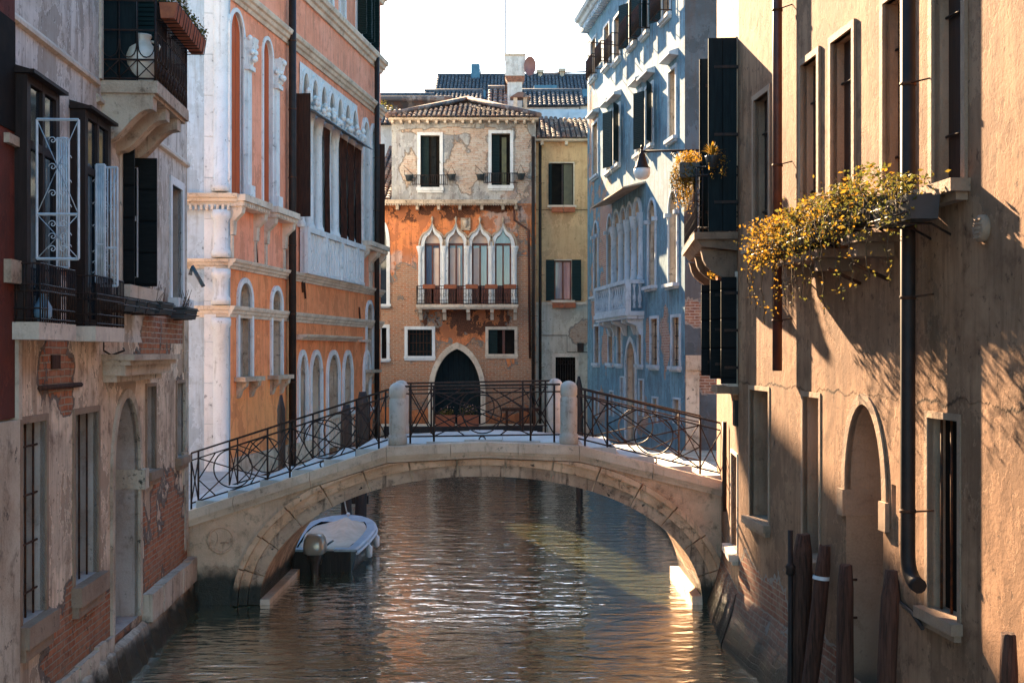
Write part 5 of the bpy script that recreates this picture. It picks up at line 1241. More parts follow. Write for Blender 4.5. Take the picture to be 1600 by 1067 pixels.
    g = MB(); cornice(g, FP, U(463), U(553), 4.50, 0.16, 0.32, 2); g.box(FP, U(560), U(571), 0, 0.2, 4.5, 4.58)
    for (a, c) in ((536, 548), (511, 528)):
        u = U(a)
        while u < U(c): g.box(FP, u, u + 0.1, 0, 0.10, 1.15, 2.15); u += 0.22
        g.box(FP, U(a) - 0.1, U(c) + 0.1, 0, 0.13, 2.05, 2.17)
    g.build('gate_hood', M['istria'], b)
    m = MB(); m.wall(FP, rect(0, FP.L, Z2, TOP), hu, 0.6, 0, 0, 2); m.wall(FW, rect(0, FW.L, -0.6, TOP), [], 0.1, 0, 1, 2)
    e = FP.p(FP.L, 0, 0)
    m.face([(e.x, e.y, -0.6), (-14, 47, -0.6), (-14, 47, TOP), (e.x, e.y, TOP)], 1); m.face([(-14, 47, -0.6), (-13, 29.4, -0.6), (-13, 29.4, TOP), (-14, 47, TOP)])  # unseen end wall made pale so it bounces neutral light
    m.face([(e.x, e.y, TOP), (-14, 47, TOP), (-13, 29.4, TOP), (-6.88, 29.7, TOP)])
    m.build('upper_wall', [up, wm, M['white_stone']], b)
    m = MB(); m.wall(FP, rect(0, FP.L, -0.6, Z2), hl, 0.3, 0, 0, 1); m.build('lower_wall', [lo, M['istria_dirty']], b)
    # cornices
    c = MB(); cornice(c, FP, -0.13, FP.L, 5.0, 0.28, 0.16); cornice(c, FP, -0.16, FP.L, 6.18, 0.24, 0.20); cornice(c, FP, 0.0, FP.L, 12.75, 0.34, 0.26); cornice(c, FP, 0.0, FP.L, 14.42, 0.42, 0.32)
    cornice(c, FP, 0, FP.L, TOP - 0.25, 0.55, 0.55)
    cornice(c, FW, 0, FW.L - 0.003, 5.0, 0.28, 0.16); cornice(c, FW, 0, FW.L - 0.003, 6.18, 0.24, 0.20); cornice(c, FW, 0, FW.L + 0.2, 7.72, 0.28, 0.24)
    u = 0.1
    while u < FW.L: c.box(FW, u, u + 0.06, 0.1, 0.2, 7.60, 7.72); u += 0.13
    c.build('cornice', M['istria'], b)
    # corner column, quoins
    c = MB(); x, y = -6.93, 29.62
    for (z0, z1, r) in ((0.8, 4.98, 0.19), (5.3, 6.17, 0.18), (6.45, 7.6, 0.18), (8.05, 17, 0.185)):
        c.lathe((x - 0.16, y + 0.02, 0), [(r + .05, z0), (r + .05, z0 + 0.15), (r, z0 + 0.22), (r, z1 - 0.25), (r + .05, z1 - 0.18), (r + .05, z1)], 16)
    z = 0.4; rn = random.Random(2)
    while z < 17:
        h = 1.0; c.box(FW, FW.L - 0.62, FW.L - 0.34, -0.02, 0.06, z, z + h - 0.01); z += h
    c.build('corner_column', M['white_stone'], b)
    # balconettes of the piano nobile
    for (a, n) in ((U(357.5), 2.05), (U(411), 1.9), (U(561), 1.6), (U(578), 1.3)):
        k = MB(); k.box(FP, a, a + n, 0, 0.42, 7.83, 7.99); k.box(FP, a + 0.04, a + n - 0.04, 0, 0.34, 7.70, 7.83)
        u = a + 0.06
        while u < a + n - 0.08: k.box(FP, u, u + 0.06, 0.34, 0.38, 7.72, 7.82); u += 0.13
        for u in (a + 0.08, a + n - 0.30): k.prism_uw(FP, [(0, 7.0), (0.08, 7.02), (0.10, 7.35), (0.30, 7.55), (0.32, 7.70), (0, 7.70)], u, u + 0.22)
        for u in (a + 0.10, a + n - 0.26): k.box(FP, u, u + 0.12, 0, 0.05, 6.45, 7.0)
        k.build('balconette', M['istria'], b)
    base = MB(); base.box(FP, 0.02, 7.0, 0, 0.10, -0.5, 1.55); base.box(FP, 7.0, FP.L, 0, 0.07, -0.5, 0.9); base.build('stone_base', M['istria_dirty'], b)
    pipe(b, FP, U(457, 0.2), 0.2, 0.8, TOP - 0.3, 0.105, 'black_pipe'); pipe(b, FP, U(589, 0.2), 0.2, 1.0, TOP - 0.3, 0.09, 'black_pipe')
    k = MB(); 
    for px, py in ((398, 380), (470, 430), (560, 480), (474, 440)): u, z = U(px), FP.z(px, py); k.tube([FP.p(u, 0.03, z), FP.p(u + 0.05, 0.05, z - 0.5)], 0.03, 5)
    k.build('iron_tie', M['rust_iron'], b)
    r = MB(); r.hexa([FP.p(0, 0.6, TOP + 0.3), FP.p(FP.L, 0.6, TOP + 0.3), Vector((-14, 47, TOP + 0.3)), Vector((-13, 29, TOP + 0.3)), FP.p(3, -3, TOP + 1.0), FP.p(FP.L - 3, -3, TOP + 1.0), Vector((-11, 46, TOP + 1.0)), Vector((-10, 32, TOP + 1.0))]); r.build('roof', M['tile'], b)
    k = MB(); k.tube([at(297, 430, 29.3), at(300, 416, 29.3), at(318, 448, 29.3)], 0.05, 6); k.build('stove_pipe', plain('blue_green_pipe', (0.02, 0.07, 0.10), 0.5, 0.0, (0.05, 0.03, 0.03), 6), b)
M['worn_pane'] = stone('blind_panel', (0.36, 0.31, 0.27), (0.22, 0.17, 0.14), (0.05, 0.035, 0.03), 0.8, 1.0)
pink_palace()

# ------------------------------------------------------------------ gothic house closing the canal
def gothic_house():
    F = Frame(-5.7, 50, 0.98, 50.0, (0, -1, 0)); U = F.u; Z = lambda py: EYE - (py - HY) / FPX * 50.0
    b = thing('gothic_house', 'small orange and brick house with four pointed gothic windows at the canal end', 'house', (-2.3, 53, 0))
    mat = plaster('gothic_front', (0.76, 0.245, 0.08), (0.60, 0.20, 0.085), (0.07, 0.03, 0.02), thr=0.62, streak=0.5, algae=1.6, grunge=0.75, patch=0.8, bump=0.03,
                  blobs=[F.blob(620, 520, 1.6, 2.2), F.blob(820, 480, 0.9, 3.4), F.blob(700, 590, 5.0, 1.5), F.blob(790, 600, 2.0, 1.3), F.blob(640, 440, 0.9, 0.8), F.blob(610, 560, 1.2, 2.0)],
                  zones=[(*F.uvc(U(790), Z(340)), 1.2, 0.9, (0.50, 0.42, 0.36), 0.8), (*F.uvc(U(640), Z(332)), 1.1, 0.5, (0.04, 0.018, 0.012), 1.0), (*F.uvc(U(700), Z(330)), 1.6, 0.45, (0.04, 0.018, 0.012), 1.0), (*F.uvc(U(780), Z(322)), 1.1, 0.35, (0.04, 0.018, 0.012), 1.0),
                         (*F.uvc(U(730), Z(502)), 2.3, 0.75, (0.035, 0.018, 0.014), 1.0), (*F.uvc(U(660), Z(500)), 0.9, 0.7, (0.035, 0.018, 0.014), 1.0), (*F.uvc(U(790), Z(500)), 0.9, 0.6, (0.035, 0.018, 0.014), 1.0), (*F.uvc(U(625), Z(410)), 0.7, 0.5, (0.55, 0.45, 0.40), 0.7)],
                  brick=((0.50, 0.17, 0.07), (0.42, 0.20, 0.11)), mortar=(0.52, 0.40, 0.30))
    upm = plaster('gothic_upper', (0.50, 0.46, 0.42), (0.30, 0.29, 0.28), (0.16, 0.11, 0.09), thr=0.65, streak=0.5, algae=0, grunge=0.7, bump=0.03,
                  blobs=[F.blob(727, 262, 0.9, 1.1), F.blob(745, 240, 0.5, 1.3), F.blob(640, 265, 0.35, 0.9), F.blob(815, 250, 0.5, 1.6), F.blob(720, 205, 2.5, 0.15)],
                  brick=((0.52, 0.31, 0.22), (0.56, 0.46, 0.37)), mortar=(0.62, 0.55, 0.47), zones=[(*F.uvc(U(705), Z(225)), 0.5, 0.5, (0.20, 0.20, 0.21), 0.85), (*F.uvc(U(640), Z(250)), 0.8, 1.8, (0.42, 0.42, 0.44), 0.6), (*F.uvc(U(812), Z(300)), 0.8, 0.8, (0.45, 0.22, 0.12), 0.7)])
    hu, hl = [], []
    for (a, c, yt, yb) in ((657, 687, 212, 293), (768, 797, 209, 290)):
        u0, u1 = U(a), U(c)
        def kids(p, u0=u0, u1=u1, yb=yb):
            r = MB(); z0 = Z(yb) + 0.1; z1 = z0 + 0.38
            for z in (z0, z1): r.tube([F.p(u0 - 0.32, 0.02, z), F.p(u0 - 0.32, 0.16, z), F.p(u1 + 0.32, 0.16, z), F.p(u1 + 0.32, 0.02, z)], 0.016, 4)
            n = 18
            for k in range(n + 1): u = u0 - 0.32 + (u1 - u0 + 0.64) * k / n; r.tube([F.p(u, 0.16, z0), F.p(u, 0.16, z1)], 0.010, 4)
            r.build('balconette_railing', M['iron'], p)
            s = MB(); s.box(F, u0 + 0.02, u0 + (u1 - u0) * 0.42, -0.22, -0.18, Z(yb) + .02, Z(yt if False else (212 if u0 < 3 else 209)) - .02); s.build('shutter', M['green_shutter'], p)
            s = MB(); s.box(F, u0 + (u1 - u0) * 0.55, u0 + (u1 - u0) * 0.80, -0.21, -0.18, Z(yb) + .02, Z(213) - .02); s.build('shutter', plain('olive_shutter', (0.13, 0.12, 0.05), 0.6, 0.0, (0.08, 0.08, 0.04), 4) if a > 700 else M['black_shutter'], p)
        hu.append(win(b, F, u0, u1, Z(yb), Z(yt), depth=0.25, ft=0.13, fw=0.06, frame='white_stone', pane='dark', sill=0.03, sillz=0.14, sillw=0.12, kids=kids))
    # four ogee lights
    xs = [660, 692, 700, 725.5, 738, 765, 772, 800]
    xs = [(661, 690), (698, 727), (735, 765), (771, 801)]
    zs, z0, rise = Z(385), Z(475), Z(355) - Z(385)
    for i, (a, c) in enumerate(xs):
        u0, u1 = U(a) + 0.06, U(c) - 0.06
        def kids(p, u0=u0, u1=u1, i=i):
            s = MB(); w0, w1 = -0.22, -0.16; t = 0.065; zt = zs + 0.05
            for (x0, x1, y0, y1) in ((u0, u0 + t, z0, zt), (u1 - t, u1, z0, zt), ((u0 + u1) / 2 - t / 2, (u0 + u1) / 2 + t / 2, z0, zt), (u0, u1, zt, zt + 0.09), (u0 + t, u1 - t, z0, z0 + 0.75)):
                s.box(F, x0, x1, w0 + (0.004 if y1 == zt + 0.09 else 0), w1 + (0.004 if y1 == zt + 0.09 else 0), y0, y1)
            s.build('sash', M['red_wood'], p)
            # drawn curtains inside the glass
            c_ = MB(); rows = []
            segs = {0: ((0.55, 1.0),), 1: ((0.02, 0.46), (0.55, 0.75)), 2: ((0.05, 0.45),), 3: ()}[i]
            for (f0, f1) in segs:
                rows = [[F.p(u0 + (u1 - u0) * (f0 + (f1 - f0) * k / 8), -0.232 + 0.006 * math.sin(k * 2.5), z) for k in range(9)] for z in (z0 + 0.2, zs - 0.05)]; c_.grid(rows)
            c_.build('curtain', M['curtain_and_reflection'], p)
            c_ = MB(); 
            if i < 3: c_.face([F.p(u, -0.225, z) for u, z in arch(u0, u1, zs + .12, zs + .121, rise * 0.95, 'ogee')]); c_.build('fanlight_reflection', M['curtain_and_reflection'], p)  # cream reflection in the fanlight glass, painted as a pale sheet
        hl.append(win(b, F, u0, u1, z0, zs, zs, rise, 'ogee', depth=0.26, ft=0.15, fw=0.07, frame='white_stone', pane='sky_glass', sill=0, name='pointed_window', kids=kids))
    for px in (656.5, 694, 731, 768, 804.5):
        c = MB(); p = F.p(U(px), 0.04, 0); zt = zs; c.lathe((p.x, p.y, z0 + 0.0), [(0.14, 0), (0.14, 0.12), (0.10, 0.2), (0.085, 0.3), (0.08, zt - z0 - 0.35), (0.10, zt - z0 - 0.32), (0.09, zt - z0 - 0.28), (0.15, zt - z0 - 0.08), (0.16, zt - z0)], 12)
        c.build('window_column', M['white_stone'], b)
    # dark stone mouldings outlining the ogees
    for (a, c_) in xs:
        k = MB(); u0, u1 = U(a) - 0.03, U(c_) + 0.03; i_ = grow(u0, u1, zs, zs + .001, 0.10, rise + 0.05, 'ogee')[2:]; o_ = grow(u0, u1, zs, zs + .001, 0.16, rise + 0.08, 'ogee')[2:]
        k.band(F, i_, o_, 0.03, 0.11); c = F.p((u0 + u1) / 2, 0.07, zs + rise + 0.2); k.lathe((c.x, c.y, c.z), [(0.05, 0), (0.03, 0.06), (0.07, 0.12), (0.01, 0.24)], 8); k.build('ogee_moulding', M['istria_dirty'], b)
    # balcony
    bu0, bu1, bz = U(652), U(810), Z(481)
    k = MB(); k.box(F, bu0, bu1, 0, 0.62, bz, bz + 0.12); k.box(F, bu0 + 0.04, bu1 - 0.04, 0, 0.56, bz - 0.07, bz); bo = k.build('balcony', M['istria'], b)
    for px in (658, 695, 732, 769, 805): k = MB(); k.prism_uw(F, [(0, bz - 0.5), (0.1, bz - 0.5), (0.2, bz - 0.25), (0.5, bz - 0.2), (0.52, bz - 0.071), (0, bz - 0.071)], U(px) - 0.07, U(px) + 0.07); k.build('corbel', M['istria'], bo)
    r = MB(); H = Z(448) - bz; pts = [(bu0 + 0.02, 0), (bu0 + 0.02, 0.6), (bu1 - 0.02, 0.6), (bu1 - 0.02, 0)]
    for z in (0.16, 0.28, H - 0.12, H): r.tube([F.p(u, w, bz + z) for u, w in pts], 0.014, 4, sm=False)
    for (a, c) in zip(pts, pts[1:]):
        n = max(4, int(math.hypot(a[0] - c[0], a[1] - c[1]) / 0.1))
        for k_ in range(n + 1): u = a[0] + (c[0] - a[0]) * k_ / n; w = a[1] + (c[1] - a[1]) * k_ / n; r.tube([F.p(u, w, bz + 0.12), F.p(u, w, bz + H)], 0.009, 4)
    for k_ in range(20):
        u = bu0 + 0.1 + (bu1 - bu0 - 0.2) * k_ / 19; r.tube([F.p(u + 0.07 * math.cos(t), 0.6, bz + 0.5 + 0.07 * math.sin(t)) for t in [q * 0.785 for q in range(9)]], 0.008, 4, caps=False)
    r.build('railing', M['iron'], bo)
    for i, px in enumerate((672, 705, 738, 768, 797)):
        t = MB(); u = U(px); t.prism_uw(F, [(0.63, bz + H - 0.12), (0.77, bz + H - 0.12), (0.80, bz + H + 0.05), (0.61, bz + H + 0.05)], u - 0.25, u + 0.25)
        tag(t.build('window_box', M['terracotta']), 'small terracotta trough on the gothic balcony railing, %s' % ('leftmost of five', 'second of five from the left', 'middle one of five', 'fourth of five from the left', 'rightmost of five')[i], 'flower box', 'troughs on the gothic balcony')
    # pots hung beside the upper balconettes
    for i, (px, py, wd) in enumerate(((640, 279, 'on the far left'), (706, 278, 'right of the left window'), (751, 278, 'left of the right window'), (814, 277, 'on the far right'))):
        t = thing('hanging_pot', 'small dark pot ringed in iron on the gothic house, %s' % wd, 'plant pot', tuple(F.p(U(px), 0.16, Z(py + 4))), 'pots beside the top windows of the gothic house')
        k = MB(); c = F.p(U(px), 0.18, Z(py + 5)); k.lathe(tuple(c), [(0.12, 0), (0.17, 0.22), (0.18, 0.24), (0.15, 0.23)], 12); k.build('pot', M['box_plastic'], t)
        k = MB(); k.tube([c + Vector((-0.18, 0, 0.22)), c + Vector((-0.22 if i % 2 == 0 else -0.02, -0.05, 0.62)), c + Vector((0.18, 0, 0.22))], 0.012, 4); k.tube([F.p(U(px), 0, Z(py) + 0.1), c + Vector((0, 0, 0.15))], 0.015, 4); k.build('hanger', M['iron'], t)
    # lower windows and the water door
    hl.append(win(b, F, U(637), U(675), Z(556), Z(515), depth=0.2, ft=0.13, fw=0.04, frame='white_stone', pane='teal_panel', sill=0.02, sillz=0.12, sillw=0.06, bars=(7, 3)))
    def kk(p):
        s = MB(); s.box(F, U(764), U(777), -0.1, -0.05, Z(553), Z(515)); s.build('shutter', M['green_shutter'], p)
        s = MB(); s.box(F, U(785), U(789), -0.19, -0.15, Z(553), Z(515)); s.build('sash', M['red_wood'], p)
    hl.append(win(b, F, U(763), U(804), Z(553), Z(515), depth=0.22, ft=0.12, fw=0.04, frame='istria', pane='dark', sill=0.02, sillz=0.12, sillw=0.06, kids=kk))
    a0, a1 = U(677), U(751)
    hl.append(win(b, F, a0, a1, 0.2, Z(612), Z(612), Z(545) - Z(612), 'point', depth=0.4, ft=0.20, fw=0.09, frame='istria', pane='teal_panel', sill=0, name='water_door'))
    hl.append(win(b, F, U(592), U(604), Z(475), Z(385), Z(385), 0.9, depth=0.3, ft=0.14, fw=0.06, frame='white_stone', pane='glass', sill=0.05))
    hl.append(win(b, F, U(596), U(604), Z(560), Z(512), depth=0.2, ft=0.13, fw=0.04, frame='white_stone', pane='dark', sill=0.05))
    ZS = Z(318)
    m = MB(); m.wall(F, rect(0, F.L, -0.6, ZS), hl, 0.3, 0, 0, 1)
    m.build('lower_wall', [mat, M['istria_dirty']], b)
    m = MB(); uL = U(612); m.wall(F, rect(uL, F.L, ZS, Z(190)), hu, 0.3, 0, 0, 1)
    m.face([F.p(uL, 0, ZS), F.p(uL, -7, ZS), F.p(uL, -7, Z(190)), F.p(uL, 0, Z(190))]); m.face([F.p(F.L, 0, -0.5), F.p(F.L, -7, -0.5), F.p(F.L, -7, Z(190)), F.p(F.L, 0, Z(190))])
    m.face([F.p(uL, -7, ZS), F.p(F.L, -7, ZS), F.p(F.L, -7, Z(190)), F.p(uL, -7, Z(190))]); m.build('upper_wall', [upm, M['istria_dirty']], b)
    # ledge with dentils under the top floor, eaves
    k = MB(); k.box(F, 0, U(808), -0.01, 0.42, Z(320), Z(314)); u = 0.02
    while u < U(808): k.box(F, u, u + 0.05, 0.34, 0.44, Z(323), Z(319.7)); u += 0.10
    for px in (599, 622, 653, 686, 719, 753, 786, 806): k.box(F, U(px) - 0.06, U(px) + 0.06, 0, 0.36, Z(329), Z(321))
    k.build('ledge', M['istria_dirty'], b)
    k = MB(); k.box(F, uL - 0.1, F.L + 0.1, -0.1, 0.42, Z(190), Z(186)); u = uL
    while u < F.L: k.box(F, u, u + 0.1, 0, 0.34, Z(194.5), Z(190)); u += 0.36
    k.build('eaves', M['istria'], b)
    k = MB(); k.box(F, U(720), U(735), 0, 0.08, Z(360), Z(341)); k.build('coat_of_arms', M['istria_dirty'], b)
    c = F.p(U(727.5), 0.08, Z(350)); k = MB(); k.lathe((c.x, c.y, c.z), [(0.02, -0.16), (0.10, -0.02), (0.12, 0.12), (0.02, 0.16)], 10); k.build('shield', M['istria'], b)
    # hipped roof
    ez = Z(187); A = Vector((F.p(uL - 0.15, 0.45, 0).x, 49.5, ez)); B = Vector((F.p(F.L + 0.15, 0.45, 0).x, 49.5, ez)); L = (B - A).length
    s = 1.35; up = Vector((0, 2.5, 0.93 + 0.0))
    full = 4.4; rl = lambda t: min(full, t * L * 1.02, (1 - t) * L * 1.02) if True else 0
    roof(A, B, up, rl, 'roof', b, 'tile', 0.20, 0.36, 1)
    k = MB(); upn = up.normalized()
    p1 = A + (B - A) * (full / (L * 1.02)) + upn * full; p2 = B - (B - A) * (full / (L * 1.02)) + upn * full
    if p1.x > p2.x: p1 = p2 = (p1 + p2) / 2
    k.tube([A + Vector((0, 0, 0.08)), p1 + Vector((0, 0, 0.08)), p2 + Vector((0, 0, 0.08)), B + Vector((0, 0, 0.08))], 0.11, 8)
    k.face([A, p1, Vector((A.x, 57, ez))]); k.face([B, p2, Vector((B.x, 57, ez))]); k.face([p1, p2, Vector((B.x, 57, ez)), Vector((A.x, 57, ez))])
    k.build('roof_ridge', M['tile'], b)
    pipe(b, F, U(833), 0.15, 1.2, Z(215), 0.07, 'black_pipe'); 
    k = MB(); k.tube([F.p(U(803), 0.2, Z(322)), F.p(U(804), 0.15, Z(345)), F.p(U(826), 0.12, Z(360)), F.p(U(828), 0.12, Z(560))], 0.05, 8); k.build('drainpipe', M['red_pipe'], b)
    # low tiled roof left of the top floor
    A = Vector((F.p(-0.2, 0, 0).x, 49.8, Z(313))); B = Vector((F.p(uL, 0, 0).x - 0.02, 49.8, Z(313)))
    roof(A, B, (0, 1, 0.42), lambda t: 9.0, 'low_roof', b, 'tile', 0.21, 0.36, 3)
M['curtain_and_reflection'] = plain('cream_curtain_and_reflection', (0.80, 0.60, 0.48), 0.8, 0.0, (0.74, 0.52, 0.40), 3, 0.2)  # cream for the curtains and the painted fanlight reflections
M['sky_glass'] = plain('sky_tinted_pane', (0.04, 0.09, 0.17), 0.06, 0.0, (0.14, 0.19, 0.27), 1.2, 0.8, 0.0, (6, 1, 0.4))  # blue sky reflection put into the pane colour
gothic_house()

# ------------------------------------------------------------------ narrow ochre house to its right
def narrow_house():
    F = Frame(0.98, 50.3, 3.9, 50.3, (0, -1, 0)); U = F.u; Z = lambda py: EYE - (py - HY) / FPX * 50.3
    b = thing('narrow_yellow_house', 'narrow yellow-ochre house with shuttered windows between the gothic house and the pale palace', 'house', (2.4, 53, 0))
    mt = plaster('yellow_render', (0.62, 0.38, 0.20), (0.54, 0.31, 0.155), (0.26, 0.14, 0.07), thr=9, streak=0.3, algae=0, grunge=0.3, bump=0.01, zones=[(*F.uvc(1.2, Z(370)), 1.2, 0.8, (0.45, 0.29, 0.15), 0.6)])
    ml = plaster('pale_render', (0.56, 0.47, 0.37), (0.48, 0.39, 0.30), (0.22, 0.15, 0.10), thr=0.7, blobs=[F.blob(910, 520, 0.5, 0.7)], streak=0.3, algae=1.2, grunge=0.4, bump=0.015, brick=((0.42, 0.28, 0.2), (0.36, 0.22, 0.15)))
    hu, hl = [], []
    def k1(p):
        s = MB(); s.box(F, U(857) - 0.0, U(862), 0.02, 0.06, Z(321), Z(256)); s.build('shutter', M['teal_panel'], p)
        s = MB(); s.box(F, U(878), U(880), -0.2, -0.15, Z(320), Z(256)); s.build('sash', M['brown_wood'], p)
        s = MB(); s.box(F, U(881), U(895), -0.15, -0.12, Z(320), Z(256)); s.build('shutter', plain('olive_board', (0.12, 0.10, 0.05), 0.6, 0.0, (0.08, 0.07, 0.04), 4), p)
    hu.append(win(b, F, U(860), U(896), Z(321), Z(255), depth=0.24, ft=0.04, fw=0.02, pane='dark', sill=0.08, kids=k1))
    def k2(p):
        for (a, c) in ((853, 866), (893.5, 908)): s = MB(); s.box(F, U(a), U(c), 0.03, 0.07, Z(470), Z(406)); s.build('shutter', M['green_shutter'], p)
    hu.append(win(b, F, U(866), U(893), Z(469), Z(407), depth=0.2, ft=0.04, fw=0.02, pane='sky_glass', sill=0.1, sash=('red_wood', 0.06), kids=k2))
    hu.append(win(b, F, U(920), U(927), Z(469), Z(405), depth=0.2, ft=0.04, fw=0.02, pane='dark', sill=0.1))
    def k3(p):
        g = MB(); u0, u1 = U(868), U(899)
        for k in range(9): u = u0 + (u1 - u0) * k / 8; g.tube([F.p(u, -0.05, Z(620)), F.p(u, -0.05, Z(559))], 0.012, 4)
        for k in range(6): c = F.p(u0 + (u1 - u0) * (k + .5) / 6, -0.05, Z(566)); g.tube([c + Vector((0.07 * math.cos(t), 0, 0.1 * math.sin(t))) for t in [q * 0.785 for q in range(9)]], 0.009, 4, caps=False)
        g.build('grille', M['iron'], p)
    hl.append(win(b, F, U(868), U(899), 0.8, Z(558), depth=0.25, ft=0.14, fw=0.04, frame='istria', pane='dark', sill=0, name='door', kids=k3))
    m = MB(); m.wall(F, rect(0, F.L, Z(474), Z(222)), hu, 0.25, 0, 0, 1); m.face([F.p(F.L, 0, 0), F.p(F.L, -6, 0), F.p(F.L, -6, Z(222)), F.p(F.L, 0, Z(222))]); m.build('upper_wall', [mt, M['istria_dirty']], b)
    m = MB(); m.wall(F, rect(0, F.L, -0.6, Z(474)), hl, 0.25, 0, 0, 1); m.build('lower_wall', [ml, M['istria']], b)
    k = MB(); k.box(F, 0, F.L, 0, 0.05, Z(476), Z(472)); k.build('string_course', M['istria'], b)
    k = MB(); k.box(F, 0, F.L, -0.1, 0.35, Z(222), Z(218)); u = 0.2
    while u < F.L: k.box(F, u, u + 0.12, 0, 0.28, Z(228), Z(222)); u += 1.0
    k.build('eaves', M['istria'], b)
    roof((F.p(0, 0, 0).x, 49.85, Z(219)), (F.p(F.L, 0, 0).x, 49.85, Z(219)), (0, 1, 0.40), lambda t: 4.2 - 0.4 * t, 'roof', b, 'tile', 0.2, 0.34, 5)
    for i, (px, py, wd) in enumerate(((880, 328, 'upper'), (881, 477, 'lower'))):
        t = MB(); c = F.p(U(px), 0, Z(py)); t.prism_uw(F, [(0.09, c.z - 0.11), (0.22, c.z - 0.11), (0.25, c.z + 0.09), (0.07, c.z + 0.09)], U(px) - 0.48, U(px) - 0.01); t.prism_uw(F, [(0.09, c.z - 0.11), (0.22, c.z - 0.11), (0.25, c.z + 0.09), (0.07, c.z + 0.09)], U(px) + 0.01, U(px) + 0.48)
        tag(t.build('window_box', M['terracotta']), 'paired terracotta troughs under the %s shuttered window of the narrow yellow house' % wd, 'flower box', 'troughs on the narrow yellow house')
    pipe(b, F, 0.18, 0.12, 1.0, Z(225), 0.06, 'black_pipe')
    k = MB(); k.tube([F.p(U(846), 0.02, Z(524)), F.p(U(886), 0.02, Z(524)), F.p(U(886), 0.02, Z(550)), F.p(U(925), 0.02, Z(550))], 0.012, 4); k.box(F, U(902), U(912), 0, 0.12, Z(549), Z(536)); k.tube([F.p(0, 0.02, Z(328)), F.p(F.L - .2, 0.02, Z(328))], 0.010, 4); k.build('cable', M['black_pipe'], b)
narrow_house()

# quay in front of the two end houses
k = MB(); k.box(WF, -5.6, 4.2, 47.6, 49.7, -1, 1.22); tag(k.build('end_quay', M['istria_dirty']), kind='structure')
def end_things():
    rnd = random.Random(31)
    k = MB(); k.box(WF, -5.0, 1.2, 47.45, 47.58, 0.85, 1.18); k.box(WF, -5.0, 1.2, 47.40, 47.44, 1.0, 1.26); tag(k.build('timber_fender', M['black_wood']), 'long dark timber edge along the quay below the gothic house', 'fender')
    for i, (a, c, wd) in enumerate(((681, 711, 'left'), (715, 748, 'right'))):
        Y = 48.0; x0, x1 = (a - HX) / FPX * Y, (c - HX) / FPX * Y
        t = thing('quay_planter', 'long terracotta planter before the dark pointed door, %s one with %s' % (wd, 'pale flowers' if i else 'green leaves'), 'planter', ((x0 + x1) / 2, Y, 1.22), 'planters on the end quay')
        k = MB(); k.box(WF, x0, x1, Y - 0.2, Y + 0.2, 1.22, 1.66); k.build('planter_box', M['terracotta'], t)
        k = MB(); leaves(k, ((x0 + x1) / 2, Y, 1.78), 260, ((x1 - x0) / 2, 0.2, 0.15 + 0.12 * i), 0.06, rnd, (1, 0)); leaves(k, ((x0 + x1) / 2, Y, 1.92), 60 if i else 16, ((x1 - x0) / 2, 0.2, 0.20), 0.07, rnd, (2, 0)); k.build('foliage', [M['leaf_olive'], M['leaf_green'], M['petal']], t)
    k = MB(); Y = 48.6; x0, x1 = (784 - HX) / FPX * Y, (842 - HX) / FPX * Y; k.box(WF, x0, x1, Y - 0.2, Y + 0.2, 1.80, 1.92)
    for x in (x0 + 0.2, (x0 + x1) / 2, x1 - 0.2): k.box(WF, x - 0.05, x + 0.05, Y - 0.15, Y + 0.15, 1.22, 1.80)
    tag(k.build('bench', M['pole_wood']), 'plain dark plank bench against the brick wall right of the pointed door', 'bench')
    # covered boat by the quay
    Y0, Y1 = 43.0, 47.0; xc, w = 0.35, 0.75
    t = thing('covered_boat', 'low boat under a pale blue cover moored at the end quay, seen through the railing', 'boat', (xc, 45, 0))
    rows = []
    for k_ in range(13):
        s = k_ / 12; ww = w * math.sin(0.35 + 2.45 * s) if s < 1 else 0.3; y = Y0 + (Y1 - Y0) * s; zz = 0.65 + 0.3 * (1 - s) ** 3
        rows.append([(xc - ww, y, zz), (xc - ww * 0.8, y, -0.1), (xc, y, -0.3), (xc + ww * 0.8, y, -0.1), (xc + ww, y, zz)])
    k = MB(); k.grid(rows); k.build('hull', M['black_wood'], t)
    k = MB(); k.grid([[(r[0][0], r[0][1], r[0][2] + 0.01), ((r[0][0] + xc) / 2, r[0][1], r[0][2] + 0.14), (xc, r[0][1], r[0][2] + 0.22), ((r[4][0] + xc) / 2, r[0][1], r[4][2] + 0.14), (r[4][0], r[4][1], r[4][2] + 0.01)] for r in rows]); k.build('cover', plain('pale_blue_cover', (0.28, 0.36, 0.44), 0.7, 0.0, (0.2, 0.28, 0.36), 3), t)
end_things()

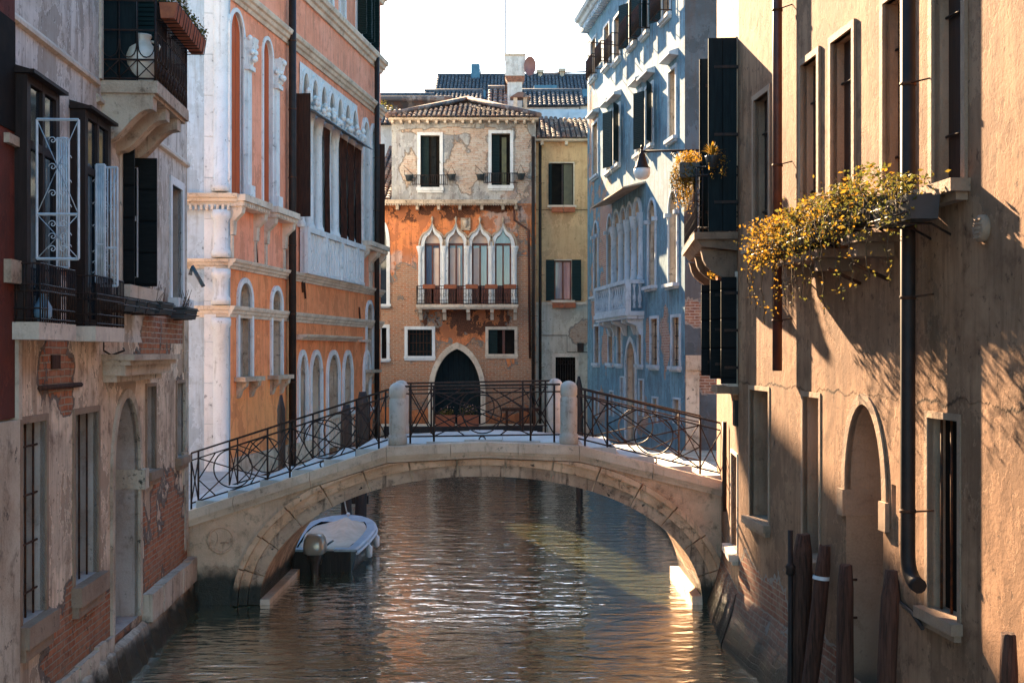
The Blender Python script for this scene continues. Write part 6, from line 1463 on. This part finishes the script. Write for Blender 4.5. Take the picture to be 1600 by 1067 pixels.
# ------------------------------------------------------------------ houses and roofs behind
def rear_houses():
    P = at
    wall = plaster('rear_render', (0.55, 0.52, 0.50), (0.46, 0.43, 0.40), (0.22, 0.18, 0.16), thr=9, algae=0, streak=0.3)
    def block(name, label, x0, x1, Y, ze, run, rise, cat='house', depth=8, eaves=True, mat='tile_blue', hip=0.0, extra=None, seed=0, wm=None):
        b = thing(name, label, cat, ((x0 + x1) / 2, Y + depth / 2, 0))
        m = MB(); m.box(WF, x0, x1, Y, Y + depth, 0, ze); m.build('wall', wm or wall, b)
        ln = math.hypot(run, rise); L = x1 - x0 + 0.6
        f = (lambda t: min(ln, t * L * hip + 0.05, (1 - t) * L * hip + 0.05)) if hip else (lambda t: ln)
        roof((x0 - 0.3, Y - 0.35, ze), (x1 + 0.3, Y - 0.35, ze), (0, run, rise), f, 'roof', b, mat, 0.24, 0.42, seed)
        m = MB(); m.tube([(x0 - 0.3, Y - 0.35 + run, ze + rise + 0.05), (x1 + 0.3, Y - 0.35 + run, ze + rise + 0.05)], 0.14, 8)
        m.face([(x0 - 0.3, Y - 0.35 + run, ze + rise), (x1 + 0.3, Y - 0.35 + run, ze + rise), (x1 + 0.3, Y + depth, ze), (x0 - 0.3, Y + depth, ze)]); m.build('roof_ridge', M[mat], b)
        if extra: extra(b)
        return b
    # wide far house with long roof
    Y = 78; a, c = P(682, 165, Y), P(930, 165, Y)
    def ex(b):
        m = MB(); q = P(736, 100, 83); m.box(WF, q.x, q.x + 0.6, 83, 83.6, P(0, 124, 83).z, q.z); m.build('chimney', M['blue_metal'], b)
        for px, py in ((844, 110), (878, 108)): q = P(px, py, 83.5); m = MB(); m.box(WF, q.x - 0.14, q.x + 0.14, 83.4, 83.7, q.z - 0.9, q.z - 0.2); m.box(WF, q.x - 0.24, q.x + 0.24, 83.3, 83.8, q.z - 0.2, q.z); m.build('chimney', M['istria_dirty'], b)
        for (px, py) in ((741, 150), (852, 142), (899, 148)): q = P(px, py, 79.5); m = MB(); m.box(WF, q.x - 0.75, q.x + 0.75, 79, 81, q.z - 0.35, q.z + 0.25); m.build('dormer', M['blue_metal'], b)
        m = MB(); q = P(740, 120, 84); r = P(925, 112, 84); m.tube([q, r], 0.05, 5); m.tube([q + Vector((3, 0, 0.3)), r + Vector((0, 0, 0.2))], 0.03, 4)
        m.tube([P(743, 124, 83.5), P(752, 112, 83.5), P(746, 106, 83.5)], 0.05, 4); m.build('roof_rail', M['iron'], b)
    ze = P(0, 166, Y).z; zr = P(0, 121, Y + 6).z
    block('far_house', 'wide far house with a long blue-grey tiled roof on the skyline', a.x, c.x, Y, ze, 6, zr - ze, extra=ex, depth=12, seed=11)
    # white house right with small roof
    Y = 66; a, c = P(812, 172, Y), P(905, 172, Y); ze = P(0, 168, Y).z; zr = P(0, 146, Y + 3).z
    block('white_rear_house', 'small white-walled house with a low tiled roof behind the yellow house', a.x, c.x, Y, ze, 3, zr - ze, seed=12, depth=6)
    a, c = P(826, 168, 63), P(925, 168, 63); m = MB(); m.box(WF, a.x, c.x, 63, 65.5, 0, P(0, 171, 63).z); m.box(WF, P(888, 0, 63).x, c.x, 62.9, 62.99, P(0, 200, 63).z, P(0, 176, 63).z); tag(m.build('terrace_wall', plain('blue_white_render', (0.45, 0.50, 0.56), 0.9, 0.0, (0.34, 0.40, 0.46), 2)), 'pale bluish rooftop wall rising just behind the yellow house roof', 'wall')
    # middle small roofs
    Y = 72; a, c = P(664, 166, Y), P(745, 166, Y); ze = P(0, 172, Y).z; zr = P(0, 146, Y + 4).z
    block('blue_roofed_house', 'house with a blue-grey roof seen over the gothic house ridge', a.x, c.x, Y, ze, 4, zr - ze, seed=13)
    Y = 60; a, c = P(771, 170, Y), P(800, 170, Y)
    block('small_brick_house', 'narrow brown-roofed house directly beside the white chimney', a.x, c.x, Y, P(0, 168, Y).z, 2.2, P(0, 142, Y + 2.2).z - P(0, 168, Y).z, mat='tile', depth=5, seed=14)
    # left houses
    Y = 60; a, c = P(270, 205, Y), P(690, 205, Y)  # unseen left stretch added to keep sun off the far water
    block('left_rear_house', 'house with a brown and blue tiled roof rising left of the gothic house', a.x, c.x, Y, P(0, 196, Y).z, 5, P(0, 158, Y + 5).z - P(0, 196, Y).z, mat='tile', hip=1.1, seed=15)
    Y = 70; a, c = P(240, 180, Y), P(664, 180, Y)  # also lengthened leftwards out of view, added to block low sun
    block('leftmost_rear_house', 'house farthest left on the skyline with a flat blue-grey roof ridge', a.x, c.x, Y, P(0, 185, Y).z, 4, P(0, 152, Y + 4).z - P(0, 185, Y).z, seed=16)
    # white chimney stack with dish and mast
    Y = 58; q = P(804.5, 130, Y)
    b = thing('chimney_stack', 'tall white chimney with a wide square head and brick collar above the gothic roof', 'chimney', (q.x, Y, 8))
    Zp = lambda py: P(0, py, Y).z
    X = lambda px: P(px, 0, Y).x
    wc = plaster('chimney_render', (0.60, 0.56, 0.52), (0.50, 0.45, 0.41), (0.2, 0.14, 0.11), thr=9, algae=0, streak=0.3)
    m = MB(); m.box(WF, X(793), X(816), Y, Y + 0.8, 8, Zp(128)); m.build('shaft', wc, b)
    m = MB(); m.prism(WF_F(Y), [(X(793), Zp(128.2)), (X(816), Zp(128.2)), (X(820), Zp(119.3)), (X(789), Zp(119.3))], -0.9, 0.04); m.build('brick_collar', plain('collar_brick', (0.30, 0.12, 0.07), 0.9, 0.0, (0.12, 0.06, 0.04), 14, 0.2, 0.02), b)
    m = MB(); m.box(WF, X(789), X(820), Y - 0.06, Y + 0.95, Zp(119), Zp(88)); m.build('chimney_head', wc, b)
    m = MB(); m.box(WF, X(788), X(821), Y - 0.09, Y + 0.98, Zp(88), Zp(85)); m.build('chimney_cap', M['istria_dirty'], b)
    m = MB(); q = P(828, 105, Y); rows = []
    for k in range(6): r = 0.46 * k / 5; rows.append([Vector((q.x + r * 0.62 * math.cos(t), Y - 0.1 - 0.1 * (k / 5) ** 2, q.z + r * math.sin(t))) for t in [2 * math.pi * j / 20 for j in range(20)]])
    m.grid(rows, 0, True); ds = m.build('satellite_dish', plain('brown_dish', (0.22, 0.08, 0.06), 0.5, 0.0, (0.16, 0.06, 0.05), 3)); tag(ds, 'round red-brown satellite dish fixed beside the white chimney head', 'satellite dish')
    k = MB(); k.tube([(q.x, Y - 0.08, q.z), (q.x - 0.1, Y + 0.3, q.z - 0.1), (q.x - 0.3, Y + 0.4, q.z - 0.1)], 0.03, 5); k.build('dish_arm', M['iron'], ds)
    m = MB(); m.tube([(X(790.5), Y + 1.0, Zp(140)), (X(790), Y + 1.0, Zp(-20))], [0.045, 0.035], 5); tag(m.build('antenna_mast', M['iron']), 'thin tall mast rising above the white chimney into the sky', 'antenna')
    m = MB(); q = P(813, 150, 57)
    b2 = thing('clay_chimney', 'squat clay-hooded chimney with brick piers on the gothic house roof', 'chimney', (q.x, 57, q.z - 0.8))
    m.box(WF, q.x - 0.32, q.x - 0.14, 56.8, 57.3, q.z - 0.9, q.z - 0.12); m.box(WF, q.x + 0.14, q.x + 0.32, 56.8, 57.3, q.z - 0.9, q.z - 0.12); m.box(WF, q.x - 0.4, q.x + 0.4, 56.7, 57.4, q.z - 1.3, q.z - 0.9); m.build('brick_pier', M['istria_dirty'], b2)
    m = MB(); m.prism(WF_F(56.7), [(q.x - 0.48, q.z - 0.12), (q.x + 0.48, q.z - 0.12), (q.x + 0.1, q.z + 0.12), (q.x - 0.1, q.z + 0.12)], -0.8, 0.0); m.build('hood', M['tile'], b2)
    m = MB(); q = P(669, 172, 54); m.lathe((q.x, 54, q.z - 0.3), [(0.22, 0), (0.16, 0.12), (0.12, 0.3), (0.17, 0.34), (0.10, 0.45), (0.01, 0.5)], 10); tag(m.build('clay_pot_vent', M['terracotta']), 'small orange clay vent on the left slope of the gothic roof', 'vent')
    # dark green tree top left of the roofs
    q = P(597, 163, 62); t = thing('roof_tree', 'dark tree crown just showing above the roofs at the pink palace edge', 'tree', (q.x - 0.5, 62, 8)); rnd = random.Random(8)
    m = MB(); m.tube([(q.x - 0.5, 62, 2), (q.x - 0.4, 62, q.z)], [0.12, 0.05], 6); m.build('trunk', M['stem'], t)
    m = MB(); leaves(m, (q.x - 0.3, 62, q.z - 0.3), 500, (0.9, 0.9, 0.6), 0.12, rnd); m.build('crown', [M['leaf_green'], M['leaf_olive']], t)
class WF_F:
    def __init__(s, Y): s.Y = Y
    def p(s, x, w, z): return Vector((x, s.Y - w, z))
M['blue_metal'] = plain('blue_painted_metal', (0.03, 0.11, 0.17), 0.5, 0.0, (0.05, 0.15, 0.22), 3)
rear_houses()

# ------------------------------------------------------------------ blue-shadowed palace on the right bank
def grey_palace():
    FB = Frame(2.98, 48.0, 4.69, 33.0, (-1, 0, 0)); FS = Frame(4.69, 33.0, 15.0, 33.3, (0, -1, 0)); U = FB.u; Z = FB.z
    b = thing('pale_palace', 'pale plastered palace with balcony and hooded windows, half sunlit, right beyond the bridge', 'palace', (7, 40, 0))
    TOP = FB.z(925, 25)
    bl = FB.blob
    mat = plaster('palace_render', (0.15, 0.29, 0.37), (0.10, 0.20, 0.265), (0.08, 0.09, 0.11), thr=0.75, streak=0.75, algae=1.3, grunge=0.6, bump=0.02,  # blue of the shaded wall put into the render colour
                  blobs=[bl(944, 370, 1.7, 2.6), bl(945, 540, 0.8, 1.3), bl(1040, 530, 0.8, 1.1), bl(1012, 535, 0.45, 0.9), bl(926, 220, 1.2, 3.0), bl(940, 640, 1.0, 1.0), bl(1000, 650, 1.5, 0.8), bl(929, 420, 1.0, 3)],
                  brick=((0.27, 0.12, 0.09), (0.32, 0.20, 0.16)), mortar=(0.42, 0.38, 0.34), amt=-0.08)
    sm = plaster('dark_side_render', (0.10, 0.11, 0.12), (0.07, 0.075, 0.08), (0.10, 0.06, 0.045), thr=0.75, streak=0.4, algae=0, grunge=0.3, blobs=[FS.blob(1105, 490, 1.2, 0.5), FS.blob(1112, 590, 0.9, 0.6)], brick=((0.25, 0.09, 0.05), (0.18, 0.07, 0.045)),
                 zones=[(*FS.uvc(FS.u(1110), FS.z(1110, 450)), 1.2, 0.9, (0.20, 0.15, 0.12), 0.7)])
    H = []
    def w(px0, px1, pt, pb, **k):
        pc = (px0 + px1) / 2; a = dict(depth=0.22, ft=0.09, fw=0.05, frame='palace_trim', pane='dark', sill=0.05, sillz=0.1, sillw=0.14); a.update(k)
        u0, u1 = U(px0), U(px1); z0, z1 = Z(pc, pb), Z(pc, pt)
        H.append(win(b, FB, u0, u1, z0, z1, **a))
    def rail(u0, u1, z0, h, wd, p):
        r = MB(); pts = [(u0, 0), (u0, wd), (u1, wd), (u1, 0)]
        for z in (0.03, h): r.tube([FB.p(u, w_, z0 + z) for u, w_ in pts], 0.016, 4, sm=False)
        for (a, c) in zip(pts, pts[1:]):
            n = max(3, int(math.hypot(a[0] - c[0], a[1] - c[1]) / 0.11))
            for k in range(n + 1): r.tube([FB.p(a[0] + (c[0] - a[0]) * k / n, a[1] + (c[1] - a[1]) * k / n, z0), FB.p(a[0] + (c[0] - a[0]) * k / n, a[1] + (c[1] - a[1]) * k / n, z0 + h)], 0.011, 4)
        r.build('balconette_railing', M['iron'], p)
    def railed(px0, px1, pb, wd=0.35): return lambda p: (rail(U(px0) - 0.1, U(px1) + 0.1, Z((px0 + px1) / 2, pb) + 0.02, 0.75, wd, p))
    w(924, 932, 63, 122, kids=railed(924, 932, 122, 0.2)); w(945, 953, 40, 104, kids=railed(945, 953, 104)); w(961, 970, 26, 94, kids=railed(961, 970, 94))
    w(985, 994, -2, 70, leaves=[(-1, 150), (1, 150)], kids=railed(985, 994, 70)); w(1005, 1014, -25, 53, leaves=[(-1, 150), (1, 150)], kids=railed(1005, 1014, 53)); w(1036, 1048, -60, 27, leaves=[(-1, 150)], kids=railed(1036, 1048, 27))
    for (a, c, t, bt, lv) in ((927, 935, 193, 275, None), (949, 956, 177, 268, None), (960, 969, 168, 258, 1), (995, 1003, 146, 240, None), (1010, 1021, 136, 228, 1), (1046, 1057, 110, 216, None)):
        pc = (a + c) / 2
        w(a, c, t, bt, hood=(Z(pc, t) + 0.28, 0.27), leaves=[(-1, 152), (1, 152)] if lv else None, pane='dark' if lv else 'cream_shutter')
    # piano nobile
    for (a, c, t, bt) in ((929, 935, 348, 463), (950, 957, 338, 451), (1014, 1025, 313, 447), (1046, 1059, 299, 443)):
        pc = (a + c) / 2; u0, u1 = U(a), U(c); r = (u1 - u0) / 2
        w(a, c, t, bt, zs=Z(pc, t) - r * 1.2, rise=r * 1.2, pane='cream_shutter', sillw=0.2, sill=0.1)
        zz = Z(pc, t) - r * 1.2
        for (x0, x1) in ((u0 - 0.16, u0 + 0.03), (u1 - 0.03, u1 + 0.16)): k = MB(); k.box(FB, x0, x1, -0.05, 0.14, zz - 0.12, zz); k.build('impost', M['palace_trim'], b)
    # four-light loggia with balcony
    lx = [U(p) for p in (960, 971, 981, 991.5, 1003)]; zt = Z(981, 323); zb_ = Z(981, 446); zs = zt - 0.45
    lg = thing('loggia', None, None, tuple(FB.p(lx[2], 0, zb_))); lg.parent = b; lg.location = WORLD[lg.name] - WORLD[b.name]
    for i in range(4):
        a, c = lx[i] + 0.10, lx[i + 1] - 0.10; H.append(arch(a, c, zb_, zs, 0.45))
        k = MB(); k.face([FB.p(u, -0.28, z) for u, z in rect(a - .05, c + .05, zb_, zt + .1)]); k.build('bay', M['dark'] if i in (1, 2) else M['cream_shutter'], lg)
        k = MB(); i_ = arch(a, c, zs, zs + .001, 0.45)[2:]; o_ = grow(a, c, zs, zs + .001, 0.11, 0.45, 'round')[2:]; k.band(FB, i_, o_, -0.1, 0.08); k.build('arch_moulding', M['palace_trim'], lg)
    for u in lx:
        c = FB.p(u, 0.0, 0); k = MB(); k.lathe((c.x, c.y, zb_), [(0.17, 0), (0.17, 0.12), (0.12, 0.25), (0.11, zs - zb_ - 0.4), (0.13, zs - zb_ - 0.35), (0.17, zs - zb_ - 0.06), (0.18, zs - zb_)], 12); k.build('column', M['palace_trim'], lg)
    k = MB(); zr = zt + 0.42; k.prism_uw(FB, [(0, zr), (0.75, zr - 0.18), (0.75, zr - 0.14), (0, zr + 0.06)], U(955), U(1009)); k.build('sheet_awning', M['istria_dirty'], lg)
    b0, b1, zf, pr = U(944), U(1003) + 0.6, Z(1000, 487), 0.62
    b0, b1 = lx[0] - 0.65, lx[4] + 0.35
    k = MB(); k.box(FB, b0, b1, 0, pr, zf - 0.14, zf); k.box(FB, b0 + 0.05, b1 - 0.05, 0, pr - 0.06, zf - 0.24, zf - 0.14); bo = k.build('balcony', M['palace_trim'], b)
    k = MB(); 
    for (a, c) in (((b0, pr - 0.12), (b1, pr - 0.12)),): k.box(FB, b0, b1, pr - 0.2, pr - 0.02, zf + 0.86, zf + 0.98); k.box(FB, b0, b1, pr - 0.19, pr - 0.04, zf, zf + 0.10)
    k.box(FB, b1 - 0.18, b1, 0, pr - 0.2, zf + 0.86, zf + 0.98); k.box(FB, b0, b0 + 0.18, 0, pr - 0.2, zf + 0.86, zf + 0.98)
    for u in (b0 + 0.09, (b0 + b1) / 2, b1 - 0.09): k.box(FB, u - 0.09, u + 0.09, pr - 0.195, pr - 0.025, zf + 0.101, zf + 0.859)
    prof = [(0.05, 0.10), (0.065, 0.14), (0.035, 0.2), (0.07, 0.36), (0.065, 0.46), (0.03, 0.62), (0.035, 0.74), (0.06, 0.80), (0.05, 0.86)]
    n = 15
    for i in range(n):
        u = b0 + 0.25 + (b1 - b0 - 0.5) * i / (n - 1)
        if abs(u - (b0 + b1) / 2) < 0.12: continue
        c = FB.p(u, pr - 0.11, zf); k.lathe(tuple(c), prof, 8)
    for w_ in (0.12, 0.30): c = FB.p(b1 - 0.09, w_, zf); k.lathe(tuple(c), prof, 8)
    k.build('balustrade', M['palace_trim'], bo)
    for u in (b0 + 0.3, b0 + 1.1, (b0 + b1) / 2, b1 - 1.1, b1 - 0.3):
        k = MB(); k.prism_uw(FB, [(0, zf - 0.75), (0.1, zf - 0.72), (0.2, zf - 0.45), (pr - 0.12, zf - 0.34), (pr - 0.12, zf - 0.241), (0, zf - 0.241)], u - 0.09, u + 0.09); k.build('corbel', M['palace_trim'], bo)
    # mezzanine and ground floor
    for (a, c, t, bt) in ((930, 937, 510, 567), (952, 959, 508, 567), (966, 972, 506, 568), (998, 1004, 502, 569), (1018, 1029, 498, 570), (1051, 1063, 496, 572)):
        w(a, c, t, bt, pane='glass' if a in (1018, 1051, 952) else 'dark', bars=(3, 4))
    for (a, c, t, bt) in ((971, 975, 590, 650), (1000, 1006, 594, 650), (931, 936, 612, 650), (954, 959, 612, 650), (1021, 1028, 622, 660), (1054, 1063, 624, 662)):
        w(a, c, t, bt, pane='dark', ft=0.05, sill=0)
    pc = 986; u0, u1 = U(979), U(994)
    w(979, 994, 533, 690, zs=Z(pc, 533) - 0.8, rise=0.8, kind='point', pane='worn_pane', sill=0, ft=0.13, name='water_door')
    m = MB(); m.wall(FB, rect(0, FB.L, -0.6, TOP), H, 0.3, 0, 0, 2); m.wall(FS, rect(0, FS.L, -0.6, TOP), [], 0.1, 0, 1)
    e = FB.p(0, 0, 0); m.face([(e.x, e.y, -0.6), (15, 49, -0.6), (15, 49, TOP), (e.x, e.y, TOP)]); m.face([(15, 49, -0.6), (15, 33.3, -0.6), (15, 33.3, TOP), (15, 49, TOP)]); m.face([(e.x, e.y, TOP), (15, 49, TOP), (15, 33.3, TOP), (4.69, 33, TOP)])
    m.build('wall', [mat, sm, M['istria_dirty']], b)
    k = MB(); cornice(k, FB, -0.3, FB.L, TOP - 0.25, 0.45, 0.5); u = 0
    while u < FB.L: k.box(FB, u, u + 0.12, 0.0, 0.28, TOP - 0.45, TOP - 0.251); u += 0.3
    cornice(k, FS, -0.45, FS.L, TOP - 0.25, 0.45, 0.5); k.build('eaves_cornice', M['palace_trim'], b)
    k = MB(); k.hexa([FB.p(-0.3, 0.5, TOP + 0.2), FB.p(FB.L, 0.5, TOP + 0.2), Vector((15, 35, TOP + 0.2)), Vector((15, 49, TOP + 0.2)), FB.p(1.5, -3, TOP + 1.2), FB.p(FB.L - 2, -3, TOP + 1.2), Vector((12, 38, TOP + 1.2)), Vector((12, 44, TOP + 1.2))]); k.build('roof', M['tile'], b)
    # stone frame at the foot of the side wall
    k = MB(); X = lambda px: FS.u(px); z = FS.z(1090, 578); k.box(FS, X(1071), X(1092), 0, 0.07, -0.5, z); k.box(FS, X(1071), X(1140), 0, 0.12, z, z + 0.22); k.box(FS, X(1071), X(1140), 0, 0.08, z + 0.22, FS.z(1090, 555)); k.build('stone_pier', M['istria_dirty'], b)
    # washing line arms between the top windows
    k = MB(); z = Z(953, 83); k.tube([FB.p(U(947), 0.0, z), FB.p(U(947) - 0.1, 1.1, z + 0.1)], 0.018, 4); k.tube([FB.p(U(970), 0.0, Z(970, 72)), FB.p(U(970), 1.1, Z(970, 72) + 0.1)], 0.018, 4); k.tube([FB.p(U(947) - 0.1, 1.1, z + 0.1), FB.p(U(970), 1.1, Z(970, 72) + 0.1)], 0.008, 3); k.build('line_arm', M['iron'], b)
grey_palace()
